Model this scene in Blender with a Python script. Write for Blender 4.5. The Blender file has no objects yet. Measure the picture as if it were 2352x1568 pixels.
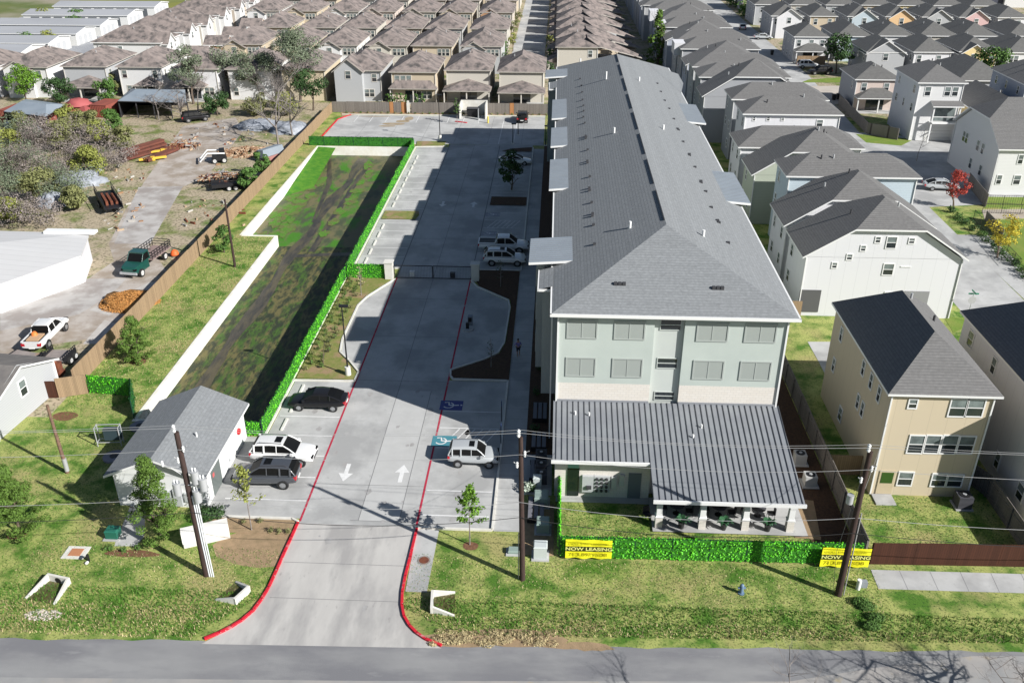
import bpy, bmesh, math, random
from mathutils import Vector, Matrix
R = math.radians
SC = bpy.context.scene
COL = SC.collection
# ------------------------------------------------------------------ camera
CAM_H = 40.0; F_PX = 2067.0; PITCH = 27.89; YAW = 2.79
cd = bpy.data.cameras.new('camera'); cam = bpy.data.objects.new('camera', cd); COL.objects.link(cam)
cd.sensor_width = 36; cd.lens = 36*F_PX/2352; cd.clip_start = 0.5; cd.clip_end = 6000
cam.location = (0, 0, CAM_H); cam.rotation_euler = (R(90-PITCH), 0, R(YAW)); SC.camera = cam
# ------------------------------------------------------------------ sky and sun
SUN_EL = 31.8; SX, SY = math.cos(R(-30.15)), math.sin(R(-30.15))
w = bpy.data.worlds.new('World'); SC.world = w; w.use_nodes = True
nt = w.node_tree; nt.nodes.clear()
sky = nt.nodes.new('ShaderNodeTexSky'); sky.sky_type = 'NISHITA'; sky.sun_disc = False
sky.sun_elevation = R(SUN_EL); sky.sun_rotation = math.atan2(SX, SY); sky.air_density = 1.0; sky.dust_density = 0.6
bg = nt.nodes.new('ShaderNodeBackground'); bg.inputs['Strength'].default_value = 0.05
wo = nt.nodes.new('ShaderNodeOutputWorld'); nt.links.new(sky.outputs[0], bg.inputs[0]); nt.links.new(bg.outputs[0], wo.inputs[0])
sl = bpy.data.lights.new('sun', 'SUN'); sl.energy = 5.0; sl.angle = R(0.5); sl.color = (1.0, 0.975, 0.935)
so = bpy.data.objects.new('sun', sl); COL.objects.link(so)
ce = math.cos(R(SUN_EL)); so.rotation_euler = Vector((SX*ce, SY*ce, math.sin(R(SUN_EL)))).to_track_quat('Z', 'Y').to_euler()
SC.view_settings.view_transform = 'Standard'; SC.view_settings.look = 'None'; SC.view_settings.exposure = 0.57
SC.view_settings.gamma = 1.0; SC.view_settings.use_curve_mapping = False
SC.cycles.max_bounces = 5; SC.cycles.diffuse_bounces = 2; SC.cycles.glossy_bounces = 2; SC.cycles.transparent_max_bounces = 6
# ------------------------------------------------------------------ survey helper: point of the place at height z seen at (u, v) of a 2352x1568 print
_cp, _sp, _cy, _sy = math.cos(R(PITCH)), math.sin(R(PITCH)), math.cos(R(YAW)), math.sin(R(YAW))
_f = Vector((-_sy*_cp, _cy*_cp, -_sp)); _r = Vector((_cy, _sy, 0)); _u = _r.cross(_f)
def _ray(u, v): return _f*F_PX + _r*(u-1176) - _u*(v-784)
def at(u, v, z=0.0):
    d = _ray(u, v); t = (z-CAM_H)/d.z
    return Vector((d.x*t, d.y*t, z))
def aty(u, v, Y):
    d = _ray(u, v); t = Y/d.y
    return Vector((d.x*t, Y, CAM_H+d.z*t))
# ------------------------------------------------------------------ materials
_mats = {}
def mat(name, c1, c2=None, scale=4.0, rough=0.85, c3=None, scale3=0.3, bump=0.0, bscale=None, metal=0.0, spec=0.3, amt=(0.35, 0.65), coat=0.0, stretch=None, c4=None, s4=30., a4=(0.5, 0.7), amt3=(0.45, 0.6)):
    if name in _mats: return _mats[name]
    m = bpy.data.materials.new(name); m.use_nodes = True; t = m.node_tree; b = t.nodes['Principled BSDF']
    b.inputs['Roughness'].default_value = rough; b.inputs['Metallic'].default_value = metal
    b.inputs['Specular IOR Level'].default_value = spec
    if coat: b.inputs['Coat Weight'].default_value = coat; b.inputs['Coat Roughness'].default_value = 0.06
    g = t.nodes.new('ShaderNodeNewGeometry'); src = g.outputs['Position']
    if stretch:
        mp = t.nodes.new('ShaderNodeMapping'); mp.inputs['Scale'].default_value = stretch; t.links.new(src, mp.inputs[0]); src = mp.outputs[0]
    def noise(s, det=4, r=0.6):
        n = t.nodes.new('ShaderNodeTexNoise'); n.inputs['Scale'].default_value = s; n.inputs['Detail'].default_value = det; n.inputs['Roughness'].default_value = r
        t.links.new(src, n.inputs['Vector']); return n.outputs['Fac']
    def ramp(fac, lo, hi):
        r = t.nodes.new('ShaderNodeMapRange'); r.inputs['From Min'].default_value = lo; r.inputs['From Max'].default_value = hi
        t.links.new(fac, r.inputs[0]); return r.outputs[0]
    def mix(fac, a, bb):
        x = t.nodes.new('ShaderNodeMix'); x.data_type = 'RGBA'; t.links.new(fac, x.inputs[0])
        for i, v in ((6, a), (7, bb)):
            if isinstance(v, tuple): x.inputs[i].default_value = (*v, 1)
            else: t.links.new(v, x.inputs[i])
        return x.outputs[2]
    col = c1
    if c2: col = mix(ramp(noise(scale, 6), *amt), c1, c2)
    if c3: col = mix(ramp(noise(scale3, 5), *amt3), col, c3)
    if c4: col = mix(ramp(noise(s4, 3), *a4), col, c4)
    if isinstance(col, tuple): b.inputs['Base Color'].default_value = (*col, 1)
    else: t.links.new(col, b.inputs['Base Color'])
    if bump:
        bn = t.nodes.new('ShaderNodeBump'); bn.inputs['Strength'].default_value = bump; bn.inputs['Distance'].default_value = 0.05
        t.links.new(noise(bscale or scale*3, 4), bn.inputs['Height']); t.links.new(bn.outputs[0], b.inputs['Normal'])
    _mats[name] = m; return m
def bands(name, c1, c2, axis='z', period=0.3, width=0.12, rough=0.8, noise_amt=0.15, spec=0.3, c3=None, tone=None, blk=None, metal=0.0, nscale=12., tones=None, bumpy=0.0):
    """boards, laps, courses: repeating thin joint lines across one axis (or x+y), with board-to-board tone"""
    if name in _mats: return _mats[name]
    m = bpy.data.materials.new(name); m.use_nodes = True; t = m.node_tree; b = t.nodes['Principled BSDF']
    b.inputs['Roughness'].default_value = rough; b.inputs['Specular IOR Level'].default_value = spec; b.inputs['Metallic'].default_value = metal
    L = t.links.new
    def math_(op, a, bb=None):
        n = t.nodes.new('ShaderNodeMath'); n.operation = op
        for i, v in enumerate((a, bb)):
            if v is None: continue
            if isinstance(v, (int, float)): n.inputs[i].default_value = v
            else: L(v, n.inputs[i])
        return n.outputs[0]
    g = t.nodes.new('ShaderNodeNewGeometry'); s = t.nodes.new('ShaderNodeSeparateXYZ'); L(g.outputs['Position'], s.inputs[0])
    ax = {'x': s.outputs[0], 'y': s.outputs[1], 'z': s.outputs[2]}.get(axis)
    if ax is None: ax = math_('ADD', s.outputs[0], s.outputs[1])
    q = math_('DIVIDE', ax, period); fr = math_('FRACT', q); line = math_('LESS_THAN', fr, width); fl = math_('FLOOR', q)
    if blk:
        o = math_('ADD', s.outputs[0], s.outputs[1]); o2 = math_('ADD', math_('DIVIDE', o, blk), math_('MULTIPLY', fl, 0.5))
        line = math_('MAXIMUM', line, math_('LESS_THAN', math_('FRACT', o2), width*0.5)); fl = math_('ADD', math_('MULTIPLY', fl, 7.3), math_('FLOOR', o2))
    wn = t.nodes.new('ShaderNodeTexWhiteNoise'); wn.noise_dimensions = '1D'; L(fl, wn.inputs['W'])
    n = t.nodes.new('ShaderNodeTexNoise'); n.inputs['Scale'].default_value = nscale; n.inputs['Detail'].default_value = 5; L(g.outputs['Position'], n.inputs['Vector'])
    v = math_('ADD', math_('MULTIPLY', wn.outputs[0], tone if tone is not None else noise_amt), math_('MULTIPLY', n.outputs['Fac'], noise_amt*2))
    x = t.nodes.new('ShaderNodeMix'); x.data_type = 'RGBA'; L(v, x.inputs[0]); x.inputs[6].default_value = (*c1, 1); x.inputs[7].default_value = (*(c3 or tuple(k*0.55 for k in c1)), 1)
    y = t.nodes.new('ShaderNodeMix'); y.data_type = 'RGBA'; L(line, y.inputs[0]); L(x.outputs[2], y.inputs[6]); y.inputs[7].default_value = (*c2, 1)
    L(y.outputs[2], b.inputs['Base Color'])
    if bumpy:
        bn = t.nodes.new('ShaderNodeBump'); bn.inputs['Strength'].default_value = 1.0; bn.inputs['Distance'].default_value = bumpy; L(math_('SUBTRACT', 1.0, fr), bn.inputs['Height']); L(bn.outputs[0], b.inputs['Normal'])
    _mats[name] = m; return m
def plain(name, c, rough=0.6, metal=0.0, spec=0.4, coat=0.0): return mat(name, c, rough=rough, metal=metal, spec=spec, coat=coat)
# ------------------------------------------------------------------ mesh builder
class MB:
    def __init__(s): s.v = []; s.f = []; s.m = []; s.sm = []
    def add(s, vs, fs, mi=0, smooth=False):
        o = len(s.v); s.v += [tuple(p) for p in vs]
        for f in fs: s.f.append(tuple(i+o for i in f)); s.m.append(mi); s.sm.append(smooth)
    def box(s, x0, x1, y0, y1, z0, z1, mi=0):
        s.add([(x0,y0,z0),(x1,y0,z0),(x1,y1,z0),(x0,y1,z0),(x0,y0,z1),(x1,y0,z1),(x1,y1,z1),(x0,y1,z1)],
              [(0,3,2,1),(4,5,6,7),(0,1,5,4),(1,2,6,5),(2,3,7,6),(3,0,4,7)], mi)
    def obox(s, c, ax, ay, h, mi=0):
        """box on centre c with half axes ax, ay (vectors in plan) and height h"""
        c = Vector(c); ax = Vector(ax); ay = Vector(ay); up = Vector((0, 0, h))
        b = [c-ax-ay, c+ax-ay, c+ax+ay, c-ax+ay]
        s.add(b+[p+up for p in b], [(0,3,2,1),(4,5,6,7),(0,1,5,4),(1,2,6,5),(2,3,7,6),(3,0,4,7)], mi)
    def prism(s, pts, z0, z1, mi=0, mi_side=None):
        n = len(pts); vs = [(p[0], p[1], z0) for p in pts]+[(p[0], p[1], z1) for p in pts]
        a = sum(pts[i][0]*pts[(i+1) % n][1]-pts[(i+1) % n][0]*pts[i][1] for i in range(n))
        if a < 0: vs = vs[:n][::-1]+vs[n:][::-1]
        s.add(vs, [tuple(range(n, 2*n)), tuple(range(n-1, -1, -1))], mi)
        s.add(vs, [(i, (i+1) % n, n+(i+1) % n, n+i) for i in range(n)], mi if mi_side is None else mi_side)
    def tube(s, pts, r, n=6, mi=0, cap=True, smooth=True):
        pts = [Vector(p) for p in pts]; rs = r if isinstance(r, (list, tuple)) else [r]*len(pts); vs = []; fs = []
        for i, p in enumerate(pts):
            d = (pts[min(i+1, len(pts)-1)]-pts[max(i-1, 0)]);  d = d.normalized() if d.length > 1e-9 else Vector((0, 0, 1))
            a = d.orthogonal().normalized() if i == 0 else (a-d*a.dot(d)).normalized() if (a-d*a.dot(d)).length > 1e-6 else d.orthogonal().normalized()
            b = d.cross(a)
            for k in range(n): an = 2*math.pi*k/n; vs.append(p+(a*math.cos(an)+b*math.sin(an))*rs[i])
        for i in range(len(pts)-1):
            for k in range(n): fs.append((i*n+k, i*n+(k+1) % n, (i+1)*n+(k+1) % n, (i+1)*n+k))
        s.add(vs, fs, mi, smooth)
        if cap: s.add(vs, [tuple(range(n-1, -1, -1)), tuple(range((len(pts)-1)*n, len(pts)*n))], mi)
    def cyl(s, x, y, z0, z1, r, r2=None, n=12, mi=0): s.tube([(x, y, z0), (x, y, z1)], [r, r if r2 is None else r2], n, mi)
    def loft(s, rings, mi=0, smooth=False, cap=True):
        n = len(rings[0]); vs = [p for r in rings for p in r]
        s.add(vs, [(i*n+k, i*n+(k+1) % n, (i+1)*n+(k+1) % n, (i+1)*n+k) for i in range(len(rings)-1) for k in range(n)], mi, smooth)
        if cap: s.add(vs, [tuple(range(n-1, -1, -1)), tuple(range((len(rings)-1)*n, len(rings)*n))], mi)
    def dome(s, c, rx, ry, rz, n=10, k=4, mi=0, jit=0.0, seed=0):
        rn = random.Random(seed); c = Vector(c); vs = []; 
        for i in range(k):
            a = i/k*math.pi/2
            for j in range(n):
                b = 2*math.pi*j/n; q = 1+rn.uniform(-jit, jit)
                vs.append((c.x+rx*q*math.cos(a)*math.cos(b), c.y+ry*q*math.cos(a)*math.sin(b), c.z+rz*math.sin(a)*q))
        vs.append((c.x, c.y, c.z+rz))
        fs = [(i*n+j, i*n+(j+1) % n, (i+1)*n+(j+1) % n, (i+1)*n+j) for i in range(k-1) for j in range(n)]+[((k-1)*n+j, (k-1)*n+(j+1) % n, k*n) for j in range(n)]
        s.add(vs, fs, mi, True)
    def mesh(s, name, mats):
        me = bpy.data.meshes.new(name); me.from_pydata(s.v, [], s.f)
        for m in (mats if isinstance(mats, (list, tuple)) else [mats]): me.materials.append(m)
        me.polygons.foreach_set('material_index', s.m); me.polygons.foreach_set('use_smooth', s.sm); me.update(); return me
    def build(s, name, mats, parent=None, label=None, loc=(0, 0, 0), rz=0):
        return link(name, s.mesh(name, mats), parent, label, loc, rz)
def link(name, me, parent=None, label=None, loc=(0, 0, 0), rz=0):
    o = bpy.data.objects.new(name, me); COL.objects.link(o); o.parent = parent; o.location = loc; o.rotation_euler = (0, 0, rz)
    if label: o['label'] = label
    return o
def tag(o, label, cat, group=None, kind=None):
    if label: o['label'] = label
    if cat: o['category'] = cat
    if group: o['group'] = group
    if kind: o['kind'] = kind
    return o
def thing(name, label, cat, loc=(0, 0, 0), rz=0, group=None):
    o = bpy.data.objects.new(name, None); COL.objects.link(o); o.location = loc; o.rotation_euler = (0, 0, rz); o.empty_display_size = 0.3
    return tag(o, label, cat, group)
def struct(name, mb, m): o = mb.build(name, m); o['kind'] = 'structure'; return o
def copy_thing(root, loc, rz=0, label=None, scale=None):
    def cp(o, par):
        c = o.copy(); COL.objects.link(c)
        if par: c.parent = par
        for ch in o.children: cp(ch, c)
        return c
    c = cp(root, None); c.location = loc; c.rotation_euler = (0, 0, rz)
    if label: c['label'] = label
    if scale: c.scale = scale
    return c
def text_mesh(txt, h, m, name, parent, loc, rot, squash=1.0, depth=0.004, bold=.012):
    cu = bpy.data.curves.new('txt', 'FONT'); cu.body = txt; cu.size = h; cu.align_x = 'CENTER'; cu.align_y = 'CENTER'; cu.extrude = depth; cu.offset = h*bold
    ob = bpy.data.objects.new('txt', cu); COL.objects.link(ob); dg = bpy.context.evaluated_depsgraph_get()
    me = bpy.data.meshes.new_from_object(ob.evaluated_get(dg)); bpy.data.objects.remove(ob)
    me.materials.clear(); me.materials.append(m); o = link(name, me, parent); o.location = loc; o.rotation_euler = rot; o.scale = (squash, 1, 1); return o
# ------------------------------------------------------------------ palette
G_FRONT = mat('lawn_grass', (0.075,0.175,0.018), (0.36,0.39,0.12), scale=0.55, c3=(0.36,0.33,0.13), scale3=0.2, bump=1.0, bscale=18, c4=(0.025,0.06,0.01), s4=7, a4=(0.52,0.70), amt=(0.39,0.57), amt3=(0.50,0.63))
G_ROUGH = mat('rough_grass', (0.15,0.19,0.045), (0.42,0.35,0.25), scale=0.30, c3=(0.09,0.17,0.02), scale3=0.2, bump=0.9, bscale=9, c4=(0.10,0.09,0.05), s4=3, a4=(0.50,0.66), amt=(.34,.52), amt3=(.55,.68))
G_FAR = mat('far_field', (0.16,0.17,0.06), (0.08,0.13,0.03), scale=0.03, c3=(0.3,0.27,0.2), scale3=0.02)
CONC = mat('concrete', (0.41,0.41,0.40), (0.47,0.47,0.46), scale=0.7, c3=(0.33,0.33,0.325), scale3=0.23, rough=0.9, c4=(0.34,0.34,0.33), s4=2.3, a4=(0.60,0.78))
CONC_W = mat('drive_concrete_worn', (0.42,0.405,0.385), (0.49,0.475,0.45), scale=0.45, c3=(0.33,0.32,0.31), scale3=0.25, c4=(.27,.26,.25), s4=1.6, a4=(.64,.8), rough=0.9, stretch=(1.6,0.5,1))
CONC_WHITE = mat('new_concrete', (0.66,0.65,0.61), (0.58,0.56,0.5), scale=1.2, rough=0.9)
JOINT_AND_SHADE = plain('joint', (0.20,0.20,0.20), 0.95)  # joint grey, also the painted-in shade of the fire lines beyond the gate
ASPH = mat('asphalt', (0.215,0.215,0.22), (0.27,0.27,0.27), scale=0.5, c3=(0.18,0.18,0.19), scale3=0.35, bump=0.3, bscale=30, stretch=(0.35,1,1), c4=(0.28,0.28,0.28), s4=1.4, a4=(0.62,0.8))
WHITE_P = mat('white_paint', (0.72,0.72,0.71), (0.62,0.62,0.61), scale=3)
RED_P = mat('red_paint', (0.60,0.012,0.03), (0.46,0.02,0.035), scale=3, c3=(0.55,0.22,0.22), scale3=1.5, amt3=(0.58,0.72), c4=(.4,.36,.35), s4=7, a4=(.64,.68))
BLUE_P = plain('blue_paint', (0.06,0.22,0.27), 0.8)
MULCH = mat('mulch', (0.10,0.055,0.03), (0.05,0.028,0.018), scale=6, bump=0.8, bscale=20)
STRAW = mat('bare_soil', (0.36,0.25,0.15), (0.26,0.19,0.11), scale=2, bump=0.6, bscale=14)
GRAVEL_D = mat('yard_gravel', (0.46,0.42,0.38), (0.36,0.31,0.27), scale=0.5, c3=(0.30,0.25,0.20), scale3=0.25, bump=0.3, bscale=12, c4=(0.2,0.17,0.14), s4=1.2, a4=(0.66,0.8))
SH_GREY = bands('grey_shingle', (0.31,0.325,0.335), (0.19,0.20,0.21), 'z', 0.10, 0.16, noise_amt=0.6, nscale=4.5, tone=0.12, bumpy=.02)
SH_GREY2 = bands('townhouse_shingle', (0.22,0.215,0.21), (0.13,0.13,0.13), 'z', 0.13, 0.14, noise_amt=0.5, nscale=4.0, tone=0.12, bumpy=.05)
SH_DARK = bands('cottage_shingle', (0.185,0.182,0.175), (0.11,0.11,0.105), 'z', 0.15, 0.16, noise_amt=0.5, nscale=2.0, tone=0.12, bumpy=.03)
SH_BROWN = mat('brown_shingle', (0.275,0.228,0.208), (0.20,0.17,0.158), scale=0.8, c3=(0.085,0.078,0.075), scale3=0.55, amt3=(0.46,0.66), stretch=(1.3,1.3,0.3))
METAL_R = mat('seam_metal', (0.20,0.21,0.23), (0.235,0.25,0.265), scale=0.8, rough=0.45, metal=0.0, spec=0.5)
METAL_S = plain('seam_rib', (0.085,0.09,0.10), 0.5)
METAL_L = mat('pale_metal', (0.26,0.30,0.34), (0.23,0.265,0.30), scale=0.5, rough=0.5)
TRIM = plain('white_trim', (0.74,0.74,0.73), 0.6)
TRIM_D = plain('dark_trim', (0.05,0.05,0.055), 0.6)
GLASS = plain('window_glass', (0.025,0.032,0.036), 0.08, spec=0.8)
GLASS_B = mat('blind_glass', (0.20,0.24,0.235), (0.10,0.12,0.12), scale=1.1, rough=0.25, spec=0.6)
SCREEN = plain('window_screen', (0.315,0.345,0.325), 0.7)
GALV = plain('galvanised', (0.45,0.46,0.47), 0.5, 0.3)
BLACKM = plain('black_metal', (0.015,0.015,0.017), 0.5)
RUBBER = plain('rubber', (0.018,0.018,0.018), 0.85)
RUST = mat('rust', (0.22,0.07,0.035), (0.12,0.045,0.03), scale=2, rough=0.85)
WOODP = mat('pole_wood', (0.065,0.04,0.034), (0.038,0.025,0.022), scale=5, stretch=(4,4,0.4))
FENCE_T = bands('tan_fence', (0.40,0.28,0.17), (0.12,0.085,0.06), 'xy', 0.15, 0.10, noise_amt=0.3, tone=0.45)
FENCE_G = bands('grey_fence', (0.25,0.225,0.20), (0.07,0.06,0.055), 'xy', 0.15, 0.10, noise_amt=0.3, tone=0.45)
FENCE_O = bands('new_cedar', (0.50,0.24,0.10), (0.2,0.1,0.05), 'xy', 0.15, 0.10, noise_amt=0.2)
FENCE_R = bands('stained_fence', (0.085,0.03,0.017), (0.03,0.012,0.01), 'x', 0.15, 0.10, noise_amt=0.3, tone=0.5)
BARK = mat('bark', (0.16,0.12,0.09), (0.09,0.07,0.055), scale=6)
BARK_G = mat('grey_bark', (0.27,0.24,0.22), (0.17,0.15,0.14), scale=4)
def leafmat(name, c, k=0.55): return mat(name, c, tuple(x*k for x in c), scale=3.0, rough=0.7, c3=tuple(min(1, x*1.5) for x in c), scale3=6, spec=0.25)
LF = dict(pine=leafmat('pine_leaf', (0.085,0.15,0.025)), lime=leafmat('lime_leaf', (0.10,0.20,0.02)), dark=leafmat('dark_leaf', (0.035,0.075,0.022)), mid=leafmat('mid_leaf', (0.07,0.14,0.03)),
          olive=leafmat('olive_leaf', (0.17,0.18,0.07)), grey=leafmat('grey_leaf', (0.13,0.16,0.10)), red=leafmat('red_leaf', (0.35,0.05,0.035)), yel=leafmat('yellow_leaf', (0.42,0.34,0.03)),
          ivy=mat('ivy_leaf', (0.075,0.46,0.01), (0.022,0.19,0.01), scale=0.9, rough=0.6, c3=(0.16,0.60,0.02), scale3=9, amt=(.4,.6)), brown=leafmat('brown_leaf', (0.36,0.17,0.05)), straw=leafmat('straw_leaf', (0.40,0.33,0.18)), brush=leafmat('brush_twig', (0.20,0.17,0.155)), yard=leafmat('yard_leaf',(0.2,0.22,0.05)))
# ------------------------------------------------------------------ windows (shared meshes)
_wm = {}
def window(par, x, z, wd, ht, face, off, style='dh', trim=None, glass=None, name='window'):
    """face: 'f','b','l','r' of a wall; x runs along the wall, off is the wall's distance from the local axis"""
    trim = trim or TRIM; glass = glass or GLASS
    key = (round(wd, 2), round(ht, 2), style, trim.name, glass.name)
    if key not in _wm:
        f = MB(); t = 0.09 if style != 'thin' else 0.05; a, b = wd/2, ht/2
        for bx in ((-a-t, a+t, b, b+t), (-a-t, a+t, -b-t, -b), (-a-t, -a, -b, b), (a, a+t, -b, b)): f.box(bx[0], bx[1], -0.06, 0.0, bx[2], bx[3])
        if style in ('dh', 'thin'): f.box(-a, a, -0.045, 0, -0.03, 0.03)
        if style in ('pair', 'panel'): f.box(-0.03, 0.03, -0.045, 0, -b, b)
        if style == 'quad':
            f.box(-0.07, 0.07, -0.055, 0, -b, b); f.box(-a, -0.07, -0.045, 0, -0.025, 0.025); f.box(0.07, a, -0.045, 0, -0.025, 0.025)
        g = MB(); g.box(-a+0.002, a-0.002, -0.022, 0.0, -b+0.002, b-0.002)
        if style in ('dh', 'quad', 'big'): g.box(-a+0.03, a-0.03, -0.027, -0.0225, 0.04, b-0.03, 1)
        _wm[key] = (f.mesh(name, trim), g.mesh('pane', [glass, GLASS_B]))
    fm, gm = _wm[key]
    loc, rz = {'f': ((x, -off, z), 0), 'b': ((-x, off, z), math.pi), 'l': ((-off, -x, z), -math.pi/2), 'r': ((off, x, z), math.pi/2)}[face]
    o = link(name, fm, par, None, loc, rz); link('pane', gm, o); return o
# ------------------------------------------------------------------ roofs (local footprint x0..x1, y0..y1)
def roof_faces(x0, x1, y0, y1, z, s, kind, clip=0.45):
    """returns top polygons of a roof with slope s"""
    W, D = x1-x0, y1-y0; cx, cy = (x0+x1)/2, (y0+y1)/2
    A, B, C_, E = (x0, y0, z), (x1, y0, z), (x1, y1, z), (x0, y1, z)
    if kind == 'hip':
        if W <= D:
            h = W/2*s; r0, r1 = (cx, y0+W/2, z+h), (cx, y1-W/2, z+h)
            if r1[1]-r0[1] < 0.02: p = (cx, cy, z+D/2*s); return [(A, B, p), (B, C_, p), (C_, E, p), (E, A, p)]
            return [(A, B, r0), (B, C_, r1, r0), (C_, E, r1), (E, A, r0, r1)]
        h = D/2*s; r0, r1 = (x0+D/2, cy, z+h), (x1-D/2, cy, z+h)
        return [(A, B, r1, r0), (B, C_, r1), (C_, E, r0, r1), (E, A, r0)]
    if kind == 'gable_y':
        r0, r1 = (cx, y0, z+W/2*s), (cx, y1, z+W/2*s); return [(B, C_, r1, r0), (E, A, r0, r1)]
    if kind == 'gable_x':
        r0, r1 = (x0, cy, z+D/2*s), (x1, cy, z+D/2*s); return [(A, B, r1, r0), (C_, E, r0, r1)]
    if kind == 'jerk':
        a = W/2*(1-clip); zc = z+a*s; k = (W/2-a)
        L0, R0, L1, R1 = (x0+a, y0, zc), (x1-a, y0, zc), (x0+a, y1, zc), (x1-a, y1, zc); ky = min(k, D/2)
        p0, p1 = (cx, y0+ky, z+W/2*s), (cx, y1-ky, z+W/2*s)
        if p1[1]-p0[1] < 0.02: p1 = p0
        right = (B, C_, R1, p1, p0, R0) if p1 != p0 else (B, C_, R1, p0, R0)
        left = (E, A, L0, p0, p1, L1) if p1 != p0 else (E, A, L0, p0, L1)
        return [right, left, (L0, R0, p0), (R1, L1, p1)]
    if kind == 'shed':   # rises towards +y
        return [(A, B, (x1, y1, z+D*s), (x0, y1, z+D*s))]
def roof(mb, x0, x1, y0, y1, z, s, kind, th=0.17, clip=0.45):
    fs = roof_faces(x0, x1, y0, y1, z, s, kind, clip)
    for f in fs: mb.add(f, [tuple(range(len(f)))], 0)
    # fascia round the outline, following the lower edges
    edges = {}
    for f in fs:
        for i in range(len(f)):
            a, b = f[i], f[(i+1) % len(f)]; k = (tuple(round(q, 4) for q in a), tuple(round(q, 4) for q in b))
            edges[k] = (a, b)
    for (ka, kb), (a, b) in edges.items():
        if (kb, ka) in edges or ka == kb: continue
        mb.add([a, b, (b[0], b[1], b[2]-th), (a[0], a[1], a[2]-th)], [(3, 2, 1, 0)], 1)
    for f in fs: g = [(p[0], p[1], p[2]-th) for p in f]; mb.add(g, [tuple(range(len(g)-1, -1, -1))], 2)
WALLS = {}
def siding(key, c, style='lap'):
    k = 'siding_'+key
    if style == 'lap': return bands(k, c, tuple(x*0.78 for x in c), 'z', 0.2, 0.12, noise_amt=0.05, c3=tuple(x*0.85 for x in c))
    if style == 'board': return bands(k, c, tuple(x*0.86 for x in c), 'xy', 1.22, 0.03, noise_amt=0.05, c3=tuple(x*0.88 for x in c))
    if style == 'brick': return bands(k, c, tuple(min(1, x*1.15) for x in c), 'z', 0.2, 0.14, noise_amt=0.25, blk=0.42, c3=tuple(x*0.72 for x in c))
SD = dict(white=siding('white', (0.655,0.655,0.675), 'board'), cream=siding('cream', (0.53,0.50,0.44)), tan=siding('tan', (0.52,0.44,0.33)), beige=siding('beige', (0.55,0.47,0.34), 'board'), pink=siding('blush', (0.60,0.50,0.45)),
          greyl=siding('pale_grey', (0.42,0.43,0.44)), grey=siding('mid_grey', (0.36,0.37,0.39)), blue=siding('pale_blue', (0.47,0.55,0.60)), bgrey=siding('blue_grey', (0.40,0.43,0.50)), peach=siding('peach', (0.70,0.48,0.27)), yellow=siding('butter', (0.72,0.58,0.30)),
          rose=siding('rose', (0.62,0.43,0.42)), green=siding('sage', (0.42,0.46,0.38)), brick=siding('orange_brick', (0.42,0.25,0.15), 'brick'), sand=siding('sand', (0.53,0.46,0.38)), white2=siding('bright', (0.66,0.66,0.655)))
def wallbox(mb, x0, x1, y0, y1, z0, z1, mi=0):
    mb.add([(x0,y0,z0),(x1,y0,z0),(x1,y1,z0),(x0,y1,z0),(x0,y0,z1),(x1,y0,z1),(x1,y1,z1),(x0,y1,z1)], [(0,1,5,4),(1,2,6,5),(2,3,7,6),(3,0,4,7)], mi)
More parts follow.
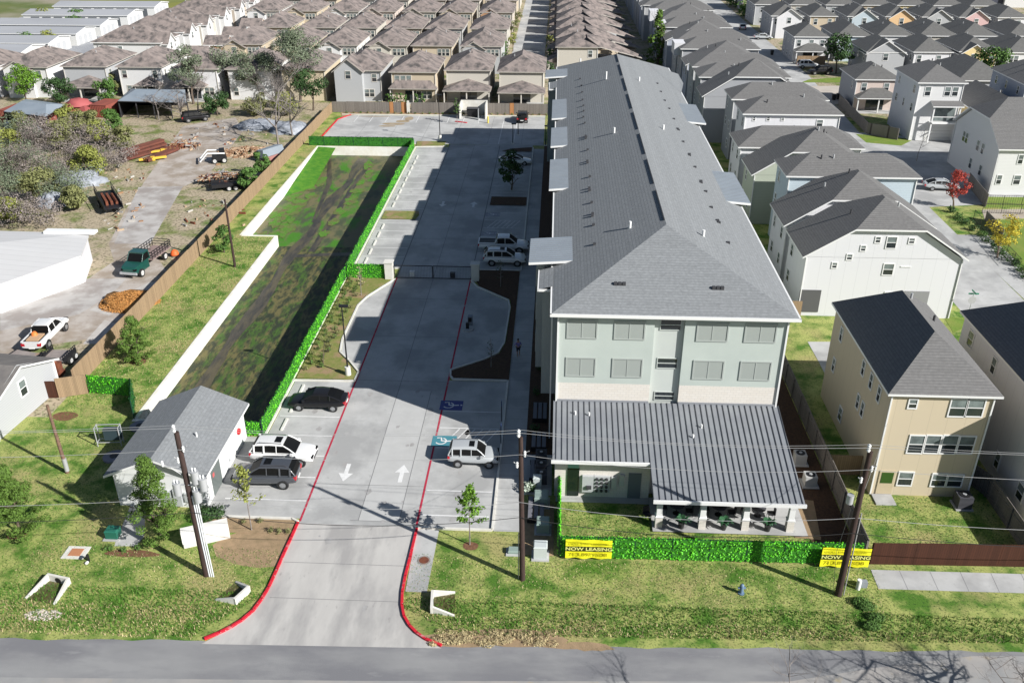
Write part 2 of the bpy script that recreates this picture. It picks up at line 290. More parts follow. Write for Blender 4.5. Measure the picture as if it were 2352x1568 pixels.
def house(label, cx, cy, W, D, eave, wall, rf, kind='hip', s=0.5, rz=0, oh=0.45, cat='house', group=None, name='house', floors=2, front=None, porch=None, gable=None, wins='flr', trim=None, fascia=None,
          garage=None, clip=0.45, vents=2, seed=0, wall_front=None, bigwin=None, nw=None, h0=0.0, gfill=None, dens=1.0):
    rn = random.Random(seed*7+int(abs(cx)*10)+int(abs(cy))); trim = trim or TRIM; fascia = fascia or TRIM
    t = thing(name, label, cat, (cx, cy, h0), rz, group)
    a, b = W/2, D/2; mb = MB(); wallbox(mb, -a, a, -b, b, 0, eave)
    if wall_front is not None:   # front face in another colour, 3 cm proud
        mb.add([(-a+0.01,-b-0.02,0),(a-0.01,-b-0.02,0),(a-0.01,-b-0.02,eave),(-a+0.01,-b-0.02,eave)], [(0,1,2,3)], 1)
    z0 = eave-0.02
    fs = roof_faces(-a-oh, a+oh, -b-oh, b+oh, eave+0.1, s, kind, clip)
    if kind in ('gable_y', 'jerk'):
        top = eave+a*s; mi = 1 if wall_front is not None else 0
        for sg in (-1, 1):
            y = sg*b - (0.02 if (sg < 0 and mi) else 0)
            if kind == 'gable_y': P = [(-a, y, z0), (a, y, z0), (0, y, top)]
            else:
                k = a*(1-clip)+0.1; P = [(-a, y, z0), (a, y, z0), (a-k, y, eave+k*s), (-a+k, y, eave+k*s)]
            mb.add(P, [tuple(range(len(P))) if sg < 0 else tuple(range(len(P)-1, -1, -1))], mi if sg < 0 else 0)
    if kind == 'gable_x':
        for sg in (-1, 1):
            P = [(sg*a, -b, z0), (sg*a, b, z0), (sg*a, 0, eave+b*s)]; mb.add(P, [(0, 1, 2) if sg > 0 else (2, 1, 0)], 0)
    mb.build('wall', [wall, wall_front or wall], t)
    rb = MB(); roof(rb, -a-oh, a+oh, -b-oh, b+oh, eave+0.1, s, kind, clip=clip); ro = rb.build('roof', [rf, fascia, trim], t)
    if kind in ('hip', 'jerk') or kind.startswith('gable'):
        tb = MB()   # downpipes at the front corners
        for sx in (-1, 1): tb.box(sx*(a-0.06)-0.05, sx*(a-0.06)+0.05, -b-0.11, -b-0.025, 0.1, eave-0.1)
        tb.build('downpipe', trim, t)
    fz = [eave-1.35-2.85*i for i in range(floors)]
    ww, wh = (nw or (0.85, 1.35))
    if 'f' in wins:
        xs = front if front is not None else [-a*0.5, a*0.5]
        for i, z in enumerate(fz):
            if z < 0.9 and (garage or porch): continue
            for x in (xs[i] if xs and isinstance(xs[0], (list, tuple)) else xs):
                if len(fz) > i: window(t, x, z, ww, wh, 'f', b+(0.02 if wall_front is not None else 0), 'dh', trim)
    for side in 'lr':
        if side in wins:
            for i, z in enumerate(fz):
                n = max(2, int(D/3.2*dens)); 
                for k in range(n):
                    if rn.random() < 0.35: continue
                    window(t, -b+D*(k+0.5)/n+rn.uniform(-.4, .4), z, 0.6 if rn.random() < .6 else 0.85, 1.2, side, a, 'dh', trim)
    if porch:   # (x0, x1, depth, z)
        px0, px1, pd, pz = porch
        pb = MB(); P = [(px0-.3, -b-pd, pz), (px1+.3, -b-pd, pz), (px1+.3, -b-0.02, pz), (px0-.3, -b-0.02, pz)]; hh = 1.35; cxp = (px0+px1)/2; hw = min((px1-px0)/2, pd)
        r0, r1 = (px0+hw, -b-0.02, pz+hh), (px1-hw, -b-0.02, pz+hh)
        if r1[0]-r0[0] < 0.05: r0 = r1 = (cxp, -b-0.02, pz+hh)
        tops = [(P[0], P[1], r1, r0) if r0 != r1 else (P[0], P[1], r0), (P[1], P[2], r1), (P[3], P[0], r0)]
        for f in tops: pb.add(f, [tuple(range(len(f)))], 0)
        pb.prism([(p[0], p[1]) for p in P], pz-0.16, pz-0.005, 1); pb.build('porch_roof', [rf, fascia], t)
        for x in (px0, (px0+px1)/2, px1):
            q = MB(); q.box(x-.1, x+.1, -b-pd+.25, -b-pd+.45, 0, pz-0.16); q.build('post', trim, t)
        dk = MB(); dk.box(px0, px1, -b-pd+.2, -b-.01, 0, 0.15); dk.build('porch_floor', CONC, t)
        dd = MB(); dd.box(cxp-1.6, cxp+1.6, -b-0.05, -b-0.005, 0.1, 2.3); dd.build('patio_door', GLASS, t)
    if gable:   # cross gable on the front: (x0, x1, out, z, mat)
        gx0, gx1, out, gz, gm = gable[:5]; gs = gable[5] if len(gable) > 5 else 0.62; gb = MB(); y = -b-out; h = (gx1-gx0)/2*gs; xm = (gx0+gx1)/2; bot = gable[6] if len(gable) > 6 else 0
        gb.add([(gx0,y,bot),(gx1,y,bot),(gx1,y,gz),(xm,y,gz+h),(gx0,y,gz)], [(0,1,2,3,4)], 0)
        gb.add([(gx0,y,bot),(gx0,-b,bot),(gx0,-b,gz),(gx0,y,gz),(gx1,y,bot),(gx1,-b,bot),(gx1,-b,gz),(gx1,y,gz)], [(1,0,3,2),(4,5,6,7)], 0)
        gb.build('front_gable', gm, t); g2 = MB(); roof(g2, gx0-.4, gx1+.4, y-.4, -b+min(b, h/s*1.02+oh), gz-.22+.12, gs, 'gable_y', th=.16); g2.build('gable_roof', [rf, fascia, trim], t)
        window(t, xm, min(gz-0.7, gz-0.6), ww*1.1, wh, 'f', -y, 'dh', trim)
    if garage:  # (x, w)
        g3 = MB(); gx, gw = garage; g3.box(gx-gw/2, gx+gw/2, -b-0.06, -b-0.005, 0.02, 2.2)
        for k in range(1, 4): g3.box(gx-gw/2+.06, gx+gw/2-.06, -b-0.066, -b-0.061, 0.55*k-.015, 0.55*k+.015, 1)
        g3.build('garage_door', [plain('garage_panel', (.6, .6, .58)), JOINT_AND_SHADE], t)
    for k in range(vents):
        v = MB(); vx = rn.uniform(-a*.55, a*.55); vy = rn.uniform(-b*.5, b*.5)
        zt = max_z(fs, vx, vy); v.cyl(vx, vy, zt-.1, zt+.45, .09, n=6); v.build('vent_pipe', GALV if k % 2 == 0 else TRIM_D, ro)
    return t
def max_z(fs, x, y):
    for f in fs:
        p = [Vector(q) for q in f]; n = (p[1]-p[0]).cross(p[2]-p[0])
        if abs(n.z) < 1e-6: continue
        ins = True; m = len(p)
        for i in range(m):
            a, b = p[i], p[(i+1) % m]
            if ((b.x-a.x)*(y-a.y)-(b.y-a.y)*(x-a.x)) < -1e-6: ins = False; break
        if ins: return p[0].z-(n.x*(x-p[0].x)+n.y*(y-p[0].y))/n.z
    return max(q[2] for f in fs for q in f)
# ------------------------------------------------------------------ fences
def fence(name, label, pts, h, m, group=None, cat='fence', th=0.05, posts=True, panel='board_panel', gaps=0):
    o = Vector((*pts[0][:2], 0)); t = thing(name, label, cat, o, 0, group); rn = random.Random(int(abs(o.x*9+o.y)))
    for i in range(len(pts)-1):
        a, b = Vector((*pts[i][:2], 0))-o, Vector((*pts[i+1][:2], 0))-o; d = b-a; L = d.length; d /= L; n = Vector((-d.y, d.x, 0))
        p = MB(); k = max(1, int(L/2.44)); 
        for j in range(k):
            q0, q1 = a+d*(L*j/k), a+d*(L*(j+1)/k-0.012); dz = rn.uniform(-.03, .03)
            p.obox((q0+q1)/2+Vector((0, 0, 0.02)), d*(q1-q0).length/2, n*th/2, h+dz)
        p.build(panel, m, t)
        if posts:
            ps = MB()
            for j in range(k+1): q = a+d*(L*j/k); ps.obox(q+n*(th/2+.05), d*.045, n*.045, h-0.05)
            for zz in (0.35, h-0.4): ps.obox((a+b)/2+n*(th/2+.025)+Vector((0, 0, zz)), d*L/2, n*.02, 0.09)
            ps.build('rail_frame', m, t)
    return t
def ivy_fence(name, label, pts, h, group=None, dens=70, sides=(1, -1), seed=1, lf=None):
    rn = random.Random(seed); o = Vector((*pts[0][:2], 0)); t = thing(name, label, 'ivy screen', o, 0, group)
    core = MB(); lv = MB(); fr = MB()
    for i in range(len(pts)-1):
        a, b = Vector((*pts[i][:2], 0))-o, Vector((*pts[i+1][:2], 0))-o; d = b-a; L = d.length; d /= L; n = Vector((-d.y, d.x, 0))
        core.obox((a+b)/2+Vector((0, 0, 0.05)), d*L/2, n*.02, h-.05)
        for j in range(int(L/2.4)+2): q = a+d*min(L, j*2.4); fr.obox(q, d*.03, n*.035, h+.05)
        for j in range(int(L*h*dens)):
            sd = rn.choice(sides) if rn.random() < .93 else 0; u = rn.uniform(0, L); z = rn.uniform(.04, h) if sd else h+rn.uniform(-.03, .06)
            c = a+d*u+n*(sd*rn.uniform(.03, .12))+Vector((0, 0, z)); nn = (n*(sd or rn.choice((1, -1)))*rn.uniform(.6, 1)+d*rn.uniform(-.7, .7)+Vector((0, 0, rn.uniform(-.2, .9)))).normalized()
            e = nn.orthogonal().normalized(); e = (Matrix.Rotation(rn.uniform(0, 6.3), 3, nn) @ e); g = nn.cross(e); s = rn.uniform(.045, .085)
            lv.add([c-e*s, c+g*s*.7, c+e*s, c-g*s*.7], [(0, 1, 2, 3)])
    for i in range(len(pts)-1): fr.obox((Vector((*pts[i][:2], 0))+Vector((*pts[i+1][:2], 0)))/2-o+Vector((0, 0, h-.04)), (Vector((*pts[i+1][:2], 0))-Vector((*pts[i][:2], 0)))/2, (Vector((*pts[i+1][:2], 0))-Vector((*pts[i][:2], 0))).normalized().cross(Vector((0, 0, 1)))*.03, .04)
    core.build('backing', plain('ivy_backing', (.03, .17, .012), .8), t); fr.build('frame', plain('ivy_frame', (.01, .05, .03)), t); lv.build('leaves', lf or LF['ivy'], t); return t
# ------------------------------------------------------------------ plants
def leaf_cloud(mb, rn, clumps, n, size, flat=0.35, up=0.3):
    """n small leaves spread over clumps (centre, radii)"""
    tot = sum(c[1][0]*c[1][1]+.01 for c in clumps)
    for c, r in clumps:
        for _ in range(int(n*(r[0]*r[1]+.01)/tot)):
            th = rn.uniform(0, 6.283); zz = rn.uniform(-1, 1); q = math.sqrt(1-zz*zz); k = rn.uniform(.45, 1)**.5
            dr = Vector((math.cos(th)*q, math.sin(th)*q, zz)); p = Vector(c)+Vector((dr.x*r[0], dr.y*r[1], dr.z*r[2]))*k
            nn = (dr+Vector((rn.uniform(-.8, .8), rn.uniform(-.8, .8), rn.uniform(-.5, .8)+up))).normalized(); e = nn.orthogonal().normalized(); e = Matrix.Rotation(rn.uniform(0, 6.3), 3, nn) @ e; g = nn.cross(e); s = size*rn.uniform(.6, 1.4)
            mb.add([p-e*s, p+g*s*.55, p+e*s, p-g*s*.55], [(0, 1, 2, 3)])
def limb_tree(mb, rn, base, h, r, spread, levels=3, first=0.3, tips=None, up=0.6, kids=4, taper=.55):
    """recursive limbs; tips collects branch ends"""
    def grow(p, d, L, rad, lv):
        pts = [p]; rs = [rad]; q = p
        for i in range(3):
            d = (d+Vector((rn.uniform(-.22, .22), rn.uniform(-.22, .22), rn.uniform(-.05, .16)))).normalized(); q = q+d*L/3; pts.append(q); rs.append(rad*(1-.22*(i+1)))
        mb.tube(pts, rs, 5 if lv > 1 else 3, cap=False)
        if lv <= 0:
            if tips is not None: tips.append(q)
            return
        for k in range(kids if lv > 1 else kids-1):
            f = rn.uniform(first, 1) if lv == levels else rn.uniform(.25, 1); i = min(2, int(f*3)); pp = pts[i].lerp(pts[i+1], f*3-i if f < 1 else 1)
            az = rn.uniform(0, 6.283); nd = (d*up*.5+Vector((math.cos(az)*spread, math.sin(az)*spread, rn.uniform(.2, .9)*up))).normalized()
            grow(pp, nd, L*rn.uniform(.45, .72), rs[i]*taper, lv-1)
        if tips is not None: tips.append(q)
    grow(Vector(base), Vector((rn.uniform(-.06, .06), rn.uniform(-.06, .06), 1)).normalized(), h*.62, r, levels)
def tree(name, label, p, h, rad, leaf, n=2500, size=.13, cat='tree', group=None, bark=None, trunk=.35, seed=0, gaps=.8, r0=None, shape='round', levels=2):
    rn = random.Random(seed*13+int(abs(p[0]*31+p[1]*17))); t = thing(name, label, cat, (p[0], p[1], 0), 0, group); tb = MB(); lb = MB(); tips = []
    limb_tree(tb, rn, (0, 0, -.05), h*.95, r0 or h*.022+.02, .75*rad/h*2.2, levels, trunk, tips, kids=5)
    cl = []
    if shape == 'cone':
        for k in range(90):
            z = h*(trunk*.5+(.98-trunk*.5)*(k+.5)/90); q = rad*(1-(z/h)**1.6)*rn.uniform(.25, .95)+.05; a = rn.uniform(0, 6.283); cl.append(((math.cos(a)*q, math.sin(a)*q, z), (rad*.2, rad*.2, h*.045)))
    else:
        for k in range(int(20*gaps)+6):
            z = rn.uniform(-1, 1); a = rn.uniform(0, 6.283); q = math.sqrt(1-z*z)*rn.uniform(.3, .85); s = rad*rn.uniform(.22, .42)
            cl.append(((math.cos(a)*q*rad, math.sin(a)*q*rad, h*(trunk+(1-trunk)*.5)+z*h*(1-trunk)*.42), (s, s, s*.75)))
    leaf_cloud(lb, rn, cl, n, size)
    tb.build('trunk', bark or BARK, t); lb.build('crown', leaf, t); return t
def young_tree(name, label, p, h, leaf, n=260, size=.1, seed=0, group=None, rad=1.0, bark=None, lo=.35):
    """nursery tree: thin stem, short open branches, sparse leaves"""
    rn = random.Random(seed+5); t = thing(name, label, 'tree', (p[0], p[1], 0), 0, group); tb = MB(); lb = MB()
    tb.tube([(0, 0, -.05), (.03, 0, h*.5), (0, .03, h)], [.05, .035, .012], 6); 
    for k in range(26):
        z = h*rn.uniform(lo, .97); a = rn.uniform(0, 6.283); L = rad*(1.15-z/h)*rn.uniform(.7, 1.3)*1.2; e = Vector((math.cos(a)*L, math.sin(a)*L, z+L*.55)); m_ = Vector((math.cos(a)*L*.5, math.sin(a)*L*.5, z+L*.2))
        tb.tube([(0, 0, z), m_, e], [.018, .012, .005], 3, cap=False)
        for j in range(max(1, n//26)):
            f = rn.uniform(.25, 1.05); c = Vector((0, 0, z)).lerp(e, f)+Vector((rn.uniform(-.16, .16), rn.uniform(-.16, .16), rn.uniform(-.14, .14))); nn = Vector((rn.uniform(-1, 1), rn.uniform(-1, 1), rn.uniform(0, 1.4))).normalized(); e1 = nn.orthogonal().normalized(); g = nn.cross(e1); s = size*rn.uniform(.6, 1.3)
            lb.add([c-e1*s, c+g*s*.6, c+e1*s, c-g*s*.6], [(0, 1, 2, 3)])
    tb.build('trunk', bark or BARK_G, t)
    if n: lb.build('crown', leaf, t)
    return t
def bare_tree(name, label, p, h, r, seed=0, spread=.7, levels=4, group=None, m=None, kids=4, first=.25, up=.6):
    rn = random.Random(seed+77); t = thing(name, label, 'tree', (p[0], p[1], 0), 0, group); tb = MB(); limb_tree(tb, rn, (0, 0, -.1), h, r, spread, levels, first, None, up, kids, .66); tb.build('trunk', m or BARK_G, t); return t
def bush(name, label, p, r, h, leaf, n=300, size=.08, group=None, seed=0, cat='shrub', twigs=0):
    rn = random.Random(seed*3+int(abs(p[0]*7+p[1]*5))); t = thing(name, label, cat, (p[0], p[1], p[2] if len(p) > 2 else 0), 0, group); lb = MB(); cl = []
    for k in range(7): a = rn.uniform(0, 6.283); q = rn.uniform(0, .55)*r; cl.append(((math.cos(a)*q, math.sin(a)*q, h*rn.uniform(.3, .65)), (r*.5, r*.5, h*.4)))
    leaf_cloud(lb, rn, cl, n, size); lb.build('foliage', leaf, t); sb = MB()
    for k in range(5+twigs): a = rn.uniform(0, 6.283); q = r*rn.uniform(.3, 1 if twigs else .6); sb.tube([(0, 0, 0), (math.cos(a)*q*.5, math.sin(a)*q*.5, h*.5), (math.cos(a)*q, math.sin(a)*q, h*rn.uniform(.7, 1.1 if twigs else .8))], [.03 if twigs else .02, .016, .006], 3, cap=False)
    sb.build('stem', BARK_G if twigs else BARK, t); return t
# ------------------------------------------------------------------ vehicles (front = +x, wheels on z=0)
def wheel(par, x, y, r, w_=.22, side=1, rimc=None):
    t = MB(); t.tube([(x, y-w_/2, r), (x, y+w_/2, r)], [r, r], 16); o = t.build('wheel', RUBBER, par)
    k = MB(); yy = y+side*(w_/2+.004); n = 14
    k.tube([(x, yy-side*.03, r), (x, yy, r)], [r*.66, r*.62], n)
    for j in range(5):
        a = j*1.2566; k.obox((x+math.cos(a)*r*.3, yy+side*.006, r+math.sin(a)*r*.3-.0), (math.cos(a)*r*.3, 0, 0), (0, .006, 0), .05, 1)
    k.build('rim', [rimc or plain('rim_metal', (.35, .36, .37), .3, .8), plain('rim_spoke', (.6, .6, .62), .3, .7)], o)
    return o
def vehicle(name, label, cat, p, rz, kind, col, group=None, sunroof=False, rack=False, coat=1.0):
    t = thing(name, label, cat, (p[0], p[1], p[2] if len(p) > 2 else .01), rz, group)
    pm = mat('paint_'+col[0], col[1], rough=.3, spec=.5 if col[1][0] > .03 else .25, coat=coat if col[1][0] > .03 else .25)
    S = {'sedan': dict(L=4.85, W=1.84, wr=.33, f=1.45, r=-1.4, top=[(-2.42,.62,.92),(-2.36,.5,.98),(-1.75,.3,1.02),(-1.2,.28,.98),(.9,.28,.93),(1.5,.3,.86),(2.2,.36,.72),(2.42,.5,.6)], cab=[(-2.05,1.0),(-1.5,1.24),(-.95,1.39),(-.3,1.45),(.25,1.42),(1.2,.95)], pil=[-.3,-1.15]),
         'suv': dict(L=4.8, W=1.93, wr=.38, f=1.45, r=-1.42, top=[(-2.4,.5,1.05),(-2.33,.4,1.1),(-1.5,.32,1.12),(1.0,.32,1.08),(1.7,.36,1.02),(2.25,.42,.9),(2.4,.5,.7)], cab=[(-2.36,1.12),(-2.2,1.5),(-1.9,1.68),(-.8,1.76),(.2,1.72),(1.12,1.1)], pil=[-1.25,-.3,-2.0]),
         'boxy': dict(L=4.15, W=1.82, wr=.34, f=1.3, r=-1.25, top=[(-2.08,.45,1.0),(-2.0,.36,1.06),(.7,.3,1.05),(1.3,.32,1.03),(1.9,.4,.9),(2.08,.5,.66)], cab=[(-2.04,1.06),(-1.9,1.45),(-1.75,1.6),(-.6,1.65),(.3,1.61),(.95,1.05)], pil=[-1.0,-.15,-1.7]),
         'pickup': dict(L=5.9, W=2.02, wr=.42, f=1.85, r=-1.75, top=[(-2.95,.6,1.12),(-2.88,.55,1.16),(-.7,.5,1.17),(1.4,.5,1.17),(2.2,.5,1.12),(2.8,.52,1.02),(2.95,.62,.8)], cab=[(-.98,1.16),(-.85,1.7),(-.7,1.82),(0,1.88),(.7,1.85),(1.55,1.18)], pil=[.2,-.75])}[kind]
    W = S['W']; h = W/2; rings = []
    for i, (x, zb, zt) in enumerate(S['top']):
        e = .86 if i in (0, len(S['top'])-1) else (.98 if i in (1, len(S['top'])-2) else 1.03); hw = h*e; zm = (zb+zt)/2
        rings.append([(x, -hw*.93, zb), (x, -hw, zm-.1), (x, -hw*.985, zt-.13), (x, -hw*.86, zt), (x, 0, zt+.025), (x, hw*.86, zt), (x, hw*.985, zt-.13), (x, hw, zm-.1), (x, hw*.93, zb)])
    b = MB(); b.loft(rings, smooth=True); body = b.build('body', pm, t)
    mod = body.modifiers.new('soft', 'SUBSURF'); mod.levels = mod.render_levels = 2
    cb = S['cab']; x0, x1 = cb[0][0], cb[-1][0]; zb0, zb1 = cb[0][1], cb[-1][1]
    g = MB(); bw, tw = h*.90, h*.74; N = len(cb)
    lower = [(c_[0], zb0-.03 if i < N-2 else zb1-.03) for i, c_ in enumerate(cb)]
    L_ = [[(lower[i][0], sg*bw, lower[i][1]) for i in range(N)] for sg in (-1, 1)]; T_ = [[(cb[i][0], sg*tw if 1 < i < N-1 else sg*(tw*.5+bw*.48) if i == 1 else sg*bw*.95, cb[i][1]) for i in range(N)] for sg in (-1, 1)]
    vs = L_[0]+T_[0]+L_[1]+T_[1]; fs = []
    for i in range(N-1): fs += [(i, i+1, N+1+i, N+i), (2*N+1+i, 2*N+i, 3*N+i, 3*N+1+i), (N+i, N+1+i, 3*N+1+i, 3*N+i)]
    g.add(vs, fs); glass = g.build('windows', plain('car_glass', (.012, .014, .016), .06, spec=.9), t)
    rf = MB(); k = .02   # roof skin, pillars and rails in body colour, proud of the glass
    rr = [[(cb[i][0], sy*tw*k1, cb[i][1]+zz) for sy, k1, zz in ((-1, 1.03, -.04), (-1, .98, .03), (-1, .6, .055), (1, .6, .055), (1, .98, .03), (1, 1.03, -.04))] for i in range(2, N-1)]
    rf.loft(rr, smooth=True)
    for sg in (-1, 1):
        for (xa, za, xb, zb_) in ((x0, zb0, cb[2][0], cb[2][1]), (x1, zb1, cb[-2][0], cb[-2][1])):
            rf.tube([(xa, sg*bw*.955, za), ((xa+xb)/2, sg*(bw*.96+tw)/2, (za+zb_)/2+.05), (xb, sg*tw*.985, zb_+.01)], .06, 5)
        for px in S['pil']: rf.tube([(px, sg*(bw+.002), zb0-.02), (px, sg*(tw+.01), cb[3][1]-.06)], .045 if px > -.9 else .09, 4)
        rf.tube([(c_[0], sg*(tw+.01), c_[1]-.02) for c_ in cb[2:-1]], .05, 5); rf.tube([(c_[0], sg*(bw+.0), zb0+.01) for c_ in cb[:-1]]+[(x1, sg*bw, zb1)], .035, 5)
    rf.build('car_roof', pm, t)
    if sunroof: q = MB(); zs = cb[-2][1]+.085; q.box(cb[-2][0]-.85, cb[-2][0]-.22, -.38, .38, zs-.06, zs); q.build('sunroof', plain('car_glass', (0, 0, 0)), t)
    if rack:
        for sg in (-1, 1): q = MB(); q.tube([(cb[2][0]+.1, sg*tw*.85, cb[2][1]+.05), (cb[2][0]+.3, sg*tw*.85, cb[3][1]+.1), (cb[-2][0]-.1, sg*tw*.85, cb[-2][1]+.1)], .025, 5); q.build('roof_rail', TRIM_D, t)
    for x in (S['f'], S['r']):
        for sg in (-1, 1):
            wheel(t, x, sg*(h-.07), S['wr'], side=sg)
            ar = MB(); ar.tube([(x, sg*(h-.08), S['wr']+.02), (x, sg*(h+.003), S['wr']+.02)], S['wr']*1.16, 16); ar.build('wheel_arch', TRIM_D, t)
    fx, rx = S['top'][-2][0], S['top'][1][0]; fz, rzz = S['top'][-2][2], S['top'][1][2]
    for sg in (-1, 1):
        q = MB(); q.box(fx-.05, fx+.14, sg*h*.62-.22, sg*h*.62+.22, fz-.22, fz-.08); q.build('headlight', plain('lamp_clear', (.6, .62, .64), .15, spec=.8), t)
        q = MB(); q.box(rx-.085, rx+.10, sg*h*.74-.17, sg*h*.74+.17, rzz-.34, rzz-.08); q.build('tail_light', plain('lamp_red', (.45, .02, .03), .25), t)
        q = MB(); q.box(x1-.32, x1-.12, sg*(h+.08)-.09, sg*(h+.08)+.09, zb1+.0, zb1+.14); q.build('mirror', pm, t)
    q = MB(); q.box(fx+.02, S['top'][-1][0]+.02, -h*.55, h*.55, S['top'][-1][1]-.02, S['top'][-1][1]+.13); q.build('bumper', TRIM_D, t)
    q = MB(); q.box(rx-.1, rx-.03, -.27, .27, .55, .68); q.build('number_plate', WHITE_P, t)
    if kind == 'pickup':
        q = MB(); q.box(-2.82, -1.02, -h*.80, h*.80, 1.19, 1.205, 0)
        for sg in (-1, 1): q.box(-2.9, -.98, sg*h*.86-.06, sg*h*.86+.06, 1.15, 1.27, 1)
        q.box(-2.95, -2.84, -h*.8, h*.8, 1.12, 1.26, 1); q.build('truck_bed', [BLACKM, pm], t)
    return t
# ================================================================== THE SETTING
BX0, BX1, BXM, BY0, BYM, BY1 = -38.0, -22.75, -33.6, 60.4, 101.6, 140.7      # detention basin outline
gm = MB()
def quad(mb, x0, x1, y0, y1, z, mi=0): mb.add([(x0,y0,z),(x1,y0,z),(x1,y1,z),(x0,y1,z)], [(0,1,2,3)], mi)
quad(gm, -60, 60, 8, BY0, 0); quad(gm, -41, BXM, BY0, BYM, 0); quad(gm, -41, BX0, BYM, BY1, 0); quad(gm, BX1, 60, BY0, BY1, 0); quad(gm, -41, 60, BY1, 164, 0)
quad(gm, -130, -41, BY0, 164, 0, 1); quad(gm, -130, -60, 8, BY0, 0, 1); quad(gm, 60, 140, 8, 164, 0, 0)
quad(gm, -160, 150, 164, 420, 0, 1); quad(gm, -900, 900, -300, 8, 0, 2); quad(gm, -900, -130, 8, 164, 0, 2); quad(gm, 140, 900, 8, 164, 0, 2)
quad(gm, -900, -160, 164, 420, 0, 2); quad(gm, 150, 900, 164, 420, 0, 2); quad(gm, -3000, 3000, 420, 4000, 0, 2)
struct('ground', gm, [G_FRONT, G_ROUGH, G_FAR])
# detention basin: floor, wet channel, white retaining walls
FLOOR = mat('basin_moss', (0.14,0.125,0.05), (0.06,0.12,0.022), scale=0.5, c3=(0.035,0.045,0.025), scale3=0.8, bump=0.7, bscale=7, c4=(0.03,0.035,0.02), s4=2.6, a4=(0.52,0.68), stretch=(1.9,0.6,1), amt=(0.46,0.58), rough=.6)
FL2 = mat('basin_moss_far', (0.155,0.14,0.07), (0.06,0.19,0.016), scale=0.25, c3=(0.07,0.085,0.045), scale3=0.35, bump=0.5, bscale=6, amt=(0.49,0.60), amt3=(.5,.62), stretch=(1.5,.7,1), rough=.55)
bf = MB(); zf = -1.35
quad(bf, BXM, BX1, BY0, BYM, zf, 0); quad(bf, BX0, BX1, BYM, BY1, zf, 1); struct('basin_floor', bf, [FLOOR, FL2])
ms = MB(); r_ = random.Random(21)
for k in range(34):
    x, y = (-37.2+r_.uniform(0, 3.2), 104+k*1.1) if k < 26 else (-28.6+r_.uniform(-.5, .5), 106+(k-26)*4.2); n_ = 18; q = [r_.uniform(.6, 1.15) for _ in range(n_)]; rx, ry = r_.uniform(.5, 1.3), r_.uniform(1.2, 2.6)
    ms.add([(max(BX0+.02, x+rx*q[i]*math.cos(6.283*i/n_)), y+ry*q[i]*math.sin(6.283*i/n_), zf+.03+.004*(k % 7)) for i in range(n_)], [tuple(range(n_))])
struct('moss_patch', ms, mat('vivid_moss', (.06,.22,.014), (.12,.2,.04), scale=1.5, c3=(.13,.13,.05), scale3=.8, bump=1, bscale=14))
CH = mat('wet_mud', (0.035,0.035,0.03), (0.075,0.065,0.05), scale=0.9, rough=0.35, c3=(0.10,0.085,0.05), scale3=.5, stretch=(2.5,.5,1), bump=.4, bscale=8)
def ribbon(mb, pts, wds, z, mi=0):
    L, Rr = [], []
    for i, p in enumerate(pts):
        p = Vector((p[0], p[1], 0)); d = Vector((*pts[min(i+1, len(pts)-1)][:2], 0))-Vector((*pts[max(i-1, 0)][:2], 0)); d.normalize(); n = Vector((-d.y, d.x, 0)); w_ = wds[i] if isinstance(wds, (list, tuple)) else wds
        L.append(p+n*w_/2); Rr.append(p-n*w_/2)
    vs = [(q.x, q.y, z) for q in L]+[(q.x, q.y, z) for q in Rr]; n = len(pts)
    mb.add(vs, [(i, n+i, n+i+1, i+1) for i in range(n-1)], mi)
rn = random.Random(4); ch = MB()
P = [(-31.2+0.25*math.sin(y*.31)+rn.uniform(-.12, .12)+.9*max(0, (y-100)/40), y) for y in range(61, 140, 2)]
ribbon(ch, P, [1.3+.35*math.sin(y*.7)+rn.uniform(-.2, .2) for y in range(len(P))], zf+.01)
ribbon(ch, [(-31, 98.5), (-27, 99.2), (-22.8, 99.6)], [1.0, .9, 1.1], zf+.016); ribbon(ch, [(-29.2+.1*math.sin(y), y) for y in range(100, 139, 3)], .8, zf+.014)
ribbon(ch, [(-35.9, 139), (-33, 126), (-31.5, 110)], [.5, .8, .3], zf+.02)
o = struct('drainage_channel', ch, CH)
wl = MB()
for x0, x1, y0, y1 in ((BX0-.3, BX0, BYM, BY1+.3), (BX0, BXM, BYM-.3, BYM), (BXM-.3, BXM, BY0, BYM-.3), (BX1, BX1+.25, BY0, BY1+.3), (BX0, BX1, BY1, BY1+.3), (BXM-.3, BX1+.25, BY0-.3, BY0)): wl.box(x0, x1, y0, y1, zf-.1, 0.06)
struct('basin_wall', wl, mat('basin_concrete', (0.80,0.79,0.74), (0.68,0.65,0.56), scale=0.8, c3=(.5,.46,.36), scale3=.5, amt3=(.62,.8)))
# sloping grass apron inside the far left corner and mossy toe along the walls
ap = MB(); ap.add([(BX0, 126, zf+.5), (BX0, BY1, 0.02), (-35.2, BY1, -.15), (-34.9, 124, zf+.03), (BX0, 120, zf+.03)], [(0, 4, 3, 2, 1)]); struct('grass_apron', ap, mat('bright_grass', (0.04,0.17,0.012), (0.10,0.24,0.02), scale=1.2, bump=1, bscale=14))
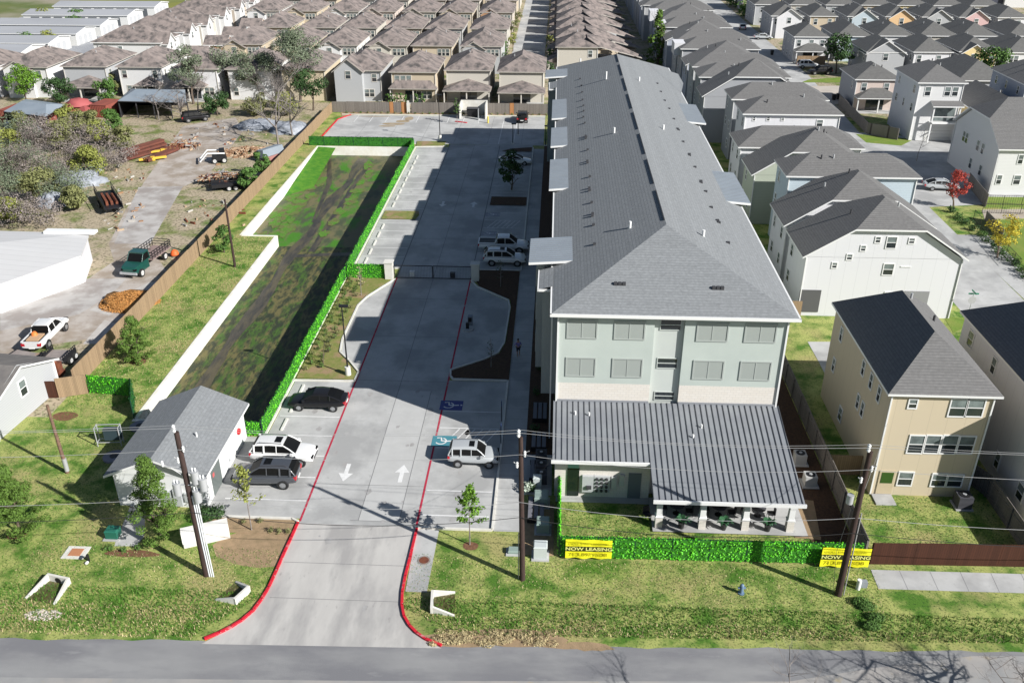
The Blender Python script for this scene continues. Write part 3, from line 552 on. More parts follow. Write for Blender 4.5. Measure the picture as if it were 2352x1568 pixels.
# street along the bottom, with its lighter far lane
rd = MB(); rd.add([(-60, 20, .004), (60, 20, .004)]+[(60-1.0*k, 36.1+(120-k)*.0305+.09*math.sin(k*.9)*math.sin(k*.37)+.05*math.sin(k*2.3), .004) for k in range(121)], [tuple(range(123))]); struct('road', rd, ASPH)
r2 = MB(); r2.add([(-60, 20, .008), (60, 20, .008), (60, 40.05, .008), (24.5, 38.35, .008), (18.6, 37.2, .008), (13.6, 36.0, .008), (-10, 34.9, .008), (-60, 33.1, .008)], [tuple(range(8))]); struct('road_lane', r2, mat('pale_lane', (0.30,0.30,0.295), (0.25,0.25,0.25), scale=.6, c3=(.34,.32,.3), scale3=.2, c4=(.36,.30,.2), s4=.9, a4=(.62,.75)))
# driveway and parking, one union of plots
dv = MB()
def poly(mb, pts, z, mi=0):
    a = sum(pts[i][0]*pts[(i+1) % len(pts)][1]-pts[(i+1) % len(pts)][0]*pts[i][1] for i in range(len(pts))); pts = pts if a > 0 else pts[::-1]
    mb.add([(p[0], p[1], z) for p in pts], [tuple(range(len(pts)))], mi)
XL, XR = -17.0, -8.9
poly(dv, [(-19.9, 37.1), (-18.4, 38.5), (-17.55, 39.9), (-17.2, 41.8), (-17.1, 45.3), (XL, 48.1), (XR, 48.1), (-8.95, 44), (-8.95, 42.4), (-8.8, 40.7), (-8.1, 39.1), (-7.1, 38.1), (-5.9, 37.45)], .012, 1)
quad(dv, XL, -13.0, 48.1, 143, .012, 0); quad(dv, -13.0, -10.2, 48.6, 66, .012, 2); quad(dv, -13.0, XR, 66, 143, .012, 0); quad(dv, -10.2, XR, 48.1, 66, .012, 0); quad(dv, -13.0, -10.2, 48.1, 48.6, .012, 0)
poly(dv, [(-23.84, 48.6), (XL, 48.6), (XL, 67.2), (-22.3, 67.2), (-22.3, 58.4), (-23.84, 58.4)], .012)
poly(dv, [(XL, 69.0), (-18.2, 71.0), (-19.4, 72.6), (-19.75, 75), (-19.75, 82.6), (-19.2, 84.6), (-17.8, 87.6), (XL, 89.2)], .012)
quad(dv, -22.2, XL, 92.3, 141.4, .012); quad(dv, XR, -3.75, 48.1, 67.9, .012); quad(dv, XR, -3.6, 92.4, 143, .012)
poly(dv, [(XR, 69.8), (-6, 71.9), (-4.9, 73.2), (-4.5, 75.2), (-4.35, 82.8), (-4.6, 84.4), (-8, 87.6), (XR, 89.2)], .012)
poly(dv, [(-38.6, 143.4), (-1.9, 143.0), (-1.9, 161.9), (-37.0, 161.5), (-38.6, 158.0)], .012); quad(dv, -22.2, -17.9, 141.4, 143.1, .011); quad(dv, XR, -3.6, 143, 143.02, .012)
struct('driveway', dv, [CONC, CONC_W, mat('pale_slab', (0.47,0.47,0.46), (0.43,0.43,0.42), scale=.9)])
os_ = MB(); STN = mat('oil_stain', (.30,.29,.28), (.38,.375,.37), scale=2.2)
for k in range(46):
    r_ = random.Random(k+500); x, y = r_.choice([(r_.uniform(-16.5, -9.4), r_.uniform(49, 66)), (r_.uniform(-21, -18), r_.uniform(50, 66)), (-20.5+r_.uniform(-.6, 1.5), 94.3+2.74*r_.randrange(16)), (r_.uniform(-16.5, -9.4), r_.uniform(40, 60)), (-6.5, 49+2.7*r_.randrange(6))]); n_ = 12; ra = r_.uniform(.08, .3)
    if 107 < y < 112: continue
    os_.add([(x+ra*r_.uniform(.6, 1.2)*math.cos(6.283*i/n_), y+ra*1.4*r_.uniform(.6, 1.2)*math.sin(6.283*i/n_), .0150+.0009*(k % 6)) for i in range(n_)], [tuple(range(n_))])
struct('oil_stain', os_, STN)
# expansion joints, and the fire lines' shaded run painted dark
jt = MB()
for y in (52.6, 67.6, 76, 84.5, 93, 101.5, 110, 118.5, 127, 135.5): quad(jt, XL, XR, y-.025, y+.025, .018)
for x in (-13.0,): quad(jt, x-.025, x+.025, 48.6, 143, .018)
quad(jt, XL-.06, XL+.06, 89.9, 142.8, .018); quad(jt, XR-.06, XR+.06, 89.9, 142.8, .018); quad(jt, -13.55, XR, 48.55, 48.6, .018); quad(jt, -10.2, -10.15, 48.6, 66, .018)  # first two strips: red fire lines in the building's shade, darkness put into the colour
for y in (44.2, 41): quad(jt, -17, -9, y-.02, y+.02, .018)
for y in (150, 156): quad(jt, -38, -2, y-.02, y+.02, .018)
for x in (-33, -27.5, -22, -16.5, -11, -5.5): quad(jt, x-.02, x+.02, 143.5, 161.5, .018)
for k in range(6): quad(jt, -22.2, -17.1, 92.4+9.6*k-.0, 92.44+9.6*k, .018)
struct('joint_and_shaded_line', jt, JOINT_AND_SHADE)
# painted lines: red fire lines, stall stripes, arrows
pr = MB()
for x, l in ((XL, 'left'), (XR, 'right')): pr = MB(); quad(pr, -.075, .075, 0, 41.5, 0); tag(pr.build('fire_line', mat('worn_fire_paint', (.46,.025,.06), (.36,.03,.055), scale=2, c3=(.34,.22,.22), scale3=1.2, amt3=(.58,.7)), loc=(x, 48.3, .022)), f'long red fire lane line along the {l} side of the drive', 'road marking', 'red fire lane lines')
_sm = {}; NUM = ['first', 'second', 'third', 'fourth', 'fifth', 'sixth', 'seventh', 'eighth', 'ninth', 'tenth', 'eleventh', 'twelfth', 'thirteenth', 'fourteenth', 'fifteenth', 'sixteenth', 'seventeenth', 'eighteenth', 'nineteenth', 'twentieth']
def stripe(x0, x1, y, label, w_=.055, dy=0.0, group='white stall stripes'):
    k_ = (round(x1-x0, 2), w_, dy)
    if k_ not in _sm: q = MB(); q.add([(0, -w_, 0), (x1-x0, dy-w_, 0), (x1-x0, dy+w_, 0), (0, w_, 0)] if not dy else [(0, 0, 0), (w_*2, 0, 0), (x1-x0+w_*2, dy, 0), (x1-x0, dy, 0)], [(0, 1, 2, 3)]); _sm[k_] = q.mesh('stall_stripe', WHITE_P)
    tag(link('stall_stripe', _sm[k_], None, label, (x0, y, .021)), label, 'road marking', group)
for k in range(1, 7): stripe(-23.0 if k > 3 else -22.1, -17.15, 67.0-2.74*k, f'white stall stripe in the near left bay, {NUM[k-1]} from the planted island')
n_ = 0
for k in range(0, 18):
    y = 92.9+2.74*k
    if not 107.5 < y < 111.5: stripe(-22.0, -17.15, y, f'white stall stripe in the long left bay, {NUM[n_]} from the gate', .05); n_ += 1
for i, y in enumerate((62.9, 60.4, 57.6, 52.2, 49.4)): stripe(-8.75, -4.0, y, f'white stall stripe in the near right bay, {NUM[i]} from the planted island')
for k in range(6): stripe(-8.4+.62*k, -7.2+.62*k, 57.7, f'slanting white hatch line by the silver car, {NUM[k]} from the drive', .05, 2.6, 'white hatch lines')
n_ = 0
for k in range(0, 17):
    y = 94.6+2.74*k
    if not (113 < y < 118) and y < 139: stripe(-8.75, -4.2, y, f'white stall stripe in the shaded right bay, {NUM[n_]} from the gate', .05); n_ += 1
for k in range(6): stripe(-8.3+.6*k, -7.3+.6*k, 105.6, f'shaded slanting hatch line in the right bay, {NUM[k]} from the drive', .05, 2.6, 'white hatch lines')
for i in range(9):
    if i != 5: q = MB(); x = -35.5+2.74*i; quad(q, -.05, .05, -2.3, 2.3, 0); tag(q.build('stall_stripe', WHITE_P, loc=(x, 158.9, .021)), f'white stall stripe along the far fence, {NUM[i]} from the left', 'road marking', 'white stall stripes')
for x, l in ((-9.2, 'left'), (-6.8, 'right')): q = MB(); quad(q, -.06, .06, -7.2, 7.2, 0); tag(q.build('long_stripe', WHITE_P, loc=(x, 150.8, .021)), f'long white line at the far end of the drive, {l} one of two', 'road marking', 'long white lines')
def arrow(name, x, y, d, label, L=2.2):
    a = MB(); pts = [(-.16, -L/2), (.16, -L/2), (.16, .1), (.55, .1), (0, L/2), (-.55, .1), (-.16, .1)]
    a.add([(x+p[0]*d, y+p[1]*d, .024) for p in pts], [tuple(range(7))]); tag(a.build(name, WHITE_P), label, 'road marking', 'lane arrows on the driveway')
arrow('lane_arrow', *at(795, 1085)[:2], -1, 'white arrow pointing to the street, painted beside the parked white and grey cars'); arrow('lane_arrow', *at(923, 1087)[:2], 1, 'white arrow pointing inwards, painted on the sunlit pale concrete lane')
arrow('lane_arrow', *at(1017, 469)[:2], -1, 'white arrow pointing to the street, lying in the building shadow'); arrow('lane_arrow', *at(1088, 470)[:2], 1, 'white arrow pointing inwards, lying in the building shadow')
def access_mark(x, y, label, col, rz=0):
    t = thing('access_symbol', label, 'road marking', (x, y, 0), rz, 'wheelchair symbols on the stalls'); q = MB(); quad(q, -.95, .95, -.75, .75, .024); q.build('blue_square', col, t)
    b = MB(); n = 20
    for rr, a0, a1 in ((.42, -2.6, 1.2),):
        P = [(-.25+math.cos(a0+(a1-a0)*i/n)*rr, math.sin(a0+(a1-a0)*i/n)*rr) for i in range(n+1)]; ribbon(b, P, .11, .028)
    ribbon(b, [(.62, .05), (.2, .0), (-.2, .02)], .14, .029); ribbon(b, [(-.2, .0), (-.25, .45), (-.6, .42)], .12, .030); ribbon(b, [(.75, .06), (.9, .05)], .16, .0295); b.build('wheelchair_figure', WHITE_P, t)
access_mark(*at(1020, 1013)[:2], 'teal square with white wheelchair symbol painted behind the silver boxy car', BLUE_P); access_mark(*at(1037, 931)[:2], 'shaded blue square with wheelchair symbol near the planted island', plain('blue_dark', (.07, .08, .24), .8))
for y, l in ((110.4, 'faint wheelchair symbol on the shaded stall above the hatching'), (103.6, 'faint wheelchair symbol on the shaded stall below the hatching')): access_mark(-7.9, y, l, plain('faded_mark', (.30, .30, .33), .9))
# kerbs
def kerb_line(pts, label_m, w_=.16, h=.14, name='kerb', mb=None):
    k = mb or MB()
    for i in range(len(pts)-1):
        a, b = Vector((*pts[i], 0)), Vector((*pts[i+1], 0)); d = (b-a); L = d.length; d /= L; n = Vector((-d.y, d.x, 0)); k.obox((a+b)/2+Vector((0, 0, -.02)), d*(L/2+.02), n*w_/2, h+.02)
    return k
rk = kerb_line([(XL-.08, 48.1), (-17.12, 46.6), (-17.18, 45.1), (-17.22, 43.4), (-17.28, 41.8), (-17.42, 40.8), (-17.66, 39.8), (-18.1, 39.0), (-18.55, 38.45), (-19.1, 37.95), (-19.8, 37.45)], RED_P, .16)
kerb_line([(-8.82, 47.9), (-8.86, 45), (-8.9, 43.2), (-8.86, 41.8), (-8.72, 40.7), (-8.45, 39.8), (-8.0, 39.05), (-7.5, 38.5), (-6.9, 38.05), (-5.95, 37.62)], RED_P, .16, mb=rk)
struct('red_kerb', rk, RED_P); kk = MB()
for L_ in ([(-22.45, 58.3), (-22.45, 67.2), (-17.1, 67.3), (-17.05, 68.9), (-18.3, 70.9), (-19.5, 72.5), (-19.85, 75), (-19.85, 82.6), (-19.3, 84.7), (-17.9, 87.7), (-17.1, 89.3)],
           [(-22.35, 92.2), (-22.35, 141.2), (-18, 141.6), (-17.6, 142.2)], [(-22.3, 92.2), (-17.3, 92.2)], [(-17.1, 48.2), (-17.6, 48.5), (-23.6, 48.5), (-23.7, 48.6)],
           [(XR+.1, 89.3), (-8, 87.7), (-4.5, 84.5), (-4.25, 82.8), (-4.4, 75.1), (-4.85, 73.1), (-6, 71.8), (XR, 69.7), (XR+.1, 68.6), (-8.5, 68.05), (-3.7, 68.0)], [(-3.68, 48), (-3.68, 68)], [(-3.5, 92.3), (-3.5, 141.6)], [(XR+.1, 92.2), (-3.6, 92.2)],
           [(-38.7, 143.3), (-22.6, 143.0)], [(-38.7, 161.7), (-1.9, 162.1)], [(XR, 47.95), (-3.7, 47.95)]): kerb_line(L_, None, mb=kk)
struct('kerb', kk, CONC_WHITE)
rk2 = kerb_line([(-38.9, 143.6), (-38.7, 158), (-37.1, 161.5)], None, .2); kerb_line([(at(1046, 280).x, at(1046, 280).y), (at(1072, 283).x, at(1072, 283).y)], None, .3, mb=rk2); struct('red_kerb', rk2, RED_P)
# planted islands and beds
bd = MB(); zb = .10
poly(bd, [(-22.3, 67.5), (-17.2, 67.5), (-17.2, 68.8), (-18.5, 70.8), (-19.7, 72.5), (-20.0, 75), (-20.0, 82.6), (-19.5, 84.8), (-18.1, 87.9), (-17.2, 89.6), (-17.3, 90.5), (-22.3, 90.5)], zb, 2)
poly(bd, [(XR+.2, 68.3), (-3.62, 68.15), (-3.62, 92.1), (-8.2, 92.1), (-8.2, 89), (-7.8, 87.8), (-4.3, 84.6), (-4.1, 82.8), (-4.25, 75), (-4.7, 72.9), (-6, 71.6), (-8.8, 69.5)], zb, 0)
poly(bd, [(-22, 107.9), (-17.6, 107.9), (-17.3, 109.5), (-17.6, 111.0), (-22, 111.0)], zb, 2); poly(bd, [(-8.5, 113.9), (-3.7, 113.9), (-3.7, 117.3), (-8.5, 117.3)], zb, 0); poly(bd, [(-8.5, 139.3), (-3.7, 139.3), (-3.7, 141.8), (-7, 140.8)], zb, 0)
poly(bd, [(-22.3, 141.5), (-17.9, 141.6), (-17.8, 144.6), (-22.6, 144.4)], zb, 2); poly(bd, [(-38.4, 159.5), (-36, 161.8), (-38.8, 162)], .03, 1)
quad(bd, -39.2, -1.8, 162.1, 163.3, .04, 1); quad(bd, -23.4, -17.3, 46.9, 48.4, .03, 1); quad(bd, -1.75, .4, 57, 143, .03, 0); quad(bd, -1.7, .5, 45.6, 51, .03, 1); quad(bd, 17.7, 20.5, 46, 81.8, .03, 0); quad(bd, 16.9, 20.5, 53, 57, .028, 0); poly(bd, [tuple(at(*p)[:2]) for p in ((1822, 1145), (1868, 1150), (1886, 1240), (1825, 1235))], .035, 1)
struct('planting_bed', bd, [MULCH, STRAW, mat('island_grass', (0.15,0.19,0.04), (0.24,0.22,0.08), c3=(.3,.21,.12), scale3=.5, amt3=(.5,.6), scale=1.5, bump=.7, bscale=12)])
# mulch / soil spots on the front lawn (thin irregular patches)
def blob(mb, x, y, rx, ry, z, mi=0, seed=1, n=22, jit=.18):
    r_ = random.Random(seed); q = [1+r_.uniform(-jit, jit) for _ in range(n)]; q = [(q[i-1]+q[i]+q[(i+1) % n])/3 for i in range(n)]
    mb.add([(x+rx*q[i]*math.cos(6.283*i/n), y+ry*q[i]*math.sin(6.283*i/n), z) for i in range(n)], [tuple(range(n))], mi)
sp = MB(); c = at(600, 1255); blob(sp, c.x, c.y, 3.0, 1.9, .006, 0, 3); c = at(40, 1235)
for (u, v), r1, r2 in (((40, 1225), .75, .55), ((1080, 1253), .5, .45), ((318, 830), .75, .6), ((300, 1270), 1.9, .35), ((150, 955), 1.0, .7), ((1050, 1470), 2.2, .5), ((1180, 1465), 3.2, .7)): c = at(u, v); blob(sp, c.x, c.y, r1, r2, .022 if u == 1180 else .007, 1 if v < 1460 and v != 1255 else 0, u)
[blob(sp, -45+1.7*k, 36.14+.0305*(k*1.7+15), 1.5, .22+.12*(k % 3), .010+.004*(k % 3), 0, k, jit=.5) for k in range(60) if not -21 < -45+1.7*k < -4.5 and k in (27, 28)]
struct('bare_patch', sp, [STRAW, mat('red_mulch', (.22, .11, .06), (.12, .06, .035), scale=5, bump=.8, bscale=18)])
mudm = mat('dried_mud', (.30,.23,.14), (.36,.30,.22), scale=1); sp = MB()
for (u, v), r1, r2 in (((905, 285), 1.9, .8), ((925, 279), 1.2, .9), ((940, 273), .8, 1.4), ((890, 290), 1.5, .5), ((860, 268), 3.2, .25)): c = at(u, v); blob(sp, c.x, c.y, r1, r2, .026+.004*(u % 5), 0, u)
struct('dried_mud', sp, mudm)
# pavements
sw = MB(); quad(sw, -3.6, -1.75, 47.9, 141, .03); quad(sw, -1.75, .3, 52, 57.0, .028); poly(sw, [tuple(at(2000, 1308)[:2]), tuple(at(2352, 1318)[:2]), tuple(at(2352, 1362)[:2]), tuple(at(2018, 1352)[:2])], .02)
poly(sw, [(-8.7, 41.9), (-7.35, 41.9), (-7.3, 47.9), (-8.8, 47.9)], .02); poly(sw, [tuple(at(*p)[:2]) for p in ((300, 1160), (335, 1160), (331, 1232), (313, 1254), (262, 1254))], .02); quad(sw, 7.2, 17.6, 48.3, 52, .12); quad(sw, .6, 7.2, 51.3, 52, .05)
struct('sidewalk', sw, CONC); j2 = MB()
for k in range(60): quad(j2, -3.6, -1.75, 48+k*1.55, 48.03+k*1.55, .034)
for k in range(5): p_, q_ = at(2065+70*k, 1310+2*k), at(2085+70*k, 1354+2*k); j2.add([(p_.x, p_.y, .024), (q_.x, q_.y, .024), (q_.x+.03, q_.y, .024), (p_.x+.03, p_.y, .024)], [(0, 1, 2, 3)])
struct('sidewalk_joint', j2, JOINT_AND_SHADE)
# lot behind the left fence: gravel track and slabs
yd = MB(); A = lambda *p: [tuple(at(*q)[:2]) for q in p]
poly(yd, A((0, 830), (60, 800), (260, 770), (330, 700), (395, 640), (340, 560), (420, 430), (480, 400), (560, 300), (540, 270), (420, 290), (330, 420), (290, 480), (250, 560), (262, 600), (180, 655), (90, 668), (0, 690)), .006, 0)
poly(yd, A((318, 430), (420, 428), (345, 560), (262, 560)), .012, 1); poly(yd, A((0, 700), (95, 668), (200, 640), (290, 640), (270, 662), (205, 708), (180, 722), (0, 760)), .012, 1)
poly(yd, A((345, 648), (392, 648), (372, 670), (250, 725), (205, 712)), .015, 2); poly(yd, A((190, 790), (240, 735), (285, 748), (245, 790)), .013, 2)
struct('gravel_yard', yd, [GRAVEL_D, mat('old_slab', (.46,.44,.42), (.38,.36,.34), scale=.5, c3=(.30,.27,.25), scale3=.25), mat('yard_concrete', (.5,.48,.45), (.42,.39,.36), scale=1)])
# streets among the houses
st = MB(); quad(st, -10.9, -3.0, 196, 330, .006, 0); poly(st, [(41.5, 42), (49, 42), (49.0, 84), (49.6, 116), (51, 148), (54, 200), (54, 330), (43, 330), (42.5, 150), (41.5, 83)], .006, 0); poly(st, [(49, 116), (66, 119), (80, 130), (80, 142), (64, 150.5), (50.5, 154), (50, 148)], .01, 0); poly(st, [(43, 172), (62, 176), (100, 184), (100, 196), (54, 190), (43, 190)], .010, 1)
poly(st, [(-86, 198), (-75.5, 198), (-77, 300), (-86, 300)], .006, 1); quad(st, 49.2, 53, 84, 106, .012, 0); quad(st, 17.3, 19.8, 73, 79, .03, 0)
struct('street', st, [CONC, mat('tan_street', (.5,.45,.4), (.42,.38,.33), scale=.3)])
bk = MB(); poly(bk, [(-160, 285), (-105, 300), (-105, 420), (-160, 420)], .02); struct('meadow', bk, mat('olive_meadow', (.22,.22,.05), (.14,.17,.04), scale=.06, c3=(.25,.24,.1), scale3=.03))
asp = MB(); poly(asp, [(-158, 205), (-106, 205), (-86, 300), (-160, 300)], .008); struct('storage_yard', asp, mat('yard_asphalt', (.33,.34,.36), (.27,.28,.3), scale=.2))
ORD = ['first', 'second', 'third', 'fourth', 'fifth', 'sixth', 'seventh', 'eighth', 'ninth', 'tenth', 'eleventh', 'twelfth', 'thirteenth', 'fourteenth']
# ================================================================== APARTMENT BUILDING
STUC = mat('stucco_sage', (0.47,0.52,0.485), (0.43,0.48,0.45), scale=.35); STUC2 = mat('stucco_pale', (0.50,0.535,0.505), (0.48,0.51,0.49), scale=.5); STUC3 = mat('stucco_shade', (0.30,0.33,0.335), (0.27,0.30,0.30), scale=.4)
WBRICK = bands('white_brick', (0.70,0.67,0.63), (0.56,0.53,0.49), 'z', 0.2, 0.13, noise_amt=.3, blk=.42, c3=(.62,.57,.50), nscale=2)
apt = thing('apartment_building', 'long four storey grey shingled apartment building with a seamed metal lean-to roof in front', 'building', (8.5, 57, 0))
ox, oy = 8.5, 57.0
def L(x, y, z=0): return (x-ox, y-oy, z)
def abox(mb, x0, x1, y0, y1, z0, z1, mi=0): mb.box(x0-ox, x1-ox, y0-oy, y1-oy, z0, z1, mi)
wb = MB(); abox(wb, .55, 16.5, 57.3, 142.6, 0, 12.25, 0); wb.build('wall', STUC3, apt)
wf = MB()   # two facade wings, with the stair strip set back between them
for x0, x1 in ((.52, 7.3), (9.42, 16.52)): abox(wf, x0, x1, 57.0, 57.6, 6.5, 12.24, 0); abox(wf, x0+.005, x1-.005, 56.99, 57.6, 0, 6.495, 1)
abox(wf, 7.305, 9.415, 57.27, 57.6, 0, 12.23, 2); wf.build('front_facade', [STUC, WBRICK, STUC2], apt)
rfm = MB(); x0, x1, y0, y1 = 0-ox, 17.15-ox, 56.5-oy, 143.4-oy
roof(rfm, x0, x1, y0, y1, 12.32, .415, 'hip', th=.2); aroof = rfm.build('roof', [SH_GREY, TRIM, plain('soffit', (.35,.36,.37))], apt)
RF = roof_faces(x0, x1, y0, y1, 12.32, .415, 'hip')
gt = MB(); abox(gt, -.09, .02, 56.4, 143.4, 12.12, 12.33); abox(gt, 17.13, 17.25, 56.4, 143.4, 12.12, 12.33); abox(gt, -.09, 17.25, 56.38, 56.51, 12.12, 12.33); gt.build('gutter', TRIM, apt)
for x in (.5, 16.55): q = MB(); abox(q, x-.06, x+.06, 56.88, 56.985, 4.9, 12.2); q.build('downpipe', TRIM, apt)
q = MB(); abox(q, .0, .1, 58.9, 59, 0.3, 12.2); q.build('downpipe', TRIM, apt)
for k, yy in enumerate(range(66, 132, 9)):   # ridge vent strips
    q = MB(); xr = 8.575-ox; zr = 12.32+8.575*.415; q.box(xr-.09, xr-.02, yy-oy, yy+7.2-oy, zr-.07, zr+.05); q.build('ridge_vent', TRIM_D, aroof)
rn = random.Random(3)
def rvent(x, y, s=.16, h=.18, m=TRIM_D, nm='roof_vent'):
    z = max_z(RF, x-ox, y-oy); q = MB(); q.box(x-ox-s, x-ox+s, y-oy-s, y-oy+s, z-.08, z+h); q.build(nm, m, aroof)
for x in (4.55, 4.85, 5.15): rvent(x, 59.2, .12)
for x in (11.5, 11.8, 12.1): rvent(x, 59.0, .12)
for y in (66.2, 70.4, 72.6, 73.1, 76, 79.4, 80.1, 83.4, 88, 88.6, 92.5, 97, 97.5, 98, 103.6, 106.5, 109.3, 112, 115.2, 119.5, 123.5, 128): rvent(3.3+rn.uniform(-.08, .08), y, .11, .17)
for y in (66.9, 71.4, 71.8, 75, 79.5, 82, 82.5, 87, 91, 91.5, 96, 101, 101.4, 106, 111, 115, 120, 125): rvent(13.7+rn.uniform(-.1, .1), y, .13, .12)
for x, y, h in ((6.0, 67, .55), (11.6, 66.0, .5), (6.2, 95, .6), (11.7, 98, .5), (6.5, 121.5, 1.0), (10.8, 121, .5), (3.5, 140, .5), (10, 139.5, .5)):
    z = max_z(RF, x-ox, y-oy); q = MB(); q.cyl(x-ox, y-oy, z-.1, z+h, .11, n=8); q.build('vent_pipe', TRIM, aroof)
def awin(x0, x1, z0, z1, style='pair', y=57.0, trim=None, glass=None, name='window'):
    window(apt, (x0+x1)/2-ox, (z0+z1)/2, x1-x0-.1, z1-z0-.1, 'f', oy-y, style, trim or mat('sage_frame', (.36,.39,.37)), glass or SCREEN, name)
for z0, z1 in ((10.2, 11.62), (7.1, 8.6)):
    for a, b in ((1.15, 3.25), (4.5, 6.62), (10.3, 12.45), (13.65, 15.8)): awin(a, b, z0, z1)
for z0, z1 in ((10.85, 11.72), (7.75, 8.62), (5.05, 5.8)): awin(7.7, 9.2, z0, z1, 'thin', 57.27, STUC2, GLASS)
# left bays and their little metal roofs, right bays likewise
def bay(x0, x1, y0, y1, side, cx0, cx1, cy0, cy1, cz0, cz1, zlow=0):
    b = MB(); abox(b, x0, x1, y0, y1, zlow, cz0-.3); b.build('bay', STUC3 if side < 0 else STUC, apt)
    r_ = MB(); P = [(cx0-ox, cy0-oy), (cx1-ox, cy0-oy), (cx1-ox, cy1-oy), (cx0-ox, cy1-oy)]; za, zb_ = (cz0, cz1) if side < 0 else (cz1, cz0)
    V = [(P[0][0], P[0][1], za), (P[1][0], P[1][1], zb_), (P[2][0], P[2][1], zb_), (P[3][0], P[3][1], za)]
    r_.add(V, [(0, 1, 2, 3)], 0); W_ = [(v[0], v[1], v[2]-.2) for v in V]; r_.add(V+W_, [(0, 4, 5, 1), (1, 5, 6, 2), (2, 6, 7, 3), (3, 7, 4, 0)], 1); r_.add(W_, [(3, 2, 1, 0)], 1)
    n = int((cy1-cy0)/.42)
    for k in range(1, n): y = cy0-oy+(cy1-cy0)*k/n; r_.add([(P[0][0]+.02, y-.015, za+.035), (P[1][0]-.02, y-.015, zb_+.035), (P[1][0]-.02, y+.015, zb_+.035), (P[0][0]+.02, y+.015, za+.035), (P[0][0]+.02, y-.015, za), (P[1][0]-.02, y-.015, zb_), (P[1][0]-.02, y+.015, zb_), (P[0][0]+.02, y+.015, za)], [(0,1,2,3), (0,4,5,1), (3,2,6,7)], 2)
    r_.build('bay_roof', [METAL_L, TRIM, METAL_R], apt)
for (x0, y0, y1, cx0, cx1, cy0, cy1, zl) in ((-1.25, 65.6, 69.6, -1.85, 1.75, 64.6, 69.7, 2.9), (-.1, 83.4, 91.8, -.5, 2.5, 82.6, 92.3, 0), (-.1, 98.2, 104.6, -.5, 2.5, 97.4, 105.2, 0), (-.1, 110.4, 118.8, -.5, 2.6, 109.6, 119.5, 0), (-1.2, 134.2, 138.4, -1.7, 1.8, 133.6, 138.9, 0)):
    bay(x0, .56, y0, y1, -1, cx0, cx1, cy0, cy1, 12.72, 12.98, zl)
    for z in (10.6, 7.6, 4.6): window(apt, -((y0+y1)/2-oy), z, 1.8, 1.4, 'l', ox-x0, 'pair', mat('sage_frame', (0, 0, 0)), GLASS)
for y0, y1 in ((79.4, 88.6), (108.2, 117.6)): bay(16.5, 16.9, y0+.8, y1-.8, 1, 14.95, 17.95, y0, y1, 12.72, 12.98)
# small eave returns (pediment corners) on the left side
for y0, y1 in ((61.0, 64.6), (128.6, 133.0)):
    q = MB(); x = -1.0-ox; q.add([(x, y0-oy, 12.1), (-ox+.1, y0-oy, 12.4), (-ox+.1, y1-oy, 12.4), (x, y1-oy, 12.1)], [(0, 1, 2, 3)], 0); q.box(x-.08, x, y0-oy-.05, y1-oy, 11.95, 12.12, 1); q.box(x, -ox+.05, y0-oy-.06, y0-oy, 11.95, 12.14, 1); q.build('eave_return', [SH_GREY, TRIM], apt)
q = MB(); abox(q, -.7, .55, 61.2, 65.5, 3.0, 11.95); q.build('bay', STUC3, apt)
rt = MB(); rt.add([L(17.1, 126, 12.36), L(18.3, 133.5, 12.1), L(18.3, 140, 12.1), L(13.5, 138.6, 13.85)], [(0, 1, 2, 3)], 0); rt.build('roof_extension', SH_GREY, apt)
for k in range(9):   # windows of the left wall
    for z in (10.5, 7.5, 4.4, 1.4): window(apt, -(71.5+8.1*k-oy), z, 1.5, 1.4, 'l', ox-.55, 'pair', mat('sage_frame', (0, 0, 0)), GLASS)
# lean-to metal roof over the ground floor and the patio
zt, yt = 4.95, 56.98; s_lo = (zt-3.0)/(yt-47.9)
def zl(y): return zt-(yt-y)*s_lo
mr = MB(); yA, yB, xa, xb, xc = 51.15, 47.95, .3, 7.0, 16.9
V = [L(xa, yA, zl(yA)), L(xb, yA, zl(yA)), L(xb, yB, zl(yB)), L(xc, yB, zl(yB)), L(xc-.15, yt, zt), L(xa, yt, zt)]
mr.add([V[0], V[1], L(xb, yt, zt), V[5]], [(0, 1, 2, 3)], 0); mr.add([V[2], V[3], V[4], L(xb, yt, zt)], [(0, 1, 2, 3)], 0)
U = [(v[0], v[1], v[2]-.16) for v in V]; mr.add(U, [(5, 4, 3, 2, 1, 0)], 1)
rib = MB(); x = xa+.25
while x < xc-.1:
    ylo = (yA if x < xb else yB)+.03; rib.add([L(x-.02, ylo, zl(ylo)+.06), L(x+.02, ylo, zl(ylo)+.06), L(x+.02, yt-.02, zt+.06), L(x-.02, yt-.02, zt+.06), L(x-.02, ylo, zl(ylo)), L(x+.02, ylo, zl(ylo)), L(x+.02, yt-.02, zt), L(x-.02, yt-.02, zt)], [(0,1,2,3), (0,4,5,1), (0,3,7,4), (1,5,6,2)]); x += .405
lo = mr.build('lean_to_roof', [METAL_R, METAL_S], apt); rib.build('standing_seam', METAL_S, lo)
tr = MB(); abox(tr, xa-.08, xb+.02, yA-.12, yA, zl(yA)-.2, zl(yA)+.03); abox(tr, xb, xc+.08, yB-.12, yB, zl(yB)-.22, zl(yB)+.03); tr.build('fascia_board', TRIM, lo)
fl = MB(); abox(fl, .45, 7.28, 56.9, 56.995, zt-.02, zt+.16); abox(fl, 9.45, 16.6, 56.9, 56.995, zt-.02, zt+.16); fl.build('flashing', plain('flash_grey', (.25,.26,.28)), lo)
for x, y in ((10.9, 54.6), (10.2, 53.6), (1.9, 55.6), (2.9, 55.5)): q = MB(); q.cyl(x-ox, y-oy, zl(y)-.05, zl(y)+.28, .07, n=8); q.build('vent_pipe', TRIM, lo)
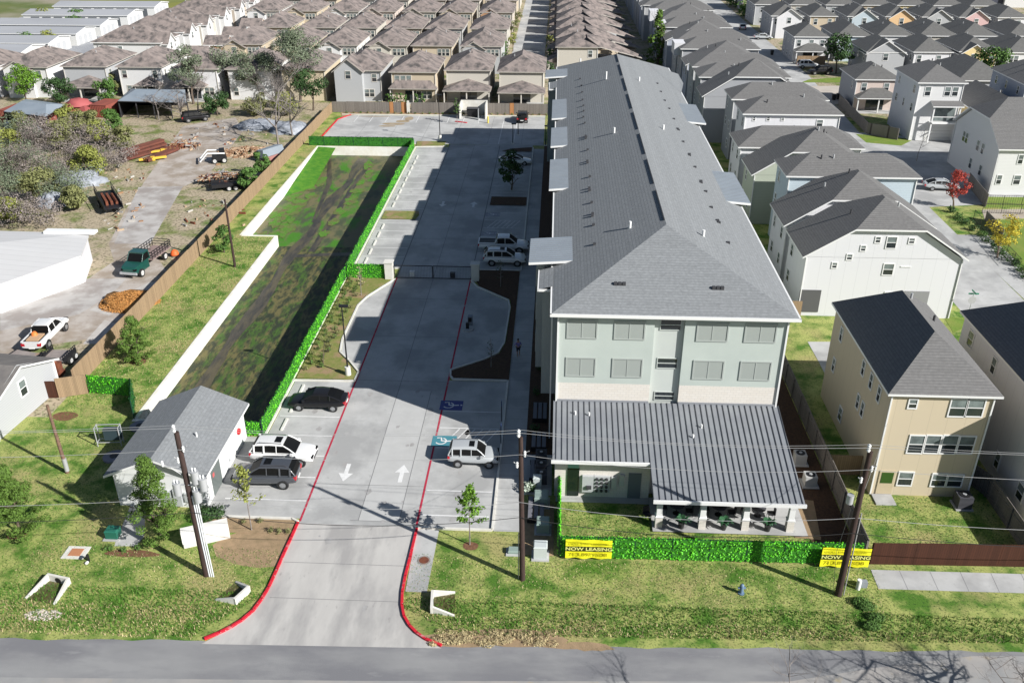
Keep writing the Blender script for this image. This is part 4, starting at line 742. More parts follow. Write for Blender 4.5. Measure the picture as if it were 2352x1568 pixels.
gf = MB(); abox(gf, .5, 7.2, 52.0, 57.2, 0, 3.68); abox(gf, 7.2, 16.5, 52.6, 57.2, 0, 3.7); gf.build('ground_floor_wall', WBRICK, apt)
q = MB(); abox(q, 1.38, 2.22, 51.93, 51.99, .12, 2.5); abox(q, 1.42, 2.18, 51.9, 51.935, 2.55, 2.95, 1); q.build('glass_door', [plain('green_glass', (.008, .018, .013), .1, spec=.5), plain('teal_transom', (.2,.4,.34), .3)], apt)
q = MB(); abox(q, 5.7, 6.6, 51.94, 51.995, .05, 2.2); q.build('service_door', plain('door_grey', (.16,.18,.2)), apt)
mb_ = MB(); abox(mb_, 2.45, 3.25, 51.75, 51.99, .6, 1.95); abox(mb_, 3.28, 4.4, 51.78, 51.99, .6, 1.95); mt = mb_.build('meter_panel', plain('meter_grey', (.5,.52,.53), .5, .2), apt)
q = MB()
for i in range(3):
    for j in range(4): q.cyl(3.48-ox+.34*i, 0, 0, 0, .1) if 0 else q.tube([L(3.48+.34*i, 51.78, .78+.33*j), L(3.48+.34*i, 51.66, .78+.33*j)], [.11, .1], 8)
q.build('electric_meter', TRIM_D, mt); q = MB(); abox(q, 2.75, 3.1, 51.6, 51.75, .95, 1.2); q.build('panel_window', TRIM_D, mt)
for a, b, z0, z1 in ((4.5, 4.85, .9, 1.9), (5.05, 5.4, 1.2, 2.1)): q = MB(); abox(q, a, b, 51.8, 51.99, z0, z1); q.build('switch_box', plain('meter_grey', (0, 0, 0)), apt)
for x in (7.6, 10.53, 13.42, 16.43):   # patio columns
    c = MB(); abox(c, x-.24, x+.24, 48.65, 49.13, .12, 1.0, 0); c.build('column_base', WBRICK, apt); c = MB(); c.loft([[L(x+a*r, 48.89+b*r, z) for a, b in ((-1,-1),(1,-1),(1,1),(-1,1))] for r, z in ((.27, 1.0), (.27, 1.07), (.2, 1.12), (.16, 3.0))]); c.build('column', TRIM, apt)
c = MB(); abox(c, 7.3, 16.75, 48.75, 49.0, 2.98, 3.18); c.build('beam', TRIM, apt)
for x in (8.9, 11.9, 14.8): q = MB(); abox(q, x-.9, x+.9, 52.53, 52.595, .15, 2.4); q.build('patio_door', GLASS, apt)
# patio furniture (each its own thing)
def table_set(x, y, lab, umb=False):
    t = thing('patio_table', lab, 'table', (x, y, .12), 0, 'patio tables under the metal roof'); q = MB(); q.cyl(0, 0, .7, .74, .5, n=16); q.build('tabletop', plain('table_dark', (.08,.08,.09)), t); q = MB(); q.cyl(0, 0, 0, .7, .04); q.cyl(0, 0, 0, .03, .25); q.build('pedestal', BLACKM, t)
    if umb: u = thing('parasol', 'pale folded-out parasol standing over the patio table behind the third column', 'parasol', (x+.1, y+.3, .12)); q = MB(); q.tube([(0, 0, 2.0), (0, 0, 2.5)], [1.35, .03], 8, cap=False, smooth=False); q.build('canopy', plain('parasol_cloth', (.6,.58,.53), .9), u); q = MB(); q.cyl(0, 0, 0, 2.5, .03); q.build('pole', GALV, u)
def chair(x, y, rz, lab):
    t = thing('patio_chair', lab, 'chair', (x, y, .12), rz, 'patio chairs under the metal roof'); q = MB(); q.box(-.24, .24, -.24, .24, .4, .45); q.build('seat', plain('chair_dark', (.03,.03,.035)), t); q = MB(); q.box(-.24, .24, .2, .25, .45, .95); q.build('backrest', plain('chair_dark', (0, 0, 0)), t)
    for a in (-.21, .21):
        for b in (-.21, .21): q = MB(); q.cyl(a, b, 0, .4, .02, n=5); q.build('leg', BLACKM, t)
for i, x in enumerate((9.0, 11.9, 14.6)):
    nm = ('left', 'middle', 'right')[i]; table_set(x, 50.3, f'round dark patio table behind the {("first","second","third")[i]} palm pot from the left', i == 2)
    chair(x-.9, 50.4, math.pi/2, f'dark patio chair left of the {nm} round patio table'); chair(x+.85, 50.1, -math.pi/2, f'dark patio chair right of the {nm} round patio table'); chair(x, 51.2, 0, f'dark patio chair behind the {nm} round patio table')
chair(6.9, 49.6, .4, 'dark lounge chair on the slab left of the first column')
def palm(x, y, lab):
    t = thing('potted_palm', lab, 'potted plant', (x, y, .12), 0, 'potted palms along the patio edge'); q = MB(); q.cyl(0, 0, 0, .42, .17, .24, 10); q.build('pot', plain('pot_dark', (.03,.03,.03), .5), t); rn_ = random.Random(int(x*10)); f = MB()
    for k in range(15):
        a = k*2.4; L_ = rn_.uniform(.45, .72); P = [Vector((0, 0, .4))+Vector((math.cos(a)*L_*u, math.sin(a)*L_*u, .75*u*(1.35-u)*1.3)) for u in (0, .35, .7, 1)]; n = Vector((-math.sin(a), math.cos(a), 0)); ws = (.02, .09, .07, .0)
        for i in range(3): f.add([P[i]-n*ws[i], P[i]+n*ws[i], P[i+1]+n*ws[i+1], P[i+1]-n*ws[i+1]], [(0, 1, 2, 3)])
    f.build('fronds', leafmat('palm_leaf', (.02,.075,.03)), t)
for i, x in enumerate((9.15, 12.0, 14.95)): palm(x, 48.75, f'dark potted palm on the patio edge, {("left","middle","right")[i]} one between the white columns')
# left side walk: raised patios with seats, seen in the shade
for i, (y0, y1) in enumerate(((48.6, 51.6), (53.2, 56.0), (57.2, 59.8), (61.2, 64.2))):
    t = thing('side_bench', f'dark slatted bench set in the shade by the left wall, {("nearest","second nearest","third nearest","farthest")[i]} to the street', 'bench', (-.75, (y0+y1)/2, 0), 0, 'benches along the shaded left wall'); h = (y1-y0)/2
    for k in range(3): q = MB(); q.box(-.55+.4*k, -.25+.4*k, -h*.8, h*.8, .42, .47); q.build('seat_slat', plain('bench_grey', (.16,.16,.18)), t)
    q = MB(); [q.box(-.6, .6, s*h*.8-.05, s*h*.8+.05, 0, .42) for s in (-1, 1)]; q.build('frame', BLACKM, t)
for i, (x, y) in enumerate(((-1.1, 52.4), (-1.2, 60.4), (-1.15, 66), (-1.0, 70.2), (-1, 75.5), (-1, 80.2))): bush('dark_shrub', f'dark shrub in the bed by the shaded left wall, {ORD[i]} from the street', (x, y), .55, .8, LF['dark'], 160, .07, 'shrubs by the shaded left wall', i)
# person walking on the side pavement
def person(x, y, rz, label):
    t = thing('person', label, 'person', (x, y, .04), rz); v = [(0,0,.93),(0,.0,1.15),(0,.02,1.38),(0,.02,1.47),(0,.03,1.56),(.1,0,.86),(.14,.08,.5),(.13,-.05,.08),(.13,.12,.03),(-.1,0,.86),(-.12,-.12,.5),(-.12,-.3,.12),(-.12,-.17,.04),(.2,0,1.38),(.29,-.02,1.12),(.25,.14,.9),(-.2,0,1.38),(-.33,.0,1.14),(-.2,.18,1.1),(0,.04,1.68)]
    e = [(0,1),(1,2),(2,3),(3,4),(4,19),(0,5),(5,6),(6,7),(7,8),(0,9),(9,10),(10,11),(11,12),(2,13),(13,14),(14,15),(2,16),(16,17),(17,18)]; rad = [.15,.14,.15,.055,.09,.09,.065,.045,.04,.09,.065,.045,.04,.07,.045,.035,.07,.045,.035,.085]
    def skin(nm, keep, m, k=1.0):
        idx = sorted({i for a in keep for i in e[a]}); mp = {j: n for n, j in enumerate(idx)}; me = bpy.data.meshes.new(nm); me.from_pydata([v[j] for j in idx], [(mp[e[a][0]], mp[e[a][1]]) for a in keep], []); o = link(nm, me, t); me.materials.append(m)
        md = o.modifiers.new('s', 'SKIN'); 
        for n, j in enumerate(idx): sv = me.skin_vertices[0].data[n]; sv.radius = (rad[j]*k, rad[j]*k*.85); sv.use_root = (n == 0)
        o.modifiers.new('u', 'SUBSURF').levels = 1; return o
    skin('body', range(19), plain('skin', (.35,.2,.14), .6)); skin('shirt', (0, 1, 13, 14, 16, 17), plain('lilac_shirt', (.22,.18,.42), .8), 1.16); skin('trousers', (5, 6, 9, 10), plain('dark_trousers', (.012,.014,.03), .8), 1.2)
    h = MB(); h.dome((0, .03, 1.68), .098, .105, .12, 10, 4); h.build('hair', plain('dark_hair', (.012,.01,.01), .8), t)
person(at(1190, 818).x, at(1190, 818).y, .3, 'person in a lilac shirt and dark trousers walking on the shaded side pavement')
# ================================================================== UTILITY BUILDING
ux, uy = -27.0, 53.9; ub = thing('utility_building', 'small white gabled building with grey shingle roof beside the parking bay', 'building', (ux, uy, 0)); w2, d2, e2 = 3.15, 4.45, 2.95
q = MB(); wallbox(q, -w2, w2, -d2, d2, 0, e2); WU = mat('white_plank', (.68,.69,.68), (.63,.64,.63), scale=.6)
for sg in (-1, 1): q.add([(-w2, sg*d2, e2), (w2, sg*d2, e2), (0, sg*d2, e2+w2*.42)], [(0, 1, 2) if sg < 0 else (2, 1, 0)])
q.build('wall', WU, ub); q = MB(); roof(q, -w2-.42, w2+.42, -d2-.5, d2+.45, e2-.08, .42, 'gable_y', th=.18); ur = q.build('roof', [SH_GREY, TRIM, TRIM], ub)
q = MB(); q.cyl(1.7, -1.0, 3.4, 4.0, .07, n=6); q.build('vent_pipe', TRIM, ur)
q = MB(); q.box(w2+.005, w2+.05, -3.1, -1.4, .02, 2.35); dr = q.build('door', plain('door_grey_green', (.13,.15,.145), .5), ub); q = MB(); q.obox((w2+.06, -2.75, 1.45), (.004, 0, 0), (0, .16, 0), .32); q.build('warning_sign', plain('sign_pink', (.55,.12,.12)), dr)
q = MB(); q.cyl(0, 0, 0, 0, .1) if 0 else q.tube([(w2+.01, 2.9, 1.55), (w2+.14, 2.9, 1.55)], [.27, .25], 14); q.build('alarm_bell', plain('bell_red', (.55,.02,.03), .4), ub); q = MB(); q.box(w2+.01, w2+.1, .3, .45, .6, .75); q.build('hose_outlet', GALV, ub)
q = MB(); q.box(.2, .75, -d2-.22, -d2-.005, .3, 1.4); q.box(.95, 1.5, -d2-.25, -d2-.005, .25, 1.6); q.box(1.7, 2.0, -d2-.18, -d2-.005, .6, 1.3); q.build('electric_box', plain('meter_grey', (0, 0, 0)), ub)
# white-framed climbing gate and round covers in its shade
t = thing('metal_rack', 'pale steel pipe rack standing in the grass behind the white utility building', 'rack', (*at(255, 1020)[:2], 0), .1); P = [(-.9,-.25,0), (.9,-.25,0), (-.9,.3,0), (.9,.3,0)]
for p in P: q = MB(); q.cyl(p[0], p[1], 0, 1.7, .045, n=6); q.build('post', GALV, t)
for z in (.35, 1.65): q = MB(); [q.tube([(a[0], a[1], z), (b[0], b[1], z)], .035, 6) for a, b in ((P[0], P[1]), (P[2], P[3]), (P[0], P[2]), (P[1], P[3]))]; q.build('rail', GALV, t)
q = MB(); q.box(-.3, .9, -.2, .25, .5, 1.5); q.build('backflow_valve', plain('valve_dark', (.03,.05,.06)), t)
for u, v, l in ((262, 1050, 'round grey concrete tank lid in the shade left of the utility building'), (322, 980, 'round dark tank lid at the back corner of the utility building')):
    p = at(u, v); t = MB(); t.cyl(0, 0, 0, .14, .8, n=24); t.cyl(0, 0, .14, .18, .3, n=12, mi=1); tag(t.build('tank_lid', [plain('lid_grey', (.2,.2,.24)), TRIM_D], loc=(p.x, p.y, 0)), l, 'tank lid', 'tank lids')
# ================================================================== IVY SCREENS AND FENCES
ivy_fence('ivy_fence', 'long bright ivy screen between the basin and the long far parking bay', [(-22.55, 88.6), (-22.55, 140.9)], 1.5, 'ivy screens', 55, (1, -1), 1)
ivy_fence('ivy_fence', 'bright ivy screen between the basin and the near planted island', [(-22.6, 58.5), (-22.6, 88.5)], 1.5, 'ivy screens', 85, (1, -1), 2)
ivy_fence('ivy_fence', 'short ivy screen joining the utility building to the basin hedge', [(-23.9, 58.6), (-22.75, 58.6)], 1.3, 'ivy screens', 160, (1, -1), 3)
ivy_fence('ivy_fence', 'short ivy screen facing the street beside the white gate pillar', [(-22.4, 89.4), (-18.3, 89.4)], 1.7, 'ivy screens', 130, (1, -1), 4)
ivy_fence('ivy_fence', 'dark ivy screen along the far end of the basin', [(-39.6, 141.4), (-22.75, 141.3)], 1.5, 'ivy screens', 60, (1, -1), 5, leafmat('deep_ivy', (.012,.075,.02)))
ivy_fence('ivy_fence', 'long bright ivy screen along the front lawn between the two yellow banners', [(.95, 45.55), (20.3, 45.75)], 1.75, 'ivy screens', 120, (-1, 1), 6)
ivy_fence('ivy_fence', 'ivy screen running back from the left yellow banner to the white brick wall', [(.85, 45.6), (.85, 52.0)], 1.75, 'ivy screens', 110, (1, -1), 7)
ivy_fence('ivy_fence', 'ivy screen behind the utility building meeting the tan fence', [(-39.4, 64.4), (-35.4, 63.9)], 1.7, 'ivy screens', 100, (1, -1), 8)
ivy_fence('ivy_fence', 'dark green ivy panel turned end-on behind the utility building', [(-35.3, 63.8), (-33.8, 60.4)], 1.8, 'ivy screens', 90, (1, -1), 9, leafmat('deep_ivy', (0, 0, 0)))
fence('wood_fence', 'long tan board fence between the basin lawn and the gravel yard', [(-40.85, 65.0), (-40.85, 163.2)], 1.9, FENCE_T, 'board fences', panel='board_panel')
fence('wood_fence', 'weathered grey board fence across the far end of the car park', [(-40.8, 163.4), (-30.3, 163.4)], 1.95, FENCE_G, 'board fences'); fence('wood_fence', 'weathered grey board fence behind the bin enclosure', [(-26.3, 163.4), (-8.4, 163.4)], 1.95, FENCE_G, 'board fences')
fence('wood_fence', 'grey board fence to the right of the white bin enclosure', [(-7.6, 163.4), (-.2, 163.4)], 1.95, FENCE_G, 'board fences')
for x0, x1, l in ((-30.25, -29.6, 'new orange cedar patch in the far fence, leftmost'), (-28.1, -27.2, 'new orange cedar patch in the far fence beside the white pillar'), (-8.35, -7.65, 'new orange cedar patch in the far fence right of the bin enclosure')): fence('cedar_panel', l, [(x0, 163.38), (x1, 163.38)], 2.0, FENCE_O, 'cedar patches in the far fence')
fence('wood_fence', 'short grey fence piece between the two cedar patches', [(-29.55, 163.4), (-28.15, 163.4)], 1.95, FENCE_G, 'board fences')
fence('wood_fence', 'tan board fence stub between the grey house and the ivy screen', [(-41.6, 63.4), (-39.5, 64.2)], 1.85, FENCE_T, 'board fences'); fence('wood_fence', 'dark brown board gate beside the grey house', [(-43.6, 63.2), (-41.7, 63.4)], 1.6, FENCE_R, 'board fences')
fence('wood_fence', 'shaded grey board fence between the apartment building and the beige house', [(20.6, 45.9), (20.6, 81.8)], 1.9, FENCE_G, 'board fences', panel='board_panel'); fence('wood_fence', 'long shaded board fence behind the white townhouses', [(20.8, 82), (20.8, 160)], 1.9, FENCE_G, 'board fences')
fence('wood_fence', 'tan board fence at the foot of the white townhouse', [(20.8, 81.9), (24.8, 81.9)], 1.85, FENCE_T, 'board fences'); fence('wood_fence', 'short tan fence left of the white driveway pad', [(20.7, 77.4), (22.3, 77.4)], 1.85, FENCE_T, 'board fences')
fence('wood_fence', 'dark red-brown stained fence along the pavement in front of the beige house', [(20.95, 45.85), (40, 46.3)], 1.75, FENCE_R, 'board fences'); fence('wood_fence', 'grey fence closing the yard left of the beige house', [(20.7, 55.6), (23.1, 55.6)], 1.7, FENCE_T, 'board fences')
fence('wood_fence', 'weathered fence between the beige house yard and the right neighbour', [(31.4, 46.2), (31.4, 53.5), (30.3, 56)], 1.8, FENCE_G, 'board fences')
q = MB()
for k in range(24): q.tube([(-.0, 0+.8*k, 0), (0, .8*k, 1.7)], .03, 5)
for z in (.2, 1.6): q.tube([(0, 0, z), (0, 18.6, z)], .025, 5)
# gate pillars and sliding gate
for x, l in ((-17.75, 'white gate pillar at the left of the drive beside the ivy screen'), (-8.35, 'pale gate pillar on the shaded right of the drive')):
    t = thing('gate_pillar', l, 'pillar', (x, 89.5, 0), 0, 'gate pillars'); q = MB(); q.box(-.42, .42, -.42, .42, 0, 1.95); q.build('shaft', CONC_WHITE, t); q = MB(); q.box(-.5, .5, -.5, .5, 1.95, 2.07); q.build('cap', CONC_WHITE, t)
t = thing('driveway_gate', 'black double swing gate of thin rails closed across the drive', 'gate', (-13, 89.6, 0))
for sg in (-1, 1):
    q = MB(); a, b = (-4.2, -.05) if sg < 0 else (.05, 4.2)
    for z in (.12, 1.55): q.tube([(a, 0, z), (b, 0, z)], .045, 6)
    for k in range(26): x = a+(b-a)*k/25; q.tube([(x, 0, .12), (x, 0, 1.55)], .05 if k in (0, 25) else .01, 4)
    q.build('gate_leaf', BLACKM, t)
for x, y, l in ((-15.4, 90.4, 'white gate motor box on the left of the drive'), (-10.9, 90.2, 'dark gate motor box on the right of the drive')): t = MB(); t.box(-.25, .25, -.2, .2, 0, .5); t.box(-.28, .28, -.23, .23, .5, .56); tag(t.build('gate_motor', TRIM if x < -12 else TRIM_D, loc=(x, y, 0)), l, 'gate motor', 'gate motors')
t = thing('keypad_island', 'small kerbed island with keypad post in the shaded turnaround', 'keypad', (*at(1075, 757)[:2], 0)); q = MB(); q.tube([(0, 0, 0), (0, 0, .14)], [.55, .55], 16); q.build('kerb_ring', CONC, t); q = MB(); q.box(-.2, .1, -.1, .15, .14, .75); q.build('stand', BLACKM, t); q = MB(); q.box(-.1, .35, .9, 1.4, .0, .95); q.build('keypad_box', plain('keypad_grey', (.2,.22,.25)), t); q = MB(); q.box(-.05, .28, .88, .9, .4, .85); q.build('screen', BLACKM, t)
# bin enclosure, with bin and yellow bollard
cx = at(1090, 262); t = thing('bin_enclosure', 'white walled bin enclosure against the far fence', 'enclosure', (cx.x, 161.0, 0))
q = MB(); q.box(-2.4, 2.4, 2.0, 2.2, 0, 2.6); q.box(-2.4, -2.2, -1.5, 2.0, 0, 2.5); q.box(2.2, 2.4, -1.5, 2.0, 0, 2.5); q.build('wall', CONC_WHITE, t); q = MB(); q.box(-2.42, 2.42, 1.98, 2.22, 2.6, 2.7); q.build('coping', TRIM_D, t); q = MB(); q.box(1.0, 1.1, -2.2, -1.4, .1, 1.9); q.build('gate_leaf', plain('gate_grey', (.3,.31,.32)), t)
t = thing('waste_bin', 'large black waste bin inside the white enclosure', 'bin', (cx.x-.2, 161.6, 0)); q = MB(); q.loft([[(-.9,-.6,.1),(.9,-.6,.1),(.9,.6,.1),(-.9,.6,.1)], [(-1,-.75,1.3),(1,-.75,1.3),(1,.75,1.5),(-1,.75,1.5)]]); q.build('body', BLACKM, t); q = MB(); q.box(-1.02, 1.02, -.78, .78, 1.45, 1.52); q.build('lid', TRIM_D, t)
t = MB(); t.cyl(0, 0, 0, 1.1, .12, n=10); t.dome((0, 0, 1.1), .12, .12, .08, 10, 3); tag(t.build('bollard', plain('bollard_yellow', (.7,.55,.03)), loc=(*at(1121, 283)[:2], 0)), 'yellow bollard at the right corner of the bin enclosure', 'bollard')
t = MB(); t.box(-.28, .28, -.05, .05, 0, 1.9); t.box(-.2, .2, -.07, .07, 1.9, 2.3); tag(t.build('transformer_pillar', CONC_WHITE, loc=(-26.8, 163.1, 0)), 'slim white pillar standing in the far fence line', 'pillar')
# ================================================================== POLES, WIRES, LAMPS
def uplamp(name, label, x, y, h=6.6, base=.9): 
    t = thing(name, label, 'lamp post', (x, y, 0), 0, 'car park lamp posts'); q = MB(); q.cyl(0, 0, 0, base, .27, .25, 16); q.build('concrete_base', CONC_WHITE, t); q = MB(); q.tube([(0, 0, base), (0, 0, h)], [.075, .05], 8); q.build('pole', BLACKM, t); q = MB(); q.box(-.22, .55, -.18, .18, h-.05, h+.09); q.build('lamp_head', BLACKM, t)
p = at(800, 862); uplamp('lamp_post', 'black lamp post on a white concrete base at the tip of the planted island', p.x, p.y, 6.8)
p = at(1011, 323); uplamp('lamp_post', 'black lamp post on a white base beside the far grass island', p.x, p.y, 7.4)
for i, (u, v) in enumerate(((1178, 330), (1190, 310), (1253, 335))): p = at(u, v); uplamp('shaded_post', f'thin dark post in the shade near the far end of the drive, {("left","middle","right")[i]} of three', p.x, p.y, 3.2, .1)
INS = plain('insulator', (.72,.73,.72), .3)
def upole(label, u, v, ut, vt, r=.19, hint=10.9, arms=()):
    b = at(u, v); tp = aty(ut, vt, b.y); t = thing('utility_pole', label, 'utility pole', (b.x, b.y, 0), 0, 'wooden utility poles'); q = MB(); top = Vector((tp.x-b.x, 0, tp.z)); q.tube([(0, 0, -.1), top*.5, top], [r, r*.85, r*.68], 12); q.build('pole', WOODP, t); return t, b, top
PM, bM, tM = upole('dark wooden utility pole in the middle, at the corner of the parking bay', 1200, 1330, 1196, 1003)
PL, bL, tL = upole('dark wooden utility pole with transformers and conduits, left of the driveway', 475, 1320, 405, 992, .22)
PR, bR, tR = upole('dark wooden utility pole in front of the right yellow banner', 1925, 1365, 1999, 1037, .22)
def insulator(par, p, l=.35, r=.06): q = MB(); q.tube([p, Vector(p)+Vector((0, 0, l))], [r, r*.7], 8); [q.tube([Vector(p)+Vector((0, 0, l*k)), Vector(p)+Vector((0, 0, l*k+.03))], [r*1.5, r*1.3], 8) for k in (.2, .5, .8)]; q.build('insulator', INS, par)
for par, tp in ((PM, tM), (PL, tL), (PR, tR)):
    insulator(par, tp+Vector((-.12, 0, 0)), .5, .08); insulator(par, tp+Vector((.25, -.1, -1.3)), .4); insulator(par, tp+Vector((-.2, -.1, -2.1)), .4)
    q = MB(); q.tube([tp+Vector((0, 0, -1.2)), tp+Vector((.5, -.1, -.9))], .03, 5); q.tube([tp+Vector((0, 0, -2.2)), tp+Vector((-.4, -.1, -1.7))], .03, 5); q.build('bracket', GALV, par)
q = MB(); q.tube([tL+Vector((0, 0, -2.5)), tL+Vector((-1.2, -.1, -2.4))], .04, 6); q.tube([tL+Vector((0, 0, -3.2)), tL+Vector((-.75, -.1, -2.5))], .03, 5); q.build('crossarm', GALV, PL); insulator(PL, tL+Vector((-1.2, -.1, -2.4)), .4)
for k, (dx, dz) in enumerate(((.65, -3.5), (1.05, -4.0), (.55, -4.9), (-.6, -4.4))):
    q = MB(); c = tL+Vector((dx, -.15, dz)); q.tube([c, c+Vector((0, 0, .85))], [.24, .24], 12); tf = q.build('transformer', GALV, PL); insulator(tf, c+Vector((.08, 0, .85)), .25, .04); insulator(tf, c+Vector((-.1, 0, .85)), .25, .04)
q = MB(); q.tube([tL+Vector((-.8, -.1, -3.7)), tL+Vector((1.3, -.1, -3.7))], .05, 6); q.build('crossarm', GALV, PL)
for k in range(3): q = MB(); x = .22+.13*k; q.tube([(x, -.12, 0), (x-.04, -.12, 3), tL+Vector((x, -.12, -4.5))], .05, 6); q.build('conduit', plain('conduit_white', (.62,.64,.66), .4), PL)
q = MB(); q.tube([tR*.97, Vector((-.5, .4, 3.1)), (-.3, .1, .05)], .012, 4); q.tube([(.28, -.1, .1), tR*.6+Vector((.25, -.1, 0))], .04, 6); q.build('conduit', plain('conduit_grey', (.3,.3,.3)), PR); q = MB(); c = tR*.66+Vector((-.55, 0, 0)); q.tube([c, c+Vector((0, 0, .6))], .2, 10); q.build('transformer', GALV, PR)
q = MB(); q.tube([(-.25, 0, .05), tM*.35+Vector((-.2, 0, 0))], .03, 5); q.build('cable_loop', plain('cable_pale', (.4,.4,.4)), PM)
def wire(a, b, sag, label, r=.017, m=None, n=14):
    a, b = Vector(a), Vector(b); q = MB(); q.tube([a.lerp(b, k/n)-a-Vector((0, 0, sag*4*(k/n)*(1-k/n))) for k in range(n+1)], r, 4, smooth=False); return tag(q.build('overhead_wire', m or WIRE, loc=a), label, 'wire', 'overhead wires')
WIRE = plain('wire_alu', (.42,.42,.42), .5, .2); WB = plain('wire_black', (.03,.03,.03), .6)
TL, TM, TR = (Vector((b.x, b.y, 0))+t for b, t in ((bL, tL), (bM, tM), (bR, tR))); WL = Vector((-54, 41.5, 10.6)); WR = Vector((47, 43.6, 10.6))
nm = [('far left', WL, TL), ('left', TL, TM), ('right', TM, TR), ('far right', TR, WR)]
for i, (w_, a, b) in enumerate(nm):
    for k, (dy, dz, lv, m, r_) in enumerate(((-.2, .4, 'topmost', WIRE, .012), (.5, .15, 'second', WIRE, .010), (-.2, -1.1, 'third', WIRE, .012), (-.15, -4.6, 'pale low', WIRE, .014), (-.2, -5.7, 'dark lowest', WB, .018))):
        d = Vector((0, dy, dz)); wire(a+d, b+d, .35+.12*k, f'{lv} overhead wire of the {w_} span along the street', r_, m)
wire(TM+Vector((0, 0, -4)), Vector((.5, 52, 3.8)), .3, 'service wire from the middle pole to the white brick wall', .007, WB); wire(TR+Vector((0, 0, -4)), Vector((23.4, 53.4, 6)), .3, 'service wire from the right pole to the beige house', .012, WIRE)
for (u, v, ut, vt, l) in ((155, 1085, 108, 930, 'weathered thin wooden pole on the left lawn beside the grey house'), (540, 613, 516, 458, 'thin leaning wooden pole standing beside the tan fence')):
    b = at(u, v); tp = aty(ut, vt, b.y); t = thing('wood_post', l, 'pole', (b.x, b.y, 0), 0, 'bare wooden poles'); q = MB(); q.tube([(0, 0, -.1), (tp.x-b.x, 0, tp.z)], [.15, .1], 10); q.build('pole', mat('old_pole', (.22,.13,.09), (.13,.085,.06), scale=4) if u < 200 else WOODP, t)
    if u < 200: q = MB(); q.cyl(.03, -.02, .2, 1.3, .17, n=10); q.build('metal_sleeve', GALV, t)
# ================================================================== BANNERS, SIGN, BOXES
def banner(u0, u1, v, label):
    a, b = at(u0, v), at(u1, v); cx_ = (a.x+b.x)/2; w_ = b.x-a.x; t = thing('leasing_banner', label, 'banner', (cx_, 45.28, 0), math.atan2(.2, 19.35), 'yellow banners on the ivy screen'); q = MB(); n = 14; Yl = plain('banner_yellow', (.86,.80,.02), .6); rn_ = random.Random(int(u0))
    H0, H1 = .22, 1.72
    def zlow(k): return H0+.05*math.sin(k*1.3+u0)
    vs = []; 
    for k in range(n+1): x = -w_/2+w_*k/n; vs += [(x, .03*math.sin(k*.9), zlow(k)), (x, .03*math.sin(k*.9), H1), (x, .02+.03*math.sin(k*.9), zlow(k)), (x, .02+.03*math.sin(k*.9), H1)]
    q.add(vs, [f for k in range(n) for f in ((4*k, 4*k+4, 4*k+5, 4*k+1), (4*k+2, 4*k+3, 4*k+7, 4*k+6), (4*k+1, 4*k+5, 4*k+7, 4*k+3), (4*k, 4*k+2, 4*k+6, 4*k+4))]); q.build('sheet', Yl, t)
    q = MB(); q.box(-w_/2+.01, w_/2-.01, -.055, -.04, .83, 1.22); q.build('dark_band', plain('banner_dark', (.035,.04,.01), .6), t)
    text_mesh('NOW LEASING', .36, plain('banner_lemon', (.82,.82,.25), .6), 'lettering', t, (0, -.06, 1.02), (R(90), 0, 0), 1.22*w_/2.95); text_mesh('713.897.9508', .38, plain('banner_ochre', (.42,.37,.01), .6), 'lettering', t, (0, -.05, .55), (R(90), 0, 0), 1.08*w_/2.75, bold=.004); text_mesh('KNOLL STREET CROSSING', .24, plain('banner_olive', (.52,.50,.01), .6), 'lettering', t, (0, -.05, 1.43), (R(90), 0, 0), .98*w_/3.3, bold=0)
banner(1298, 1403, 1278, 'yellow NOW LEASING banner at the left end of the front ivy screen'); banner(1876, 1985, 1292, 'yellow NOW LEASING banner behind the right utility pole')
c = at(475, 1240); t = thing('monument_sign', 'slanted white concrete monument sign on the lawn behind the left utility pole', 'sign', (c.x, c.y, 0), R(24)); q = MB(); q.box(-1.5, 1.5, -.28, .28, 0, 1.25); q.build('slab', mat('white_slab', (.78,.77,.74), (.7,.68,.63), scale=2), t); q = MB(); q.box(-1.45, 1.5, -.36, -.28, 0, .35); q.build('base_course', WBRICK, t)
def xbox(name, u, v, w_, d_, h, label, cat, m, group=None, rz=0):
    p = at(u, v); t = thing(name, label, cat, (p.x, p.y, 0), rz, group); q = MB(); q.box(-w_/2, w_/2, -d_/2, d_/2, .08, h); o = q.build('cabinet', m, t); q = MB(); q.add([(-w_/2-.03, -d_/2-.03, h-.02), (w_/2+.03, -d_/2-.03, h-.02), (w_/2+.03, d_/2+.03, h-.02), (-w_/2-.03, d_/2+.03, h-.02), (-w_/2+.03, -d_/2+.03, h+.07), (w_/2-.03, -d_/2+.03, h+.07), (w_/2-.03, d_/2-.03, h+.07), (-w_/2+.03, d_/2-.03, h+.07)], [(4,5,6,7), (0,1,5,4), (1,2,6,5), (2,3,7,6), (3,0,4,7), (3,2,1,0)]); q.build('lid', m, t); q = MB(); q.box(-w_/2-.15, w_/2+.15, -d_/2-.15, d_/2+.15, 0, .08); q.build('pad', CONC, t); return t
GB = plain('cabinet_green', (.24,.31,.28), .5); GP = plain('cabinet_pale', (.50,.54,.53), .5)
xbox('transformer_cabinet', 1243, 1156, .95, 1.0, .8, 'green transformer cabinet nearest the building, right of the middle pole', 'cabinet', GB, 'green utility cabinets'); xbox('transformer_cabinet', 1247, 1217, .85, .9, .8, 'green transformer cabinet half in shadow, second from the building', 'cabinet', GB, 'green utility cabinets'); xbox('transformer_cabinet', 1241, 1277, .85, .75, 1.0, 'pale sunlit utility cabinet at the edge of the front lawn', 'cabinet', GP, 'green utility cabinets'); xbox('meter_box', 1180, 1268, .7, .5, .25, 'low green ground box just left of the middle pole', 'box', GB)
